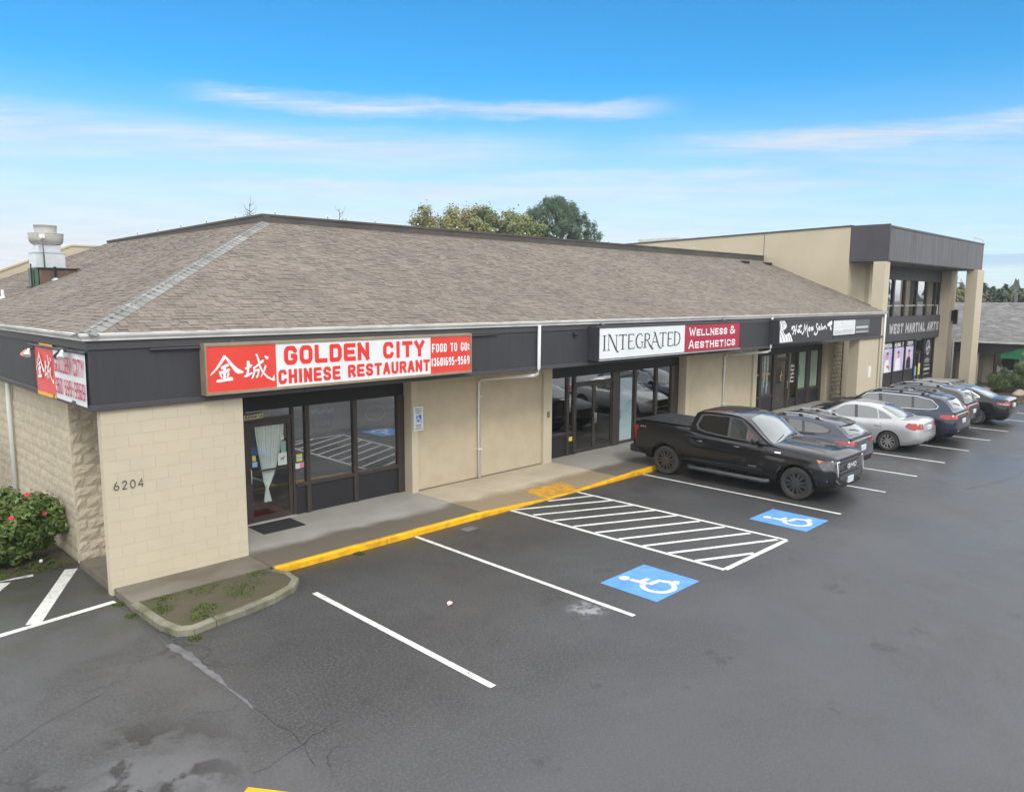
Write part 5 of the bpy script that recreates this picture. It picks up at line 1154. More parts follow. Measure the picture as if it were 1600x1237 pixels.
# --- window posters of the martial arts school
mat('poster_lilac', (0.42, 0.34, 0.62), (0.66, 0.60, 0.80), 0.9, 3, rough=0.4); mat('skin_print', (0.62, 0.30, 0.24), rough=0.5); mat('poster_red', (0.60, 0.10, 0.16), rough=0.5)
mat('poster_white', (0.80, 0.80, 0.82), rough=0.45)
for i, (x0, x1, word, suit, lab) in enumerate(((43.62, 45.05, '', 'poster_white', 'lilac window poster of a child in white suit with orange belt, beside the column'), (45.2, 46.95, '', 'poster_white', 'middle lilac window poster of a person in white martial arts suit'), (47.12, 48.62, '', 'ink_black', 'lilac window poster of a person in black martial arts suit'))):
    t = tag(empty('window_poster'), lab, 'poster', 'martial arts window posters')
    p = box('sheet', x0, x1, 14.872, 14.882, 0.84, 2.16, MATS['poster_lilac'], t); box('heading_sheet', x0, x1, 14.872, 14.882, 2.17, 2.50, MATS['kick_panel'], t)
    k = Ink(((x0 + x1) / 2, 14.871, 0.84), PX, PZ, 0.003); w = (x1 - x0) / 2
    k.poly([(-w * .55, 0.02), (w * .5, 0.02), (w * .42, 0.55), (w * .25, 0.72), (-w * .2, 0.72), (-w * .5, 0.5)]); k.build('suit_print', MATS[suit], p)
    k = Ink(((x0 + x1) / 2, 14.871, 0.84), PX, PZ, 0.006); k.disc((0.02, 0.90), 0.17, 14, 0.2); k.build('face_print', MATS['skin_print'], p)
    k = Ink(((x0 + x1) / 2, 14.871, 0.84), PX, PZ, 0.007); k.poly([(-0.16, 1.0), (0.2, 1.0), (0.15, 1.12), (-0.1, 1.13)]); k.build('hair_print', MATS['ink_dark'], p)
    if i == 0: k = Ink(((x0 + x1) / 2, 14.871, 0.84), PX, PZ, 0.008); k.stroke([(-0.05, 0.35), (0.3, 0.3), (0.25, 0.15)], 0.14); k.build('belt_print', MATS['mural_orange'], p)
    k = Ink((x0, 14.871, 2.19), PX, PZ, 0.003); n = int((x1 - x0) / 0.17)
    rr = random.Random(i)
    for j in range(n):
        if rr.random() < 0.1: continue
        k.stroke([(0.1 + j * 0.16, 0.02), (0.1 + j * 0.16, 0.28)], 0.07); k.stroke([(0.1 + j * 0.16 - 0.02, 0.14 + rr.choice((-.1, 0, .1))), (0.1 + j * 0.16 + 0.1, 0.14 + rr.choice((-.1, 0, .1)))], 0.06)
    k.build('heading_print', MATS['letter_white'], t)
t = tag(empty('door_poster'), 'tall black window poster with round white emblem beside the entrance door', 'poster')
p = box('sheet', 50.52, 52.08, 14.872, 14.882, 0.22, 2.53, MATS['ink_black'], t)
k = Ink((51.3, 14.871, 0.22), PX, PZ, 0.003); k.ring((0, 1.72), 0.33, 0.09, 20, ry=0.42); k.stroke([(-0.38, 1.6), (0.1, 1.75), (0.42, 1.72)], 0.13); k.stroke([(0.05, 2.0), (-0.05, 1.3)], 0.1)
for z_, w in ((1.05, .3), (0.95, .5), (0.85, .42), (0.65, .5), (0.42, .55), (0.36, .5), (0.12, .5)): k.stroke([(-w, z_), (w, z_)], 0.05 if z_ != 0.42 else 0.12)
k.build('emblem_print', MATS['letter_grey'], t)
# --- house number on the screen wall
t = tag(empty('house_number'), 'dark metal house number 6204 on the cream block wall', 'house number')
xs_ = (3.945, 4.075, 4.20, 4.325)
for c, x_ in zip('6204', xs_):
    k = Ink((x_, 13.046, 1.75), (0.86, 0, 0), (0, 0, 0.84), 0.012)
    if c == '6': k.ring((0.05, 0.052), 0.042, 0.017, 16); k.stroke([(0.012, 0.07), (0.035, 0.13), (0.065, 0.165)], 0.017)
    elif c == '2': k.stroke([(0.008, 0.125), (0.02, 0.155), (0.05, 0.165), (0.078, 0.15), (0.082, 0.115), (0.045, 0.06), (0.008, 0.008), (0.09, 0.008)], 0.017)
    elif c == '0': k.ring((0.048, 0.083), 0.042, 0.017, 18, ry=0.078)
    else: k.stroke([(0.07, 0.0), (0.07, 0.165), (0.005, 0.048), (0.098, 0.048)], 0.017)
    k.build('digit', MATS['ink_dark'], t)
# --- suite plates
t = tag(empty('suite_plate'), 'small cream plate reading 6204-A above the restaurant door', 'number plate')
mat('plate_cream', (0.52, 0.47, 0.28), rough=0.5)
b = MB(); b.prism([(7.02, 2.35), (7.43, 2.365), (7.46, 2.47), (7.02, 2.455)], 1, YG - 0.075, YG - 0.066); pl = b.build('plate', MATS['plate_cream'], t)
k = Ink((0, YG - 0.075, 0), PX, PZ, 0.002); k.text('6204-A', 7.035, 7.42, 2.378, 2.445, 0.012, 0.3, shear=0.25); k.build('lettering', MATS['ink_dark'], pl)
t = tag(empty('suite_letter'), 'black letter B on the cream pier beside the wellness shop', 'letter')
k = Ink((15.985, YS - 0.092, 1.47), PX, PZ, 0.006); k.text('B', 0, 0.10, 0, 0.17, 0.026); k.build('letter', MATS['ink_black'], t)
# --- accessible parking sign on the pier
t = tag(empty('accessible_parking_sign'), 'small white and blue accessible parking sign on the pier right of the restaurant', 'sign')
mat('sign_pale', (0.60, 0.68, 0.66), rough=0.35); mat('sign_blue', (0.03, 0.16, 0.55), rough=0.4)
b = MB(); b.cbox(11.155, 11.455, YS - 0.112, YS - 0.100, 1.66, 2.25, 0.004); pl = b.build('plate', MATS['sign_pale'], t)
k = Ink((0, YS - 0.112, 0), PX, PZ, 0.002); k.poly([(11.24, 1.86), (11.39, 1.86), (11.39, 2.05), (11.24, 2.05)]); blue = k.build('blue_square', MATS['sign_blue'], pl)
wheelchair((11.31, YS - 0.115, 1.955), PX, PZ, 'letter_white', 0.003, pl, 0.19)
k = Ink((0, YS - 0.112, 0), PX, PZ, 0.002)
for z_, w in ((2.20, .10), (2.15, .11), (2.10, .08), (1.80, .09), (1.76, .07), (1.71, .11)): k.stroke([(11.305 - w, z_), (11.305 + w, z_)], 0.018)
k.build('small_print', MATS['seal_grey'], pl)
t = tag(empty('wall_notice'), 'white paper notice on the far screen wall near the last downspout', 'notice')
box('sheet', 36.55, 36.85, 13.048, 13.053, 1.28, 1.80, MATS['white_plastic'], t)
# --- flood lamps on the corner
mat('lamp_glass', (0.80, 0.80, 0.78), rough=0.25); mat('lamp_ring', (0.55, 0.25, 0.20), rough=0.5)
def flood(x, y, z, label, grey):
    t = tag(empty('flood_lamp'), label, 'lamp', 'corner flood lamps')
    b = MB(); b.lathe([(0, -0.05), (0.06, -0.05), (0.06, 0.0)], (x + 0.06, y, z + 0.10), 12); b.tube([(x + 0.06, y, z + 0.10), (x - 0.08, y, z + 0.06)], 0.03, 8); b.build('bracket', MATS['charcoal_trim'], t, smooth=True, angle=40)
    for dy, c, nm in ((0.07, grey, 'lamp_head'), (-0.09, 'lamp_glass', 'lamp_head')):
        b = MB(); d = Vector((-0.35, dy * 5, -0.75)).normalized(); p = Vector((x - 0.05, y + dy * .6, z + 0.08)); b.tube([p, p + d * 0.05, p + d * 0.11, p + d * 0.15, p + d * 0.153], [0.022, 0.034, 0.055, 0.062, 0.015], 14)
        b.build(nm, MATS[c], t, smooth=True, angle=40)
flood(3.62, 16.05, 3.84, 'white flood lamp at the left edge of the corner banner', 'lamp_ring'); flood(3.62, 13.95, 3.92, 'white and black flood lamp above the right half of the corner banner', 'black_plastic')
for x_, lab in ((16.2, 'small dark spotlight at the left end of the wellness sign'), (22.6, 'small dark spotlight above the crimson half of the wellness sign')):
    t = tag(empty('spotlight'), lab, 'lamp', 'sign spotlights'); b = MB(); b.tube([(x_, 12.98, 4.15), (x_, 12.8, 4.19)], 0.018, 6); b.build('arm', MATS['charcoal_trim'], t)
    b = MB(); b.tube([(x_, 12.8, 4.2), (x_, 12.72, 4.16), (x_, 12.66, 4.12)], [0.03, 0.045, 0.055], 10); b.build('lamp_head', MATS['charcoal_trim'], t, smooth=True)
t = tag(empty('wall_lamp'), 'black wall lamp on the middle column of the two storey building', 'lamp'); box('back_plate', 53.3, 53.5, 14.18, 14.25, 3.55, 4.2, MATS['black_plastic'], t); box('lamp_body', 53.55, 53.78, 14.0, 14.2, 3.35, 4.25, MATS['black_plastic'], t, 0.02)
# --- door mat, curtain, neon signs
t = tag(box('door_mat', 6.98, 7.92, 14.0, 14.68, 0.121, 0.134, mat('mat_rubber', (0.020, 0.020, 0.022), (0.030, 0.030, 0.032), 30, 3, rough=0.95, bump=(80, 1.0, 0.006))), 'black rubber mat on the pavement before the restaurant door', 'door mat')
mat('curtain_white', (0.80, 0.83, 0.82), (0.72, 0.76, 0.75), 3, 3, rough=0.8)
b = MB(); n = 48; prof = [(2.17, 0.335, 0.0), (1.95, 0.315, -0.0), (1.6, 0.25, -0.02), (1.2, 0.16, -0.05), (0.95, 0.085, -0.085), (0.82, 0.030, -0.105), (0.78, 0.035, -0.105), (0.65, 0.06, -0.10), (0.52, 0.085, -0.095)]; vs_ = []
for z_, hw, off in prof:
    for i in range(n + 1):
        s_ = i / n * 2 - 1; vs_.append((7.645 + off + s_ * hw, YG + 0.055 + 0.018 * math.sin(i * 1.3) + 0.008 * math.sin(i * 0.53 + 1), z_ + 0.008 * math.sin(i * .7)))
cu = b.add(vs_, [(j * (n + 1) + i, j * (n + 1) + i + 1, (j + 1) * (n + 1) + i + 1, (j + 1) * (n + 1) + i) for j in range(len(prof) - 1) for i in range(n)]).build('curtain', MATS['curtain_white'], smooth=True)
tag(cu, 'white pleated curtain tied in a knot behind the restaurant door glass', 'curtain')
mat('neon_tube', (0.85, 0.88, 0.88), (0.70, 0.76, 0.77), 9, 3, rough=0.3)
t = tag(empty('window_sign'), 'unlit beer sign with white foam and the word LIGHT in the restaurant window', 'neon sign', 'unlit neon signs in the restaurant window')
yb_ = YG + 0.035
k = Ink((8.92, yb_, 2.05), PX, PZ, 0.003); k.poly([(-0.26, -.06), (0.2, -.1), (0.27, 0.2), (0.2, 0.34), (-0.24, 0.33), (-0.3, 0.15)]); k.build('backing', MATS['ink_black'], t)
k = Ink((8.92, yb_, 2.05), PX, PZ, 0.006)
for i in range(7): k.disc((-0.24 + i * 0.08, 0.30 + 0.035 * math.sin(i * 2.1)), 0.055, 10)
k.build('foam', MATS['neon_tube'], t)
k = Ink((8.92, yb_, 2.05), PX, PZ, 0.006); k.text('LIGHT', -0.18, 0.17, -0.05, 0.07, 0.018, 0.35, shear=0.2); k.build('lettering', MATS['neon_tube'], t)
t = tag(empty('window_sign'), 'unlit oval neon sign in the right restaurant window', 'neon sign', 'unlit neon signs in the restaurant window')
k = Ink((10.33, yb_, 2.15), PX, PZ, 0.003); k.disc((0, 0), 0.27, 24, 0.17); k.build('backing', MATS['ink_black'], t)
k = Ink((10.33, yb_, 2.15), PX, PZ, 0.006); k.ring((0, 0), 0.275, 0.02, 28, ry=0.175); k.build('tube', MATS['neon_tube'], t)
k = Ink((10.33, yb_, 2.15), PX, PZ, 0.006); k.stroke([(-.18, -.02), (-.12, .06), (-.06, -.04), (0, .06), (.06, -.04), (.12, .06), (.18, 0)], 0.02); k.build('script_tube', MATS['seal_grey'], t)

# ------------------------------------------------------------------ rooftop things
t = tag(empty('exhaust_fan'), 'bowl shaped metal kitchen exhaust fan on a brown roof curb', 'exhaust fan')
slope = lambda x_: EZ + 0.07 + (RZ - EZ - 0.07) * (x_ - ROOF_L) / (RXL - ROOF_L)
b = MB(); b.prism([(5.74, slope(5.74) - 0.05), (6.68, slope(6.68) - 0.05), (6.68, 5.60), (5.74, 5.60)], 1, 24.0, 24.95); b.build('curb', MATS['rust_brown'], t)
box('curb_flashing', 5.70, 6.74, 23.96, 24.99, 5.60, 5.63, MATS['black_plastic'], t)
box('duct_base', 5.69, 6.41, 24.02, 24.74, 5.632, 6.04, MATS['galvanised'], t, 0.01); box('duct_lip', 5.67, 6.43, 24.0, 24.76, 6.04, 6.062, MATS['galvanised'], t)
cx, cy = 6.055, 24.38
b = MB(); b.cbox(5.775, 6.335, 24.1, 24.66, 6.062, 6.26, 0.01); b.build('duct_neck', MATS['galvanised'], t)
b = MB(); b.lathe([(0.28, 6.25), (0.33, 6.27), (0.40, 6.33), (0.425, 6.42), (0.43, 6.56), (0.445, 6.565), (0.445, 6.58), (0.41, 6.57), (0.30, 6.52), (0.0, 6.52)], (cx, cy, 0), 32); b.build('bowl', MATS['aluminium_dull'], t, smooth=True, angle=50)
b = MB(); b.lathe([(0.27, 6.53), (0.275, 6.70), (0.285, 6.79), (0.295, 6.80), (0.28, 6.81), (0.0, 6.80)], (cx, cy, 0), 32); b.build('motor_cover', MATS['aluminium_dull'], t, smooth=True, angle=40)
b = MB(); b.tube([(5.87, 23.99, 6.3), (5.875, 23.98, 6.05), (5.885, 23.98, 5.64)], 0.016, 8); b.build('cable_conduit', MATS['seal_grey'], t, smooth=True)
b = MB(); b.tube([(5.77 + 0.09 * math.cos(a), 23.93, 6.47 + 0.09 * math.sin(a)) for a in [R(150 + 25 * i) for i in range(9)]], 0.012, 6); b.build('cable_loop', MATS['plate_cream'], t, smooth=True)
box('switch_box', 5.80, 5.92, 23.93, 24.05, 6.42, 6.53, MATS['white_plastic'], t, 0.01)
box('warning_label', 6.02, 6.12, cy - 0.437, cy - 0.433, 6.52, 6.548, MATS['sticker_yellow'], t)
t = tag(empty('grease_box'), 'dark green grease box on the roof beside the exhaust fan', 'roof box')
mat('green_paint', (0.06, 0.13, 0.085), (0.045, 0.10, 0.065), 5, 4, rough=0.5)
for i, (a, c) in enumerate(((5.54, 5.605), (5.62, 5.72))): box('green_panel', a, c, 24.0, 24.3, slope(5.6) - 0.03, 5.59, MATS['green_paint'], t, 0.008)
box('tray', 5.5, 5.75, 23.95, 24.35, slope(5.55) - 0.05, slope(5.55) + 0.03, MATS['black_plastic'], t); b = MB(); b.tube([(5.545, 23.99, slope(5.54)), (5.545, 23.99, 5.73)], 0.018, 6); b.build('vent_stub', MATS['black_plastic'], t)
def vent(x_, y_, h, m, label):
    t = tag(empty('vent_pipe'), label, 'vent pipe'); z_ = slope(x_); b = MB(); b.tube([(x_, y_, z_ - 0.1), (x_, y_, z_ + h)], 0.035, 10); b.build('pipe', MATS[m], t, smooth=True, angle=40)
    b = MB(); b.lathe([(0.13, -0.02), (0.09, 0.02), (0.04, 0.06)], (x_, y_, z_), 12); b.build('flashing', MATS['galvanised'], t, smooth=True)
vent(6.09, 23.85, 0.36, 'black_plastic', 'black vent pipe in front of the brown fan curb'); vent(4.85, 24.0, 0.22, 'white_plastic', 'short white vent pipe at the left edge of the roof')
ORD = 'first second third fourth fifth sixth seventh eighth ninth tenth eleventh twelfth thirteenth fourteenth fifteenth sixteenth seventeenth eighteenth'.split()
# little lights standing along the ridge cap
mat('bulb_glass', (0.80, 0.78, 0.74), rough=0.2)
rl = tag(empty('ridge_light', (0, 0, 0)), 'small clear bulb standing on the dark ridge cap', 'light bulb', 'bulbs along the ridge cap')
b = MB(); b.lathe([(0.009, 0), (0.009, 0.05), (0.014, 0.055), (0.014, 0.06)], (0, 0, 0), 8); b.build('stem', MATS['black_plastic'], rl)
b = MB(); b.lathe([(0.012, 0.058), (0.024, 0.075), (0.024, 0.09), (0.014, 0.105), (0, 0.108)], (0, 0, 0), 10); b.build('bulb', MATS['bulb_glass'], rl, smooth=True)
spots = [(10.3 + 1.62 * i, RY + 0.02, RZ + 0.20 + (0.064 * (1.62 * i) / 28)) for i in range(18)] + [(RXL - 0.03, RY + 1.6 + 1.9 * i, RZ + 0.195 - 0.01 * i - 0.01) for i in range(5)]
for i, p in enumerate(spots):
    o = rl if i == 0 else copy_tree(rl); o.location = p
    o['label'] = ORD[i] + ' small clear bulb from the roof peak along the front ridge cap' if i < 18 else ORD[i - 18] + ' small clear bulb from the roof peak along the left ridge cap'
# ------------------------------------------------------------------ vehicles
def hermite(pts):
    """monotone cubic through (s, value) points"""
    xs = [p[0] for p in pts]; ys = [p[1] for p in pts]; n = len(xs)
    d = [(ys[i + 1] - ys[i]) / (xs[i + 1] - xs[i]) for i in range(n - 1)]
    m = [d[0]] + [0 if d[i - 1] * d[i] <= 0 else 2 * d[i - 1] * d[i] / (d[i - 1] + d[i]) for i in range(1, n - 1)] + [d[-1]]
    def f(x):
        if x <= xs[0]: return ys[0]
        if x >= xs[-1]: return ys[-1]
        i = max(k for k in range(n - 1) if xs[k] <= x); h = xs[i + 1] - xs[i]; t = (x - xs[i]) / h
        return (2 * t**3 - 3 * t**2 + 1) * ys[i] + (t**3 - 2 * t**2 + t) * h * m[i] + (-2 * t**3 + 3 * t**2) * ys[i + 1] + (t**3 - t**2) * h * m[i + 1]
    return f
def car_paint(name, c, c2=None, rough=0.3, metal=0.3): return mat(name, c, c2 or tuple(x * 0.92 for x in c), 0.8, 3, rough=rough, metal=metal, coat=0.9, spec=0.12, grime=(2.5, 0.06))
def car_glass(name, c, refl):
    m = glass_mat(name, (1, 1, 1), refl); N = m.node_tree.nodes; L = m.node_tree.links
    df = N.new('ShaderNodeBsdfDiffuse'); df.inputs['Color'].default_value = (*c, 1); mx = [n for n in N if n.type == 'MIX_SHADER'][0]; L.new(df.outputs[0], mx.inputs[1])
car_glass('car_glass', (0.040, 0.050, 0.048), 0.11); car_glass('car_glass_tint', (0.018, 0.021, 0.022), 0.07); car_glass('car_glass_dark', (0.008, 0.009, 0.010), 0.05)
mat('tyre_rubber', (0.030, 0.029, 0.028), (0.046, 0.043, 0.041), 9, 4, rough=0.85, bump=(60, 0.3, 0.004))
mat('wheel_black', (0.085, 0.085, 0.088), rough=0.30, metal=0.6); mat('wheel_silver', (0.52, 0.52, 0.53), (0.42, 0.42, 0.43), 4, 3, rough=0.32, metal=0.75); mat('wheel_grey', (0.42, 0.415, 0.405), rough=0.35, metal=0.7)
mat('trim_grey', (0.075, 0.076, 0.080), (0.06, 0.061, 0.065), 5, 3, rough=0.45); mat('trim_black', (0.022, 0.022, 0.023), (0.030, 0.030, 0.031), 5, 3, rough=0.6); mat('gloss_black', (0.008, 0.008, 0.009), rough=0.12, coat=0.8)
mat('chrome', (0.72, 0.72, 0.73), rough=0.14, metal=1.0); mat('dark_chrome', (0.22, 0.22, 0.23), rough=0.22, metal=0.9)
mat('tail_red', (0.40, 0.010, 0.012), (0.24, 0.006, 0.008), 8, 2, rough=0.12, coat=1.0); mat('lamp_clear', (0.46, 0.47, 0.48), (0.20, 0.21, 0.22), 14, 2, rough=0.08, coat=1.0, metal=0.3); mat('lamp_dark', (0.030, 0.031, 0.034), (0.10, 0.10, 0.105), 12, 2, rough=0.08, coat=1.0); mat('lamp_amber', (0.62, 0.16, 0.03), rough=0.15, coat=1.0)
mat('plate_pale', (0.52, 0.60, 0.66), (0.62, 0.66, 0.70), 14, 2, rough=0.4); mat('under_black', (0.006, 0.006, 0.006), rough=0.95)
mat('cover_black', (0.017, 0.017, 0.019), (0.023, 0.023, 0.025), 4, 4, rough=0.75, bump=(120, 0.3, 0.002))

class Car:
    def __init__(s, name, label, spec, paint):
        s.p = spec; s.L = spec['L']; s.W = spec['W'] / 2; s.t = tag(empty(name), label, spec.get('cat', 'car'), 'vehicles parked along the shops')
        s.paint = paint; s.zt = hermite(spec['zt']); s.zb = hermite(spec['zb']); s.zr = hermite(spec['zr']); s.s0, s.s1 = spec['zr'][0][0], spec['zr'][-1][0]
        s.roofmax = max(z for _, z in spec['zr']); s.R = spec['R']; s.Ra = spec.get('Ra', s.R * 1.16)
        s.build_lower(); s.build_upper(); s.bvh()
    def X(s, q): return s.L / 2 - q                                   # distance from the nose -> local x (forward +)
    def hw(s, q):
        p = s.p; a, b = p.get('fr', 0.7), p.get('rr', 0.6); k = 1.0
        if q < a: k = (1 - p.get('fk', 0.30)) + p.get('fk', 0.30) * (1 - (1 - q / a) ** p.get('fp', 2.4)) ** (1 / p.get('fp', 2.4))
        if q > s.L - b: u = (q - (s.L - b)) / b; k = (1 - p.get('rk', 0.22)) + p.get('rk', 0.22) * max(1 - u ** p.get('rp', 2.6), 0) ** (1 / p.get('rp', 2.6))
        return s.W * k
    G_ = staticmethod(hermite([(0, .90), (.12, .965), (.30, 1.0), (.55, .995), (.78, .965), (.92, .925), (1.0, .865)]))
    def shear(s, q, z):
        """nose and tail lean with height"""
        f, r = s.p.get('nose', [(0, 0), (2, 0)]), s.p.get('tail', [(0, 0), (2, 0)])
        d = 0.0
        if q < 0.8: d += np.interp(z, [a for a, _ in f], [b for _, b in f]) * (1 - q / 0.8) ** 1.5
        if q > s.L - 0.8: d -= np.interp(z, [a for a, _ in r], [b for _, b in r]) * ((q - s.L + 0.8) / 0.8) ** 1.5
        return d
    def wid(s, q, z):
        zb, zt = s.zb(q), s.zt(q); return s.hw(q) * s.G_(min(max((z - zb) / (zt - zb), 0), 1))
    def zlow(s, q):
        z = s.zb(q)
        for c in s.p['axles']:
            if abs(q - c) < s.Ra: z = max(z, s.R * 0.98 + math.sqrt(max(s.Ra ** 2 - (q - c) ** 2, 0)))
        return z
    def build_lower(s):
        qs = set(np.linspace(0, s.L, 64).tolist()) | {0.02, 0.05, 0.09, 0.14, s.L - 0.02, s.L - 0.05, s.L - 0.09, s.L - 0.14}
        for c in s.p['axles']:
            for a in np.linspace(-90, 90, 25): qs.add(c + s.Ra * math.sin(R(a)))
            qs |= {c - s.Ra - 0.003, c + s.Ra + 0.003}
        qs = sorted(q for q in qs if 0 <= q <= s.L)
        K, T = 14, 7; rows = []
        for q in qs:
            zl, zt, zb = s.zlow(q), s.zt(q), s.zb(q); inarch = zl > zb + 1e-4
            half = [(s.W * 0.62, zl if inarch else zb + 0.0), (s.wid(q, zl) - 0.03, zl)]
            for i in range(K + 1):
                z = zl + (zt - zl) * (1 - (1 - i / K) ** 1.25); half.append((s.wid(q, z), z))
            wt = s.wid(q, zt); cr = s.p.get('crown', 0.05) * (1 if q < s.s0 + .3 or q > s.s1 - .2 else .3)
            for i in range(1, T + 1):
                u = 1 - i / T; half.append((wt * u, zt + cr * (1 - u ** 2.2) * min(1, q / .15, (s.L - q) / .15)))
            row = [(s.X(q + s.shear(q, z)), y, z) for y, z in half] + [(s.X(q + s.shear(q, z)), -y, z) for y, z in half[-2::-1]]
            rows.append(row)
        n = len(rows[0]); v = [p for r_ in rows for p in r_]; f = []
        for i in range(len(rows) - 1):
            for k in range(n - 1): f.append((i * n + k, i * n + k + 1, (i + 1) * n + k + 1, (i + 1) * n + k))
        # nose and tail caps as strips across the car
        for base in (0, (len(rows) - 1) * n):
            for k in range(n // 2):
                a, b_, c, d = base + k, base + k + 1, base + n - 2 - k, base + n - 1 - k
                q_ = (a, b_, c, d) if b_ != c else (a, b_, d)
                f.append(q_ if base == 0 else q_[::-1])
        # turn faces outward
        s.body = mesh_obj('body', v, f, s.paint, s.t, True, angle=38)
        bm = bmesh.new(); bm.from_mesh(s.body.data); bmesh.ops.recalc_face_normals(bm, faces=bm.faces[:]); bm.to_mesh(s.body.data); bm.free(); s.body.data.set_sharp_from_angle(angle=R(38))
        zb = min(z for _, z in s.p['zb']); b = MB(); b.box(-s.L / 2 + 0.25, s.L / 2 - 0.3, -s.W * 0.64, s.W * 0.64, zb + 0.02, min(s.zt(s.L * .5), s.zt(0.4)) - 0.12)
        for c in s.p['axles']: b.box(s.X(c) - s.Ra - .02, s.X(c) + s.Ra + .02, -s.W * .9, s.W * .9, s.R + s.Ra * .55, s.R + s.Ra * .62) if False else None
        b.build('underbody', MATS['under_black'], s.t)
    def gw(s, q, z):
        """half width of the cabin at height z"""
        zb = s.zt(q); wb = s.W * s.p.get('wb', 0.87); wr = s.W * s.p.get('wr', 0.66)
        u = min(max((z - zb) / (s.roofmax - zb), 0), 1); e = 1.0
        if q > s.s1 - 1.0: e = 1 - s.p.get('taper', .05) * (1 - (s.s1 - q) / 1.0)
        if q < s.s0 + 0.8: e = 1 - 0.03 * (1 - (q - s.s0) / 0.8)
        return (wb + (wr - wb) * u ** 0.92) * e
    def ztop(s, q, y):
        k = s.p.get('bow', 0.16); e = abs(y) / s.W
        mid = (s.s0 + s.s1) / 2
        qq = q - k * e * e if q < mid else q + s.p.get('bowr', 0.10) * e * e
        return s.zr(max(min(qq, s.s1), s.s0))
    def build_upper(s):
        qs = np.linspace(s.s0 - 0.02, s.s1 + 0.02, 72); K, T = 8, 10; rows = []
        for q in qs:
            qc = min(max(q, s.s0), s.s1); zt = s.zt(qc) - 0.03; top = s.ztop(qc, s.W * .62); top = max(top, zt + 0.004)
            half = []
            for i in range(K + 1):
                z = zt + (top - s.p.get('rnd', .045) * min(1, (top - zt) / .3) - zt) * i / K; half.append((s.gw(qc, z), z))
            we = half[-1][0]
            for i in range(1, T + 1):
                u = 1 - i / T; y = we * u; z = max(s.ztop(qc, y), zt + 0.004); rnd = s.p.get('rnd', .045) * min(1, (top - zt) / .3) * (u ** 7)
                half.append((y, z - rnd + s.p.get('rcrown', .02) * (1 - u * u)))
            rows.append([(s.X(q), y, z) for y, z in half] + [(s.X(q), -y, z) for y, z in half[-2::-1]])
        n = len(rows[0]); v = [p for r_ in rows for p in r_]
        f = [(i * n + k, i * n + k + 1, (i + 1) * n + k + 1, (i + 1) * n + k) for i in range(len(rows) - 1) for k in range(n - 1)]
        f += [tuple(range(n)), tuple((len(rows) - 1) * n + k for k in range(n))[::-1]]
        s.cabin = mesh_obj('cabin', v, f, s.paint, s.t, True, angle=50)
        bm = bmesh.new(); bm.from_mesh(s.cabin.data); bmesh.ops.recalc_face_normals(bm, faces=bm.faces[:]); bm.to_mesh(s.cabin.data); bm.free(); s.cabin.data.set_sharp_from_angle(angle=R(50))
    def bvh(s):
        v, f = [], []
        for o in (s.body, s.cabin):
            n = len(v); v += [x.co.copy() for x in o.data.vertices]; f += [[i + n for i in p.vertices] for p in o.data.polygons]
        s.tree = BVHTree.FromPolygons(v, f)
    def patch(s, name, poly, m, view, lift=0.006, res=0.07, mirror=False, parent=None, smooth=True):
        """thin moulded piece: polygon seen from a side, pressed onto the body. view: 'L','R' (q,z) 'F','B' (y,z) 'T' (q,y)"""
        o_ = []
        for side in ((view,) if not mirror else (view, 'R' if view == 'L' else view)):
            polys = [poly]
            if mirror and view in 'FBT': polys = [poly]
            pts = [Vector((float(p[0]), float(p[1]))) for p in poly]; dense = []
            for i, p in enumerate(pts):
                q = pts[(i + 1) % len(pts)]; k = max(1, int((q - p).length / res))
                dense += [p + (q - p) * j / k for j in range(k)]
            nb = len(dense); xs = [p.x for p in pts]; ys = [p.y for p in pts]; allp = list(dense)
            x = min(xs) + res / 2
            while x < max(xs):
                y = min(ys) + res / 2
                while y < max(ys): allp.append(Vector((x, y))); y += res
                x += res
            V, E_, F, *_q = delaunay_2d_cdt(allp, [], [list(range(nb))], 1, 1e-4)
            used = sorted({i for f in F for i in f}); mp = {a: i for i, a in enumerate(used)}; out = []
            for i in used:
                p = V[i]
                if side in 'LR': sg = 1 if side == 'L' else -1; o = Vector((s.X(p.x), sg * 3, p.y)); d = Vector((0, -sg, 0))
                elif side == 'F': o = Vector((s.L / 2 + 2, p.x, p.y)); d = Vector((-1, 0, 0))
                elif side == 'B': o = Vector((-s.L / 2 - 2, p.x, p.y)); d = Vector((1, 0, 0))
                else: o = Vector((s.X(p.x), p.y, 4)); d = Vector((0, 0, -1))
                hit, nn, _i, _d = s.tree.ray_cast(o, d)
                if hit is None: hit, nn, _i, _d = s.tree.find_nearest(o + d * 2.2)
                if nn.dot(d) > 0: nn = -nn
                out.append(hit + nn * lift)
            fs = [tuple(mp[i] for i in f) for f in F]
            a, b_, c = (out[i] for i in fs[0])
            dv = {'L': Vector((0, 1, 0)), 'R': Vector((0, -1, 0)), 'F': Vector((1, 0, 0)), 'B': Vector((-1, 0, 0)), 'T': Vector((0, 0, 1))}[side]
            if (b_ - a).cross(c - a).dot(dv) < 0: fs = [f[::-1] for f in fs]
            o_.append(mesh_obj(name, out, fs, MATS[m] if isinstance(m, str) else m, parent or s.t, smooth))
        return o_
    def line(s, name, pts, view, w=0.010, m='under_black', mirror=True, lift=0.004, parent=None):
        v_, f = ribbon(pts, w); n = len(v_) // 2; poly = [tuple(p) for p in v_[:n]] + [tuple(p) for p in v_[:n - 1:-1]]
        return s.patch(name, poly, m, view, lift, 0.12, mirror, parent)
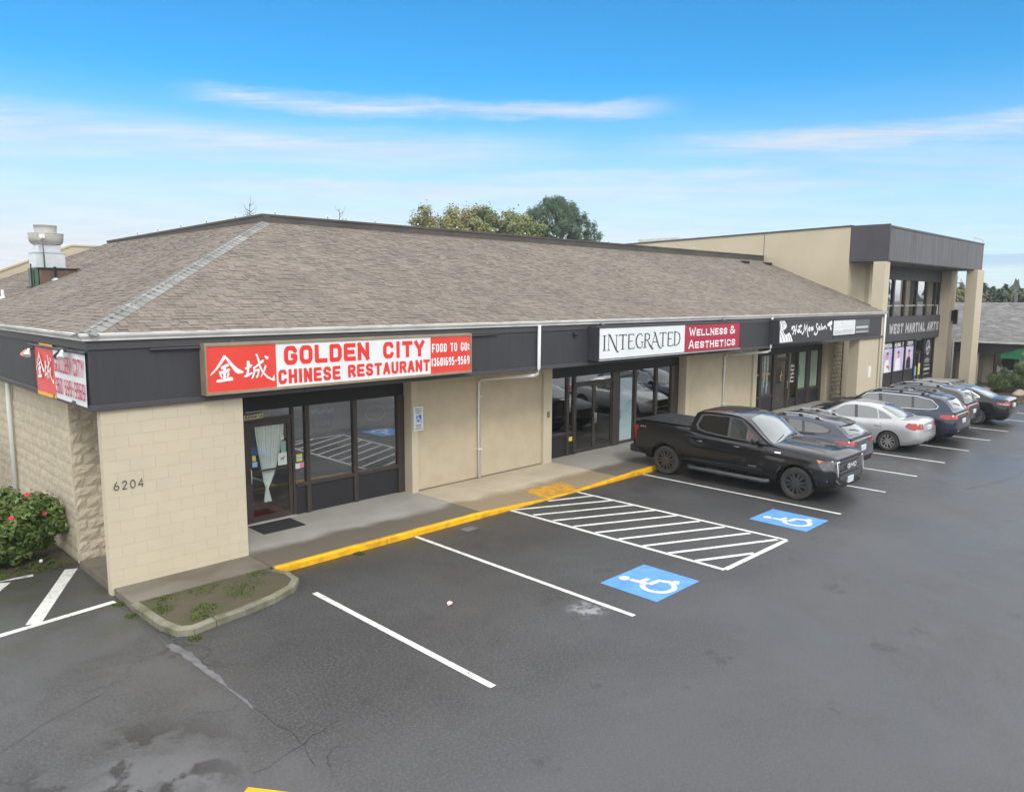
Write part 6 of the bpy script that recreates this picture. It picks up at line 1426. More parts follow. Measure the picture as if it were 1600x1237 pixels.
    def on_side(s, q, z, sg, out=0.0):
        hit, nn, _i, _d = s.tree.ray_cast(Vector((s.X(q), sg * 3, z)), Vector((0, -sg, 0))); return hit + Vector((0, sg * out, 0))
    def wheels(s, rim_m, spokes, style='split'):
        t_m = MATS['tyre_rubber']; R_, w = s.R, s.p.get('tw', 0.23)
        prof = [(R_ * .66, -w * .46), (R_ * .72, -w * .5), (R_ * .90, -w * .5), (R_ * .975, -w * .42), (R_, -w * .30), (R_, w * .30), (R_ * .975, w * .42), (R_ * .90, w * .5), (R_ * .72, w * .5), (R_ * .66, w * .46)]
        b = MB(); b.lathe([(a, c) for a, c in prof], (0, 0, 0), 40, axis=1); tyre = b.build('tyre', t_m, None, True, angle=30)
        b = MB(); r0 = R_ * .68
        b.lathe([(r0, w * .46), (r0 * .985, w * .485), (r0 * .93, w * .47), (r0 * .91, w * .30), (r0 * .90, -w * .1)], (0, 0, 0), 40, axis=1)
        for i in range(spokes):
            a = 2 * math.pi * i / spokes; legs = ((-0.16, -0.10), (0.16, 0.10)) if style == 'split' else ((0, 0),)
            for da, db in legs:
                hw_ = 0.022 if style == 'split' else 0.030; p0 = (0.045 * math.cos(a + db * 3), 0.045 * math.sin(a + db * 3)); p1 = (r0 * .93 * math.cos(a + da * (7 / spokes) * 1.2), r0 * .93 * math.sin(a + da * (7 / spokes) * 1.2))
                d = Vector((p1[0] - p0[0], p1[1] - p0[1])).normalized(); n = Vector((-d.y, d.x)) * hw_ * (R_ / .36)
                q = [(p0[0] - n.x, p0[1] - n.y), (p1[0] - n.x, p1[1] - n.y), (p1[0] + n.x, p1[1] + n.y), (p0[0] + n.x, p0[1] + n.y)]
                ya, yb = (w * .36, w * .44)
                b.add([(x_, ya, z_) for x_, z_ in q] + [(x_ * (.999), yb + 0.01 * (k_ in (0, 3)), z_ * .999) for k_, (x_, z_) in enumerate(q)], [(0, 1, 2, 3), (7, 6, 5, 4), (0, 4, 5, 1), (1, 5, 6, 2), (2, 6, 7, 3), (3, 7, 4, 0)])
        b.lathe([(0.0, w * .47), (.05, w * .465), (.062, w * .43), (.062, w * .3)], (0, 0, 0), 16, axis=1)
        rim = b.build('rim', MATS[rim_m], tyre, True, angle=30)
        b = MB(); b.lathe([(r0 * .935, w * .34), (0.0, w * .34)], (0, 0, 0), 24, axis=1); b.build('brake_disc', MATS['under_black'], tyre)
        tyre.name = 'wheel'; first = True
        for c in s.p['axles']:
            for sg in (1, -1):
                o = tyre if first else copy_tree(tyre); first = False; o.parent = s.t
                o.location = (s.X(c), sg * (s.W - w * .5 - s.p.get('inset', 0.015)), s.R); o.rotation_euler = (0, 0, 0 if sg > 0 else math.pi)
        # dark lining of the wheel arches
        for c in s.p['axles']:
            b = MB(); n = 20; vs_ = []
            for i in range(n + 1):
                a = math.pi * i / n - 0.25 + 0.5 * i / n if False else math.pi * (i / n) ; rr_ = s.Ra * 1.01
                for y in (-s.W * .93, s.W * .93): vs_.append((s.X(c) + rr_ * math.cos(a), y, s.R * .98 + rr_ * math.sin(a) + 0.004))
            fs = [(2 * i, 2 * i + 1, 2 * i + 3, 2 * i + 2) for i in range(n)]; b.add(vs_, fs); o = b.build('arch_liner', MATS['under_black'], s.t)
            for v in o.data.vertices:
                lim = s.wid(s.L / 2 - v.co.x, max(v.co.z, s.zlow(s.L / 2 - v.co.x) + .01)) - 0.02; v.co.y = math.copysign(min(abs(v.co.y), lim), v.co.y)
    def arch_trim(s, m, w=0.05, mirror=True, a0=8, a1=172):
        for c in s.p['axles']:
            pts = [(c - (s.Ra + w / 2 - 0.012) * math.cos(R(a)), s.R * .98 + (s.Ra + w / 2 - 0.012) * math.sin(R(a))) for a in np.linspace(a0, a1, 19)]
            s.line('arch_trim', pts, 'L', w, m, mirror, 0.012)
    def mirrors(s, q, z, m, arm='trim_black'):
        for sg in (1, -1):
            p = s.on_side(q, z, sg); b = MB(); b.cbox(p.x - 0.075, p.x + 0.075, p.y + sg * .05 if sg > 0 else p.y - .25, p.y + .25 if sg > 0 else p.y - .05, z + 0.0, z + 0.17, 0.035); o = b.build('door_mirror', m, s.t, True, angle=60)
            b = MB(); b.tube([(p.x, p.y - sg * .03, z + .03), (p.x, p.y + sg * .09, z + .07)], 0.022, 8); b.build('mirror_arm', MATS[arm], o)
    def handles(s, qs, z, m):
        for q in qs:
            for sg in (1, -1):
                a, c = s.on_side(q - .09, z, sg, .018), s.on_side(q + .09, z, sg, .018); b = MB(); b.tube([a - Vector((0, sg * .02, 0)), a, c, c - Vector((0, sg * .02, 0))], 0.014, 6); b.build('door_handle', MATS[m], s.t, True)
    def rails(s, q0, q1, m, h=0.05):
        for sg in (1, -1):
            pts = []
            for i in range(9):
                q = q0 + (q1 - q0) * i / 8; y = s.gw(q, s.roofmax) * .93; pts.append((s.X(q), sg * y, s.ztop(q, y) + (h if 0 < i < 8 else -0.01)))
            b = MB(); b.tube(pts, 0.020, 8); o = b.build('roof_rail', MATS[m], s.t, True)
            for q in (q0 + (q1 - q0) * .12, q0 + (q1 - q0) * .5, q0 + (q1 - q0) * .88):
                y = s.gw(q, s.roofmax) * .93; box('rail_foot', s.X(q) - .05, s.X(q) + .05, sg * y - .02, sg * y + .02, s.ztop(q, y) - .03, s.ztop(q, y) + h, MATS['trim_black'], o)
    def place(s, cx, y_front, toward):
        """toward +1: nose to the building (+Y); -1: nose to the lot"""
        s.t.location = (cx, y_front - toward * s.L / 2, gz(cx)); s.t.rotation_euler = (0, 0, R(90) * toward)

# ---------- the black pickup
P_ = dict(L=5.80, W=2.03, R=0.405, Ra=0.50, tw=0.27, axles=(0.92, 4.67), cat='pickup truck', inset=0.03,
          zt=[(0, 1.10), (.12, 1.14), (.4, 1.185), (1.0, 1.225), (1.6, 1.25), (2.6, 1.275), (3.6, 1.32), (4.0, 1.385), (5.0, 1.395), (5.80, 1.40)],
          zb=[(0, .36), (.4, .33), (1.2, .36), (2, .40), (4, .42), (5.2, .46), (5.80, .52)],
          zr=[(1.50, 1.25), (1.62, 1.31), (2.35, 1.84), (2.60, 1.905), (3.0, 1.925), (3.6, 1.905), (3.80, 1.86), (3.96, 1.36)],
          nose=[(.3, .10), (.55, 0.0), (.8, .01), (1.0, .02), (1.2, .05)], tail=[(0, .06), (.5, 0), (.75, .03), (1.5, .02)], fr=.5, fk=.22, fp=2.6, rr=.25, rk=.06, crown=.085, wb=.925, wr=.79, bow=.12, bowr=.02, taper=.0, rnd=.028)
pk = Car('pickup_truck', 'black crew cab pickup truck backed up to the yellow kerb', P_, car_paint('paint_black', (0.007, 0.0075, 0.0085), rough=0.4, metal=0.0))
pk.wheels('wheel_black', 6); pk.arch_trim('trim_grey', 0.07)
side = lambda *p: [(a, b) for a, b in p]
pk.patch('window_trim', side((1.72, 1.262), (2.45, 1.80), (2.75, 1.845), (3.45, 1.835), (3.66, 1.80), (3.78, 1.52), (3.72, 1.40), (3.5, 1.345), (3.0, 1.30), (2.3, 1.27)), 'trim_grey', 'L', 0.006, .08, True)
pk.patch('side_window', side((1.98, 1.315), (2.47, 1.765), (2.62, 1.80), (2.75, 1.81), (2.75, 1.325), (2.3, 1.30)), 'car_glass', 'L', 0.011, .08, True)
pk.patch('side_window', side((2.83, 1.335), (2.83, 1.81), (3.42, 1.80), (3.60, 1.77), (3.71, 1.52), (3.65, 1.43), (3.42, 1.375)), 'car_glass_dark', 'L', 0.011, .08, True)
pk.patch('windscreen', [(1.60, -.80), (2.33, -.655), (2.36, 0), (2.33, .655), (1.60, .80), (1.54, .4), (1.53, 0), (1.54, -.4)], 'car_glass', 'T', 0.006, .09)
pk.patch('rear_window', [(-.62, 1.45), (.62, 1.45), (.60, 1.80), (-.60, 1.80)], 'car_glass_dark', 'B', 0.006, .1)
pk.patch('bed_cover', [(4.02, -.80), (5.72, -.80), (5.72, .80), (4.02, .80)], 'cover_black', 'T', 0.03, .2)
for q in (4.45, 4.9, 5.35): pk.line('cover_seam', [(q, -.78), (q, .78)], 'T', .012, 'under_black', False, .034)
for x_ in (1.72, 2.79, 3.92): pk.line('door_gap', [(x_, .48), (x_, 1.25)] if x_ < 3 else [(x_, .50), (x_, 1.36)], 'L', .011)
pk.line('door_gap', [(1.75, .485), (3.9, .50)], 'L', .010); pk.line('door_gap', [(3.9, .5), (3.6, .95), (3.72, 1.3)][:1] + [(3.90, .52)], 'L', .01) if False else None
pk.line('hood_gap', [(.14, 1.055), (.6, 1.13), (1.5, 1.215)], 'L', .011)
for z0_, z1_, w_ in ((1.165, 1.205, .012), (.615, .60, .016)): pk.line('body_crease', [(1.55, z0_), (3.8, z1_), (4.1, z1_ + .01)] if z0_ > 1 else [(1.78, z0_), (3.85, z1_)], 'L', w_, 'trim_grey', True, .003)
pk.patch('rocker_trim', side((1.52, .345), (1.52, .44), (4.12, .455), (4.12, .40)), 'trim_black', 'L', .010, .15, True)
pk.line('door_gap', [(3.99, .47), (3.99, 1.39)], 'L', .014)
pk.handles((2.55, 3.62), 1.10, 'dark_chrome'); pk.mirrors(1.98, 1.24, pk.paint)
for sg in (1, -1):
    b = MB(); b.tube([(pk.X(1.62), sg * .93, .36), (pk.X(1.72), sg * .99, .34), (pk.X(3.85), sg * .99, .34), (pk.X(3.95), sg * .93, .36)], .055, 8); b.build('side_step', MATS['trim_grey'], pk.t, True)
# front: grille, lamps, bumper, plate
gr = pk.patch('grille', [(-.64, .62), (-.70, .80), (-.62, 1.04), (.62, 1.04), (.70, .80), (.64, .62), (.45, .55), (-.45, .55)], 'gloss_black', 'F', .010, .1)[0]
for z in (.70, .80, .965): pk.line('grille_bar', [(-.60, z), (.60, z)], 'F', .035, 'dark_chrome', False, .028, gr)
k = Ink((pk.L / 2 + 0.03, 0.27, .835), (0, -1, 0), (0, 0, 1), .0); 
k.o = Vector((pk.L / 2 + .03, -.27, .83)); k.u = Vector((0, 1, 0)); k.n = Vector((1, 0, 0)); k.text('GMC', 0, .54, 0, .12, .030, .22, .22)
bd = k.build('emblem', mat('badge_silver', (0.62, 0.62, 0.63), rough=0.35), gr)
for sg in (1, -1):
    hl = pk.patch('headlight', [(sg * .66, .78), (sg * .64, 1.04), (sg * .93, 1.07), (sg * .96, .90), (sg * .82, .76)], 'lamp_dark', 'F', .010, .06)[0]
    pk.line('running_light', [(sg * .66, 1.045), (sg * .79, 1.035), (sg * .77, .70)], 'F', .026, 'letter_white', False, .022, hl)
    pk.patch('headlight', [(.08, .88), (.08, 1.06), (.45, 1.075), (.36, .94), (.22, .80)], 'lamp_dark', 'L' if sg > 0 else 'R', .010, .06)
    pk.patch('side_marker', [(.36, 1.00), (.30, 1.065), (.44, 1.072), (.40, 1.03)], 'lamp_amber', 'L' if sg > 0 else 'R', .016, .06)
    pk.line('bumper_trim', [(sg * .98, .60), (sg * .80, .60), (sg * .60, .50), (sg * .2, .50)], 'F', .024, 'chrome', False, .012)
    pk.patch('tail_light', [(5.65, .88), (5.63, 1.29), (5.77, 1.30), (5.78, .90)], 'tail_red', 'L' if sg > 0 else 'R', .010, .06); pk.patch('tail_light', [(sg * .84, .88), (sg * .84, 1.30), (sg * .985, 1.30), (sg * .99, .90)], 'tail_red', 'B', .012, .06)
pk.patch('front_bumper', [(-.90, .40), (-.55, .50), (.55, .50), (.90, .40), (.8, .36), (-.8, .36)], 'trim_black', 'F', .014, .1)
b = MB(); b.cbox(pk.L / 2 - .02, pk.L / 2 + .03, -.16, .16, .46, .62, .006); b.build('number_plate', MATS['plate_pale'], pk.t)
b = MB(); b.cbox(-pk.L / 2 - .10, -pk.L / 2 + .22, -.98, .98, .50, .72, .04); b.build('rear_bumper', MATS['trim_black'], pk.t)
k = Ink((pk.X(5.55), -1.0, 1.25), (1, 0, 0), (0, 0, 1), .0); p_ = pk.on_side(5.5, 1.28, -1); k.o = Vector((p_.x - .05, p_.y - .008, 1.255)); k.text('4X4', 0, .19, 0, .042, .010, .3, shear=.3); k.build('badge', MATS['chrome'], pk.t)
for q, z, w in ((1.42, 1.09, .16), (2.05, .66, .22)): pk.patch('badge', [(q - w / 2, z), (q - w / 2, z + .035), (q + w / 2, z + .035), (q + w / 2, z)], 'chrome', 'L', .008, .05, True)
for y0, y1 in ((-.62, -.05), (.05, .62)): pk.line('wiper', [(1.62, y0), (1.72, y1)], 'T', .018, 'trim_black', False, .022)
hd_ = pk.line('hood_line', [(.35, -.62), (1.45, -.55)], 'T', .02, 'under_black', False, .004); pk.line('hood_line', [(.35, .62), (1.45, .55)], 'T', .02, 'under_black', False, .004)
pk.line('hood_vent', [(.34, -.36), (.30, 0), (.34, .36)], 'T', .03, 'gloss_black', False, .008)
for i in range(5): y = -.44 + i * .22; pk.line('roof_rib', [(2.7, y), (3.6, y)], 'T', .014, 'under_black', False, .004)
pk.place(18.72, 6.95, -1)

def common(c, glass_side, screen, rear, doors, sill, hz, hm, rg='car_glass', rg2=0):
    for i_, p in enumerate(glass_side): c.patch('side_window', p, 'car_glass' if i_ == 0 or rg2 == 0 else 'car_glass_tint', 'L', .009, .06, True)
    c.patch('windscreen', screen, 'car_glass', 'T', .006, .09)
    c.patch('rear_window', rear, rg, 'T', .006, .09)
    for d in doors: c.line('door_gap', d, 'L', .010)
    c.line('door_gap', [(sill[0], sill[2]), (sill[1], sill[2])], 'L', .010)
    c.handles(hz[0], hz[1], hm)

# ---------- the silver saloon
S1 = dict(L=4.60, W=1.80, R=0.325, Ra=.375, tw=.21, axles=(0.95, 3.64),
          zt=[(0, .70), (.25, .78), (.8, .90), (1.3, .955), (2, .965), (3, .99), (3.7, 1.035), (4.2, 1.05), (4.52, 1.03), (4.6, .98)],
          zb=[(0, .24), (.5, .20), (2, .20), (3.9, .22), (4.4, .30), (4.6, .36)], zr=[(1.10, .95), (1.3, 1.05), (2.0, 1.40), (2.35, 1.47), (2.75, 1.475), (3.2, 1.42), (3.6, 1.27), (3.95, 1.10), (4.12, 1.045)],
          nose=[(.2, .08), (.45, 0), (.7, .12), (1, .3)], tail=[(.2, .12), (.5, 0), (.75, .02), (.95, .06), (1.1, .1)], fr=.8, fk=.34, rr=.7, rk=.24, crown=.05, wb=.87, wr=.645, bow=.17, bowr=.18, taper=.10)
sv = Car('silver_sedan', 'silver saloon car parked nose in between an empty bay and a blue SUV', S1, car_paint('paint_silver', (0.50, 0.505, 0.51), rough=0.30, metal=0.45))
sv.wheels('wheel_grey', 5)
common(sv, [side((1.62, 1.01), (2.12, 1.345), (2.38, 1.385), (2.44, 1.385), (2.52, 1.00)), side((2.62, 1.005), (2.54, 1.385), (2.9, 1.37), (3.16, 1.32), (3.26, 1.03)), side((3.30, 1.035), (3.21, 1.305), (3.40, 1.235), (3.66, 1.09), (3.68, 1.06))],
       [(1.36, -.66), (1.98, -.56), (2.0, 0), (1.98, .56), (1.36, .66), (1.22, .35), (1.18, 0), (1.22, -.35)], [(3.28, -.53), (3.85, -.62), (4.02, -.3), (4.06, 0), (4.02, .3), (3.85, .62), (3.28, .53), (3.24, 0)],
       [[(1.55, .28), (1.45, .6), (1.58, .96)], [(2.56, .26), (2.56, .985)], [(3.42, .72), (3.36, .9), (3.42, 1.0)]], (1.55, 3.2, .262), ((2.38, 3.3), .83), 'wheel_silver')
sv.patch('pillar_trim', side((2.445, 1.39), (2.525, .995), (2.615, 1.0), (2.535, 1.39)), 'gloss_black', 'L', .0075, .06, True)
sv.mirrors(1.72, .97, sv.paint)
for v_ in 'LR': sv.patch('tail_light', [(4.12, .86), (4.20, .98), (4.50, .97), (4.52, .84), (4.40, .76), (4.25, .80)], 'tail_red', v_, .010, .05); sv.patch('headlight', [(.12, .62), (.2, .74), (.72, .84), (.60, .72), (.3, .62)], 'lamp_clear', v_, .010, .05)
for sg in (1, -1): sv.patch('tail_light', [(sg * .52, .80), (sg * .56, .97), (sg * .80, .98), (sg * .82, .80)], 'tail_red', 'B', .010, .05); sv.patch('headlight', [(sg * .45, .60), (sg * .50, .70), (sg * .78, .74), (sg * .76, .60)], 'lamp_clear', 'F', .010, .05)
sv.patch('grille', [(-.40, .44), (-.46, .66), (.46, .66), (.40, .44)], 'gloss_black', 'F', .010, .08); sv.line('grille_bar', [(-.44, .56), (.44, .56)], 'F', .03, 'chrome', False, .02)
sv.patch('lower_grille', [(-.6, .27), (-.5, .38), (.5, .38), (.6, .27)], 'trim_black', 'F', .010, .08); sv.line('boot_gap', [(-.58, 1.0), (-.60, .72), (.60, .72), (.58, 1.0)], 'B', .010, 'under_black', False)
b = MB(); b.cbox(-sv.L / 2 - .01, -sv.L / 2 + .05, -.16, .16, .74, .88, .006); b.build('number_plate', MATS['plate_pale'], sv.t)
b = MB(); b.prism([(sv.X(3.12), 1.42), (sv.X(3.26), 1.40), (sv.X(3.24), 1.475)], 1, -.015, .015); b.build('aerial', MATS['gloss_black'], sv.t)
sv.line('wiper', [(1.4, -.5), (1.42, .2)], 'T', .016, 'trim_black', False, .018)
sv.place(26.60, 12.08, 1)

# ---------- SUVs share one outline family
def suv(name, label, paint, L, W, H, rim, spokes, cx, yf, rail, chrome=True, axles=(.92, None), clad=True, hatch=.35):
    ax = (axles[0], axles[1] or L - 1.05); h = H
    sp = dict(L=L, W=W, R=.36, Ra=.42, tw=.23, axles=ax, cat='SUV',
              zt=[(0, .84), (.2, .90), (.8, 1.0), (1.3, 1.06), (2.2, 1.09), (3.4, 1.12), (L - .8, 1.15), (L - .12, 1.12), (L, 1.05)],
              zb=[(0, .30), (.5, .25), (2, .26), (L - .8, .28), (L - .2, .38), (L, .42)],
              zr=[(1.12, 1.05), (1.3, 1.14), (2.0, h - .11), (2.35, h - .025), (3.0, h), (L - 1.2, h - .03), (L - .62, h - .10), (L - hatch, h - .24), (L - .10, 1.14)],
              nose=[(.2, .10), (.5, 0), (.8, .06), (1.1, .2)], tail=[(.2, .14), (.55, 0), (.8, .02), (1.0, .05), (1.2, .1)], fr=.75, fk=.30, rr=.6, rk=.22, crown=.05, wb=.875, wr=.675, bow=.16, bowr=.14, taper=.10)
    c = Car(name, label, sp, paint); c.wheels(rim, spokes)
    q3 = L - 1.42
    tr_ = side((1.52, 1.125), (2.08, h - .155), (2.5, h - .095), (L - 1.3, h - .115), (L - .86, h - .2), (L - .62, 1.30), (L - .66, 1.215), (L - .9, 1.165), (2.6, 1.125))
    if chrome: c.patch('window_trim', tr_, 'dark_chrome' if not chrome else 'chrome', 'L', .003, .06, True)
    mx_, mz_ = sum(p[0] for p in tr_) / 9, sum(p[1] for p in tr_) / 9
    c.patch('window_seal', [(mx_ + (p[0] - mx_) * .985, mz_ + (p[1] - mz_) * .93) for p in tr_], 'gloss_black', 'L', .0055, .06, True)
    common(c, [side((1.62, 1.15), (2.12, h - .185), (2.46, h - .13), (2.56, 1.15)), side((2.66, 1.155), (2.58, h - .125), (3.0, h - .12), (q3 - .08, h - .135), (q3 - .02, 1.175)), side((q3 + .06, 1.18), (q3, h - .14), (L - 1.2, h - .15), (L - .92, h - .22), (L - .70, 1.30), (L - .74, 1.23), (L - .95, 1.19))],
           [(1.40, -.70), (2.0, -.60), (2.02, 0), (2.0, .60), (1.40, .70), (1.26, .35), (1.22, 0), (1.26, -.35)], [(L - .52, -.52), (L - .22, -.60), (L - .12, 0), (L - .22, .60), (L - .52, .52), (L - .50, 0)],
           [[(1.5, .42), (1.42, .7), (1.52, 1.06)], [(2.6, .38), (2.6, 1.12)], [(q3 - .05, .84), (q3 - .1, 1.0), (q3 - .02, 1.14)]], (1.5, q3 - .25, .38), ((2.42, q3 - .22), .96), 'dark_chrome', 'car_glass', 1)
    if clad: c.arch_trim('trim_black', .06); c.patch('sill_cladding', side((1.36, .262), (1.36, .37), (ax[1] - .45, .385), (ax[1] - .45, .28)), 'trim_black', 'L', .008, .15, True)
    c.patch('rear_cladding', [(-W * .45, .36), (-W * .47, .52), (-.3, .56), (.3, .56), (W * .47, .52), (W * .45, .36)], 'trim_black', 'B', .010, .12)
    for v_ in 'LR': c.patch('tail_light', [(L - .52, .94), (L - .50, 1.04), (L - .08, 1.05), (L - .08, .94), (L - .25, .90)], 'tail_red', v_, .010, .05); c.patch('headlight', [(.14, .76), (.2, .86), (.66, .93), (.5, .82)], 'lamp_clear', v_, .010, .05); c.patch('side_marker', [(.42, .84), (.46, .89), (.60, .91), (.54, .86)], 'lamp_amber', v_, .014, .05)
    for sg in (1, -1): c.patch('tail_light', [(sg * .42, .95), (sg * .44, 1.03), (sg * W * .455, 1.05), (sg * W * .46, .92)], 'tail_red', 'B', .010, .05); c.patch('headlight', [(sg * .45, .74), (sg * .48, .83), (sg * .80, .87), (sg * .78, .76)], 'lamp_clear', 'F', .010, .05); c.patch('reflector', [(sg * .55, .50), (sg * .55, .54), (sg * .75, .55), (sg * .75, .50)], 'tail_red', 'B', .016, .06)
    c.patch('grille', [(-.42, .46), (-.46, .80), (.46, .80), (.42, .46)], 'gloss_black', 'F', .010, .08)
    c.patch('hatch_strip', [(-.40, .97), (-.40, 1.01), (.40, 1.01), (.40, .97)], 'chrome' if chrome else 'dark_chrome', 'B', .012, .1)
    b = MB(); b.cbox(-L / 2 + .0, -L / 2 + .05, -.16, .16, .74, .89, .006); b.build('number_plate', MATS['plate_pale'], c.t)
    z_ = h - .10; b = MB(); vs_ = []
    for i in range(9):
        y = -.54 + i * .135; qa, qb = L - .66, L - .36 - .10 * (abs(y) / .54) ** 2
        for q, z in ((qa, h - .085), (qb, h - .135), (qb, h - .165), (qa, h - .16)): vs_.append((c.X(q), y, z - .04 * (abs(y) / .54) ** 3))
    fs = [(i * 4 + a, i * 4 + (a + 1) % 4, (i + 1) * 4 + (a + 1) % 4, (i + 1) * 4 + a) for i in range(8) for a in range(4)] + [(0, 1, 2, 3), (35, 34, 33, 32)]
    b.add(vs_, fs); o = b.build('spoiler', paint, c.t)
    bm = bmesh.new(); bm.from_mesh(o.data); bmesh.ops.recalc_face_normals(bm, faces=bm.faces[:]); bm.to_mesh(o.data); bm.free()
    c.line('wiper', [(L - .19, -.05), (L - .30, .38)], 'T', .018, 'trim_black', False, .016)
    c.mirrors(1.70, 1.10, paint); c.rails(2.25, L - .95, rail)
    c.place(cx, yf, 1); return c
suv('grey_crossover', 'dark blue-grey crossover with silver roof rails just beyond the pickup', car_paint('paint_bluegrey', (0.062, 0.070, 0.094), rough=0.28, metal=0.55), 4.48, 1.82, 1.60, 'wheel_black', 5, 21.55, 12.15, 'wheel_silver', False)
suv('blue_suv', 'navy blue SUV with chrome window trim beyond the silver saloon', car_paint('paint_navy', (0.024, 0.036, 0.060), rough=0.26, metal=0.5), 5.06, 1.97, 1.70, 'wheel_silver', 5, 28.98, 12.15, 'dark_chrome', True)
suv('grey_suv', 'charcoal grey SUV with roof rails, between the navy SUV and the black saloon', car_paint('paint_charcoal', (0.060, 0.066, 0.074), rough=0.3, metal=0.5), 4.75, 1.86, 1.72, 'wheel_silver', 5, 31.75, 12.2, 'wheel_silver', False, hatch=.28)

# ---------- the black saloon at the far end of the row
S2 = dict(L=4.93, W=1.86, R=.335, Ra=.385, tw=.22, axles=(.98, 3.83),
          zt=[(0, .72), (.25, .80), (.9, .93), (1.4, .98), (2.2, .985), (3.2, 1.0), (4.0, 1.05), (4.6, 1.07), (4.86, 1.05), (4.93, 1.0)],
          zb=[(0, .24), (.5, .20), (2, .20), (4.2, .22), (4.7, .30), (4.93, .36)], zr=[(1.15, .975), (1.35, 1.06), (2.15, 1.40), (2.5, 1.465), (2.95, 1.475), (3.4, 1.42), (3.85, 1.28), (4.3, 1.10), (4.45, 1.06)],
          nose=[(.2, .08), (.45, 0), (.7, .12), (1, .3)], tail=[(.2, .12), (.5, 0), (.75, .02), (.95, .05), (1.1, .09)], fr=.8, fk=.34, rr=.7, rk=.24, crown=.05, wb=.87, wr=.645, bow=.17, bowr=.18, taper=.10)
bs = Car('black_sedan', 'black saloon car with bright silver wheels, last of the parked row', S2, car_paint('paint_black_two', (0.010, 0.012, 0.013), rough=0.24, metal=0.2))
bs.wheels('wheel_silver', 10, 'plain')
bs.patch('window_trim', side((1.66, 1.01), (2.2, 1.375), (2.6, 1.42), (3.1, 1.405), (3.5, 1.32), (3.86, 1.13), (3.9, 1.06), (2.6, 1.015)), 'chrome', 'L', .004, .08, True)
common(bs, [side((1.74, 1.03), (2.24, 1.35), (2.58, 1.395), (2.68, 1.03)), side((2.76, 1.035), (2.68, 1.395), (3.1, 1.38), (3.36, 1.325), (3.42, 1.055)), side((3.46, 1.06), (3.41, 1.31), (3.58, 1.24), (3.80, 1.12), (3.83, 1.08))],
       [(1.42, -.68), (2.12, -.56), (2.14, 0), (2.12, .56), (1.42, .68), (1.28, .35), (1.24, 0), (1.28, -.35)], [(3.50, -.53), (4.12, -.62), (4.30, -.3), (4.34, 0), (4.30, .3), (4.12, .62), (3.50, .53), (3.46, 0)],
       [[(1.62, .28), (1.52, .6), (1.65, .99)], [(2.72, .26), (2.72, 1.0)], [(3.6, .76), (3.52, .92), (3.6, 1.02)]], (1.62, 3.35, .262), ((2.5, 3.46), .85), 'chrome')
bs.mirrors(1.82, .98, bs.paint)
for v_ in 'LR': bs.patch('tail_light', [(4.52, .86), (4.50, .95), (4.86, .95), (4.88, .85)], 'tail_red', v_, .010, .05); bs.patch('tail_light_strip', [(4.60, .865), (4.60, .895), (4.87, .89), (4.87, .86)], 'lamp_clear', v_, .014, .05); bs.patch('headlight', [(.12, .64), (.2, .76), (.75, .86), (.6, .74)], 'lamp_clear', v_, .010, .05)
for sg in (1, -1): bs.patch('tail_light', [(sg * .50, .84), (sg * .52, .95), (sg * .83, .96), (sg * .84, .84)], 'tail_red', 'B', .010, .05)
bs.line('boot_gap', [(-.6, 1.02), (-.62, .74), (.62, .74), (.6, 1.02)], 'B', .010, 'under_black', False); bs.patch('boot_trim', [(-.45, .90), (-.45, .93), (.45, .93), (.45, .90)], 'chrome', 'B', .012, .1)
b = MB(); b.cbox(-bs.L / 2 - .01, -bs.L / 2 + .05, -.16, .16, .74, .88, .006); b.build('number_plate', MATS['plate_pale'], bs.t)
bs.place(34.78, 11.75, 1)
# ------------------------------------------------------------------ plants and the far background
def leaf_mat(name, a, b, scale=1.5, rough=0.6, trans=0.25):
    m = mat(name, a, b, scale, 4, rough=rough, tone=0.30, spec=0.35)
    return m
def crown_mesh(name, blobs, n, size, m, parent, seed, flat=0.5, aspect=0.55, shell=0.55, stray=1.0):
    """leaf-sized faces spread through irregular clumps: blobs = [(centre, radii)]"""
    rr = random.Random(seed); vs_, fs, tn = [], [], []; vol = [max(b_[1][0] * b_[1][1] * b_[1][2], 1e-6) ** 0.75 for b_ in blobs]; tot = sum(vol); tb = [rr.random() for _ in blobs]
    for bi, (c, r) in enumerate(blobs):
        for _ in range(int(n * vol[bi] / tot)):
            d = Vector((rr.gauss(0, 1), rr.gauss(0, 1), rr.gauss(0, 1))).normalized(); k = shell + (1 - shell) * rr.random() if rr.random() < .8 else rr.random()
            k *= rr.uniform(.82, 1.12) * (rr.uniform(1.0, stray) if rr.random() < .3 else 1); p = Vector((c[0] + d.x * r[0] * k, c[1] + d.y * r[1] * k, c[2] + d.z * r[2] * k))
            nrm = (d + Vector((rr.gauss(0, .5), rr.gauss(0, .5), rr.gauss(0, .5) + flat))).normalized(); a = nrm.orthogonal().normalized(); a.rotate(Matrix.Rotation(rr.uniform(0, 6.28), 3, nrm)); b_ = nrm.cross(a)
            s = size * rr.uniform(.6, 1.3); i = len(vs_); h = nrm * s * .18
            vs_ += [tuple(p - a * s), tuple(p + b_ * s * aspect - h), tuple(p + a * s), tuple(p - b_ * s * aspect - h)]; fs += [(i, i + 1, i + 2), (i, i + 2, i + 3)]
            t = min(max(tb[bi] * .6 + rr.random() * .4, 0), 1); tn += [t, t]
    o = mesh_obj(name, vs_, fs, m, parent); at = o.data.attributes.new('tone', 'FLOAT', 'FACE'); at.data.foreach_set('value', tn); return o
leaf_mat('leaf_camellia', (0.055, 0.100, 0.020), (0.115, 0.160, 0.038), 1.1, 0.35)
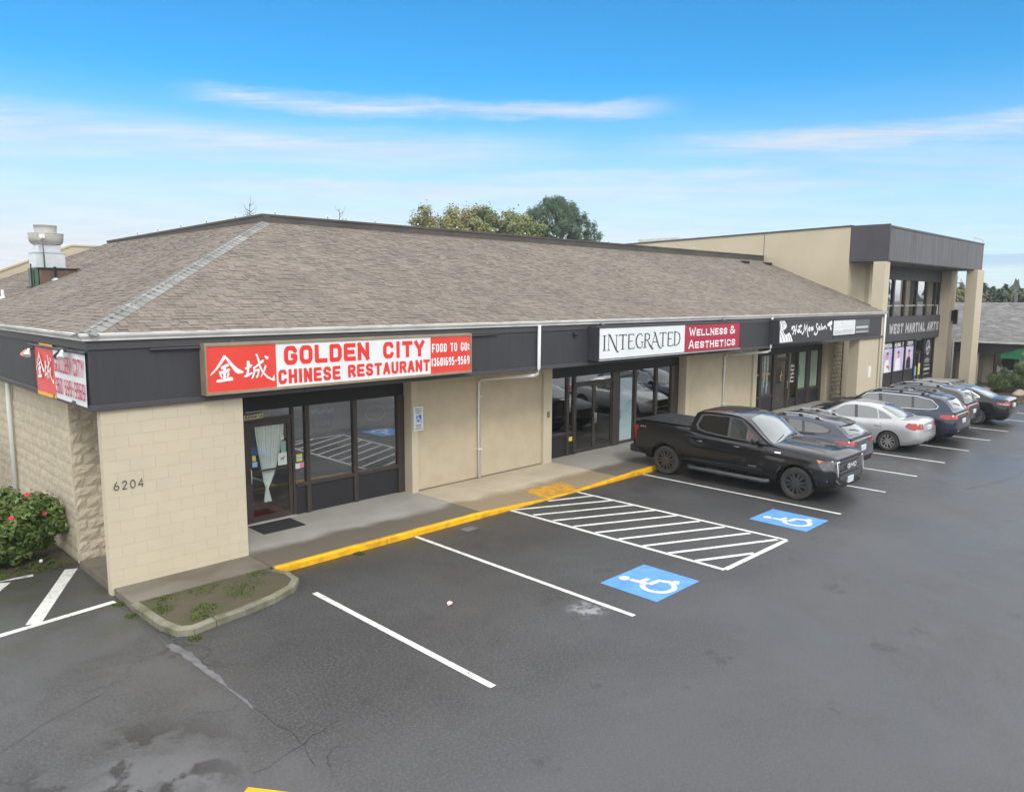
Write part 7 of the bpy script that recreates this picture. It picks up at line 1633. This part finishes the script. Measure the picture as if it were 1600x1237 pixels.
leaf_mat('leaf_olive', (0.20, 0.215, 0.075), (0.27, 0.235, 0.10), 0.35, 0.6); leaf_mat('leaf_green', (0.14, 0.185, 0.065), (0.20, 0.22, 0.085), 0.35, 0.6)
leaf_mat('needle_pine', (0.065, 0.12, 0.065), (0.095, 0.15, 0.085), 0.4, 0.6); leaf_mat('needle_fir', (0.030, 0.060, 0.034), (0.045, 0.078, 0.044), 0.2, 0.65); leaf_mat('leaf_far', (0.085, 0.10, 0.035), (0.13, 0.11, 0.045), 0.08, 0.7)
leaf_mat('leaf_juniper', (0.075, 0.11, 0.030), (0.045, 0.075, 0.028), 1.5, 0.6)
mat('bark', (0.10, 0.075, 0.055), (0.06, 0.047, 0.036), 4, 5, rough=0.95)
mat('petal_pink', (0.72, 0.055, 0.10), (0.60, 0.04, 0.08), 20, 2, rough=0.5); mat('petal_coral', (0.70, 0.20, 0.12), rough=0.5)
# --- camellia by the left wall
sh = tag(empty('flowering_shrub', (0, 0, 0)), 'rounded glossy green shrub with pink blossoms against the left block wall', 'shrub')
rr = random.Random(21); blobs = []
for i in range(64):
    a = rr.uniform(0, 6.28); e = rr.uniform(-.75, 1.1); q = rr.uniform(.45, 1.0)
    blobs.append(((2.90 + .88 * q * math.cos(a) * math.cos(e), 15.92 + .60 * q * math.sin(a) * math.cos(e), .66 + .68 * q * math.sin(e)), (.27, .27, .21)))
crown_mesh('foliage', blobs, 22000, .060, MATS['leaf_camellia'], sh, 5, .45, .5, .5, 1.35)
b = MB()
for i in range(9): a = i * .7; b.tube([(2.92 + .1 * math.cos(a), 16.0 + .1 * math.sin(a), 0), (2.92 + .35 * math.cos(a), 16.0 + .3 * math.sin(a), .5), (2.92 + .55 * math.cos(a), 16.0 + .45 * math.sin(a), 1.0)], [.035, .025, .008], 6)
b.build('stem', MATS['bark'], sh)
def blossom(p, m, r=.048):
    b = MB(); n = 7
    for ring_, (rad, tilt) in enumerate(((r, .2), (r * .6, .9))):
        for i in range(n):
            a = 2 * math.pi * (i + ring_ * .5) / n; d = Vector((math.cos(a), math.sin(a), 0)); u = Vector((-d.y, d.x, 0)); c = Vector(p)
            F = Vector((-.25, -.75, .6)).normalized(); q = F.to_track_quat('Z', 'Y'); f = lambda v: c + q @ v
            b.add([f(Vector((0, 0, 0.01))), f(d * rad * .6 + u * rad * .35 + Vector((0, 0, rad * tilt * .5))), f(d * rad + Vector((0, 0, rad * tilt))), f(d * rad * .6 - u * rad * .35 + Vector((0, 0, rad * tilt * .5)))], [(0, 1, 2, 3)])
    b.build('blossom', MATS[m], sh)
for p, m in (((3.28, 15.62, 1.32), 'petal_pink'), ((2.95, 15.30, 1.02), 'petal_pink'), ((3.50, 15.50, 0.95), 'petal_pink'), ((2.5, 16.3, 1.5), 'petal_pink')): blossom(p, m)
# fern-like leaves in the bed
b = MB(); rr = random.Random(3)
for _ in range(240):
    x_, y_ = rr.uniform(1.5, 3.7), rr.uniform(15.25, 15.9); a = rr.uniform(0, 6.28); l = rr.uniform(.05, .13); d = Vector((math.cos(a), math.sin(a), .4)) * l; u = Vector((-math.sin(a), math.cos(a), 0)) * l * .2; p = Vector((x_, y_, .05)); b.add([p, p + d * .5 + u, p + d, p + d * .5 - u], [(0, 1, 2, 3)])
tag(b.build('bed_weeds', MATS['leaf_camellia']), 'low weeds and fallen leaves in the bed beneath the shrub', None, None, 'stuff')

def limb_tree(name, label, base, H, trunk_r, blobs, n, size, m, seed, group=None, flat=.3, aspect=.6):
    t = tag(empty(name, (0, 0, 0)), label, 'tree', group); rr = random.Random(seed); b = MB()
    bx_, by_, bz_ = base; top = Vector((bx_, by_, bz_ + H * .72)); b.tube([(bx_, by_, bz_), (bx_ + rr.uniform(-.2, .2), by_, bz_ + H * .35), tuple(top)], [trunk_r, trunk_r * .75, trunk_r * .3], 8)
    for c, r in blobs[::2]:
        s = Vector((bx_, by_, bz_ + H * rr.uniform(.3, .6))); e = Vector(c); mid = s.lerp(e, .5) + Vector((0, 0, -.3)); b.tube([s, mid, e], [trunk_r * .32, trunk_r * .2, trunk_r * .05], 5)
    b.build('trunk', MATS['bark'], t); crown_mesh('crown', blobs, n, size, m, t, seed, flat, aspect, .35, 1.9); return t
def blob_cloud(c, R3, k, br, seed, up=0.0):
    rr = random.Random(seed); out = []
    for _ in range(k):
        a = rr.uniform(0, 6.28); e = math.asin(rr.uniform(-.6, 1)); q = rr.uniform(.35, 1.0) ** .6; f = rr.uniform(.7, 1.3)
        out.append(((c[0] + R3[0] * q * math.cos(a) * math.cos(e), c[1] + R3[1] * q * math.sin(a) * math.cos(e), c[2] + R3[2] * q * math.sin(e)), (br * f, br * f, br * f * .8)))
    return out
def at(px, row, r):
    """point at distance r (level) along the sight line through photo pixel px,row, used once to set out the far trees"""
    d = RX * (px - 800) + RD * (row - 618.5) + RF * 1185; d /= math.hypot(d.x, d.y); return cam.location + d * r
D_ = 72
for i, (px, top, wd, n, m, lab) in enumerate(((686, 320, 3.1, 5600, 'leaf_olive', 'olive leafy treetop with thinning autumn leaves, leftmost above the roof'), (730, 325, 2.7, 4200, 'leaf_olive', 'thin sparse yellowing treetop between two leafier ones'), (774, 323, 3.2, 7000, 'leaf_green', 'bushy yellow-green treetop beside the pine'), (815, 335, 2.4, 5200, 'leaf_green', 'low rounded green treetop touching the pine'))):
    p = at(px, top, D_); H = p.z; c = (p.x, p.y, H - wd * 1.15)
    limb_tree('leafy_tree', lab, (p.x, p.y, -.9), H, .3, blob_cloud(c, (wd, wd, wd * 1.15), 60, wd * .27, 40 + i), int(n * 3.4), .115, MATS[m], 60 + i, 'trees behind the building', .3, .7)
p = at(872, 310, D_ + 4); t = tag(empty('pine_tree'), 'large dark green pine with upswept tufted branches above the roof', 'tree', 'trees behind the building')
rr = random.Random(9); b = MB(); b.tube([(p.x, p.y, -.9), (p.x, p.y, 7), (p.x - .4, p.y, p.z - 1)], [.45, .3, .08], 8); blobs = []
ux = Vector((RX.x, RX.y, 0)).normalized()
for i in range(240):
    h = rr.uniform(0, 1); wmax = 4.3 * math.sin(math.pi * min(.97, (.18 + h * .78))) ** .8; a = rr.uniform(0, 6.28); q = wmax * rr.uniform(.5, 1); c = Vector((p.x + math.cos(a) * q, p.y + math.sin(a) * q, p.z - 6.2 + h * 6.0)) + ux * (.6 - 1.2 * h) * (.5)
    blobs.append((tuple(c), (.42, .42, .62)))
    if i % 4 == 0: b.tube([(p.x, p.y, c.z - 1.6), tuple(c)], [.10, .02], 5)
b.build('trunk', MATS['bark'], t); crown_mesh('crown', blobs, 30000, .19, MATS['needle_pine'], t, 33, .9, .16, .3)
# bare whips of two saplings rising behind the ridge
def sapling(px, top, label, seed, h=2.6):
    p = at(px, top, 38); t = tag(empty('bare_sapling'), label, 'tree', 'bare saplings behind the ridge'); rr = random.Random(seed); b = MB(); b.tube([(p.x, p.y, -.9), (p.x, p.y, p.z)], [.05, .012], 5); b.build('trunk', MATS['bark'], t); b = MB()
    for i in range(26): z = p.z - rr.uniform(.05, h); a = rr.uniform(0, 6.28); l = rr.uniform(.15, .5); b.tube([(p.x, p.y, z), (p.x + math.cos(a) * l * .6, p.y + math.sin(a) * l * .6, z + l * .35), (p.x + math.cos(a) * l * .75, p.y + math.sin(a) * l * .75, z + l * .9)], [.012, .008, .004], 4)
    b.build('twigs', MATS['bark'], t); crown_mesh('crown', [((p.x, p.y, p.z - .5 - .25 * i), (.45, .45, .3)) for i in range(5)], 90, .05, MATS['leaf_olive'], t, seed)
sapling(390, 318, 'bare sapling top near the ridge peak', 1); sapling(530, 326, 'bare sapling top right of the ridge peak', 2)
def conifer(px, top, r, wd, label, seed, m='needle_fir', n=2600, depth=11.0):
    p = at(px, top, r); t = tag(empty('fir_tree'), label, 'tree', 'firs beyond the far wing'); rr = random.Random(seed); base = -.9; b = MB(); b.tube([(p.x, p.y, base), (p.x, p.y, p.z)], [.3, .03], 6); b.build('trunk', MATS['bark'], t)
    vs_, fs, tn = [], [], []; Hc = min(p.z - base - .5, depth)
    for i in range(n):
        h = rr.random() ** .65; z = p.z - h * Hc; lay = (h * 16) % 1; q = wd * (h ** .85) * (.45 + .55 * lay) * rr.uniform(.5, 1.08); a = rr.uniform(0, 6.28); c = Vector((p.x + math.cos(a) * q, p.y + math.sin(a) * q, z - q * .22 + rr.uniform(-.1, .1)))
        d = Vector((math.cos(a), math.sin(a), -.3 + rr.uniform(-.2, .3))); u = Vector((-d.y, d.x, rr.uniform(-.3, .3))); s = wd * .16 * rr.uniform(.6, 1.2); k = len(vs_); vs_ += [tuple(c - d * s), tuple(c + u * s * .45), tuple(c + d * s), tuple(c - u * s * .45)]; fs += [(k, k + 1, k + 2, k + 3)]; tn += [rr.random()]
    o = mesh_obj('crown', vs_, fs, MATS[m], t); a_ = o.data.attributes.new('tone', 'FLOAT', 'FACE'); a_.data.foreach_set('value', tn); return t
FIR = ((1503, 443, 130, 3.0, 'slender fir peak between the middle and far columns'), (1488, 451, 150, 3.2, 'fir beside the utility pole'), (1516, 451, 140, 2.6, 'short fir close left of the far column'), (1537, 441, 110, 3.0, 'tall dark fir just right of the far column'), (1543, 449, 125, 3.6, 'broad dark fir second right of the far column'), (1552, 447, 140, 3.0, 'pointed fir third right of the far column'), (1560, 452, 150, 3.2, 'lower fir fourth right of the far column'), (1572, 444, 135, 3.4, 'tallest cone shaped fir right of the far column'), (1584, 454, 140, 2.2, 'small narrow fir left of the white pole'), (1596, 451, 110, 3.4, 'fir right of the white pole at the frame edge'), (1610, 446, 120, 3.4, 'fir mostly outside the right frame edge'), (1478, 447, 145, 3.4, 'fir half hidden by the middle column'), (1526, 455, 150, 3.0, 'fir hidden behind the far column'))
for i, a in enumerate(FIR): conifer(*a, 70 + i)
for i, (px, top, r, wd, m, lab) in enumerate(((1500, 461, 95, 3.4, 'leaf_far', 'brownish green bush behind the far roof left of the far column'), (1515, 462, 92, 3.0, 'leaf_far', 'olive bush directly left of the far column'), (1560, 459, 88, 2.6, 'needle_fir', 'rounded grey-green bush behind the far roof'), (1578, 464, 92, 3.2, 'leaf_far', 'tawny bush left of the white pole'), (1598, 460, 88, 3.0, 'leaf_far', 'yellow-green bush right of the white pole'), (1536, 464, 100, 3.0, 'needle_fir', 'low dark bush right of the far column'))):
    p = at(px, top, r); c = (p.x, p.y, p.z - wd * .8); limb_tree('far_bush', lab, (p.x, p.y, -.9), p.z, .15, blob_cloud(c, (wd, wd, wd * .9), 24, wd * .3, 90 + i), 2600, .28, MATS[m], 95 + i, 'bushes beyond the far wing')
conifer(53, 399, 70, 1.9, 'small fir top behind the left fire wall', 99, 'needle_fir', 1600)
# far wood along the horizon
b = MB(); rr = random.Random(12); vs_, fs, tn = [], [], []
for i in range(420):
    a = rr.uniform(-60, 150); r = rr.uniform(260, 420); x_, y_ = r * math.sin(R(45 + a - 45)), r * math.cos(R(45 + a - 45)); H = rr.uniform(7, 13); w = rr.uniform(2.5, 5)
    for j in range(16):
        h = rr.random(); q = w * h * rr.uniform(.4, 1.1); t = rr.uniform(0, 6.28); c = Vector((x_ + math.cos(t) * q, y_ + math.sin(t) * q, -.9 + H * (1 - h))); s = w * .55; k = len(vs_)
        vs_ += [tuple(c + Vector((-s, rr.uniform(-s, s), -s * .4))), tuple(c + Vector((s, rr.uniform(-s, s), -s * .4))), tuple(c + Vector((rr.uniform(-.3, .3), 0, s)))]; fs.append((k, k + 1, k + 2)); tn.append(rr.random())
o = mesh_obj('far_wood', vs_, fs, MATS['needle_fir']); at_ = o.data.attributes.new('tone', 'FLOAT', 'FACE'); at_.data.foreach_set('value', tn); tag(o, 'distant wood along the horizon', None, None, 'stuff')
# poles
p = at(1494, 431, 100); t = tag(empty('utility_pole'), 'brown wooden utility pole beyond the far wing between the columns', 'pole'); b = MB(); b.tube([(p.x, p.y, -.9), (p.x + .25, p.y, p.z)], [.16, .10], 8); b.build('post', MATS['bark'], t); b = MB(); b.tube([tuple(Vector((p.x + .25, p.y, p.z - .8)) - ux * .8), tuple(Vector((p.x + .25, p.y, p.z - .8)) + ux * .8)], .06, 6); b.build('cross_arm', MATS['bark'], t)
p = at(1588, 458, 80); b = MB(); b.tube([(p.x, p.y, -.9), (p.x, p.y, p.z)], .13, 8); b.lathe([(.13, 0), (.15, .05), (0, .1)], (p.x, p.y, p.z), 8); tag(b.build('white_pole', MATS['seal_grey']), 'pale grey pole rising behind the far grey roof', 'pole')
# --- planting bed at the far end of the lot
def bedz(x): return gz(x) + .10
xs_b = [43.5, 45, 47, 49, 51.2]; b = MB(); ring_ = [(43.6, 8.3), (43.3, 9.0), (45.2, 10.7), (48, 12.0), (51.2, 12.3), (51.5, 6.2), (47, 5.8)]
b.add([(x_, y_, bedz(x_)) for x_, y_ in ring_] + [(47.5, 9.3, gz(47.5) + .28)], [(i, (i + 1) % 7, 7) for i in range(7)][::1]); o = b.build('mulch_bed', MATS['mulch'])
bm = bmesh.new(); bm.from_mesh(o.data); bmesh.ops.recalc_face_normals(bm, faces=bm.faces[:]); [f.normal_flip() for f in bm.faces if f.normal.z < 0]; bm.to_mesh(o.data); bm.free()
tag(o, 'brown mulch bed at the far end of the lot', None, None, 'structure')
for i in range(7):
    a, c = ring_[i], ring_[(i + 1) % 7]; b = MB(); d = (Vector(c) - Vector(a)).normalized() * .08; n_ = Vector((-d.y, d.x)); q = [Vector(a) + n_, Vector(c) + n_, Vector(c) - n_, Vector(a) - n_]
    b.add([(v.x, v.y, gz(v.x) - .1) for v in q] + [(v.x, v.y, gz(v.x) + .12) for v in q], [(4, 5, 6, 7), (0, 1, 5, 4), (1, 2, 6, 5), (2, 3, 7, 6), (3, 0, 4, 7)]); b.build('kerb_stone', MATS['kerb_concrete'], kerb)
t = tag(empty('juniper_shrub'), 'spreading green shrub on the mulch bed at the right frame edge', 'shrub'); blobs = blob_cloud((48.6, 9.35, .45), (1.9, 1.5, .75), 40, .36, 7); crown_mesh('foliage', blobs, 9000, .075, MATS['leaf_juniper'], t, 8, .3, .3)
b = MB(); 
for i in range(6): a = i * 1.05; b.tube([(48.6, 9.35, -.2), (48.6 + math.cos(a), 9.35 + .8 * math.sin(a), .4)], [.05, .015], 5)
b.build('stem', MATS['bark'], t)
t = tag(empty('juniper_shrub'), 'smaller upright shrub behind the spreading green one', 'shrub'); crown_mesh('foliage', blob_cloud((50.6, 9.2, .7), (1.0, 1.0, .9), 22, .34, 17), 4500, .08, MATS['leaf_camellia'], t, 18, .3, .4); b = MB(); b.tube([(50.6, 9.2, -.3), (50.6, 9.2, .6)], [.06, .02], 5); b.build('stem', MATS['bark'], t)
mat('boulder', (0.36, 0.30, 0.24), (0.24, 0.19, 0.15), 2.5, 6, rough=0.9, bump=(8, .6, .03))
for (x_, y_, s, lab) in ((47.6, 10.75, .38, 'flat tan boulder in the mulch left of the spreading shrub'), (46.6, 8.95, .42, 'rounded tan boulder in the mulch before the spreading shrub')):
    bm = bmesh.new(); bmesh.ops.create_icosphere(bm, subdivisions=3, radius=1); rr = random.Random(int(x_ * 10))
    ph = [rr.uniform(0, 6) for _ in range(6)]
    for v in bm.verts: c = v.co; k = 1 + .14 * math.sin(c.x * 3 + ph[0]) + .12 * math.sin(c.y * 4 + ph[1]) + .08 * math.sin(c.z * 6 + ph[2]); v.co = Vector((c.x * s * 1.5 * k, c.y * s * k, c.z * s * .55 * k))
    me = bpy.data.meshes.new('boulder'); bm.to_mesh(me); bm.free(); me.materials.append(MATS['boulder']); me.polygons.foreach_set('use_smooth', [True] * len(me.polygons)); o = put(bpy.data.objects.new('boulder', me)); o.location = (x_, y_, bedz(x_) + .14); tag(o, lab, 'rock', 'boulders in the mulch bed')
# --- green awning sign on a post by the far wing
t = tag(empty('awning_sign'), 'green arched awning sign with golden emblem on a dark post before the far wing', 'sign'); mat('awning_green', (0.012, 0.17, 0.07), (0.010, 0.13, 0.055), 2, 3, rough=0.6); mat('emblem_gold', (0.22, 0.19, 0.06), rough=0.5)
prof = [(-1.6, 0), (-1.6, .28), (-1.1, .40), (-.8, .58), (-.3, .66), (.3, .66), (.8, .58), (1.1, .40), (1.6, .28), (1.6, 0)]
yc = 10.1; b = MB(); b.prism([(yc - p[0], 1.28 + p[1]) for p in prof], 0, 54.7, 55.6); b.build('awning', MATS['awning_green'], t)
k = Ink((54.69, yc, 1.28), (0, -1, 0), (0, 0, 1), .004); k.disc((0, .36), .52, 20, .22); k.build('emblem', MATS['emblem_gold'], t)
b = MB(); b.tube([(54.9, 10.95, -.5), (54.9, 10.95, 1.3)], .06, 8); b.build('post', MATS['kick_panel'], t)
# --- chain-link fence at the far left beside the end wall
t = tag(empty('side_fence'), 'dark metal fence beside the left end wall', 'fence')
for y_ in (19.6, 20.6, 21.6, 22.6): b = MB(); b.tube([(3.3, y_, 0), (3.3, y_, 1.75)], .03, 8); b.build('post', MATS['charcoal_trim'], t)
for z_ in (.15, 1.7): b = MB(); b.tube([(3.3, 19.6, z_), (3.3, 23.5, z_)], .02, 6); b.build('rail', MATS['charcoal_trim'], t)
for i in range(38): box('picket', 3.29, 3.31, 19.65 + i * .1, 19.67 + i * .1, .15, 1.7, MATS['charcoal_trim'], t)
# --- what stands across the lot, seen in the window reflections
t = tag(empty('opposite_building'), 'low beige shop building across the lot, seen only in reflections', 'building')
box('wall', -10, 60, -46, -45, -.9, 4.0, MATS['tan_wall'], t); box('roof_fascia', -11, 61, -47, -44.4, 4.0, 5.2, MATS['charcoal_siding'], t)
base_ = conifer(0, 0, 1, 1, 'x', 1) if False else None
def back_tree(x_, y_, H, seed, lab):
    limb_tree('leafy_tree', lab, (x_, y_, -.9), H, .3, blob_cloud((x_, y_, H * .68), (H * .28, H * .28, H * .34), 26, H * .1, seed), 2600, .3, MATS['leaf_green'], seed, 'trees across the lot')
for i in range(9): back_tree(-4 + i * 9 + (i % 3) * 2, -52 - (i % 2) * 6, 11 + (i * 7 % 5), 200 + i, ORD[i] + ' leafy tree in the row behind the beige building across the lot')
# ------------------------------------------------------------------ thin damp air
hm = bpy.data.materials.new('haze'); hm.use_nodes = True; N = hm.node_tree.nodes; L = hm.node_tree.links
for n_ in list(N): N.remove(n_)
ho = N.new('ShaderNodeOutputMaterial'); hv = N.new('ShaderNodeVolumePrincipled'); hv.inputs['Color'].default_value = (0.90, 0.94, 1.0, 1); hv.inputs['Density'].default_value = 0.0006; hv.inputs['Anisotropy'].default_value = 0.2
L.new(hv.outputs[0], ho.inputs['Volume'])
hz = box('haze', -4050, 4050, -4050, 4050, -1.9, 17.5, hm); tag(hz, 'thin pale damp air that fades the far trees', None, None, 'stuff')
scene.cycles.volume_bounces = 0
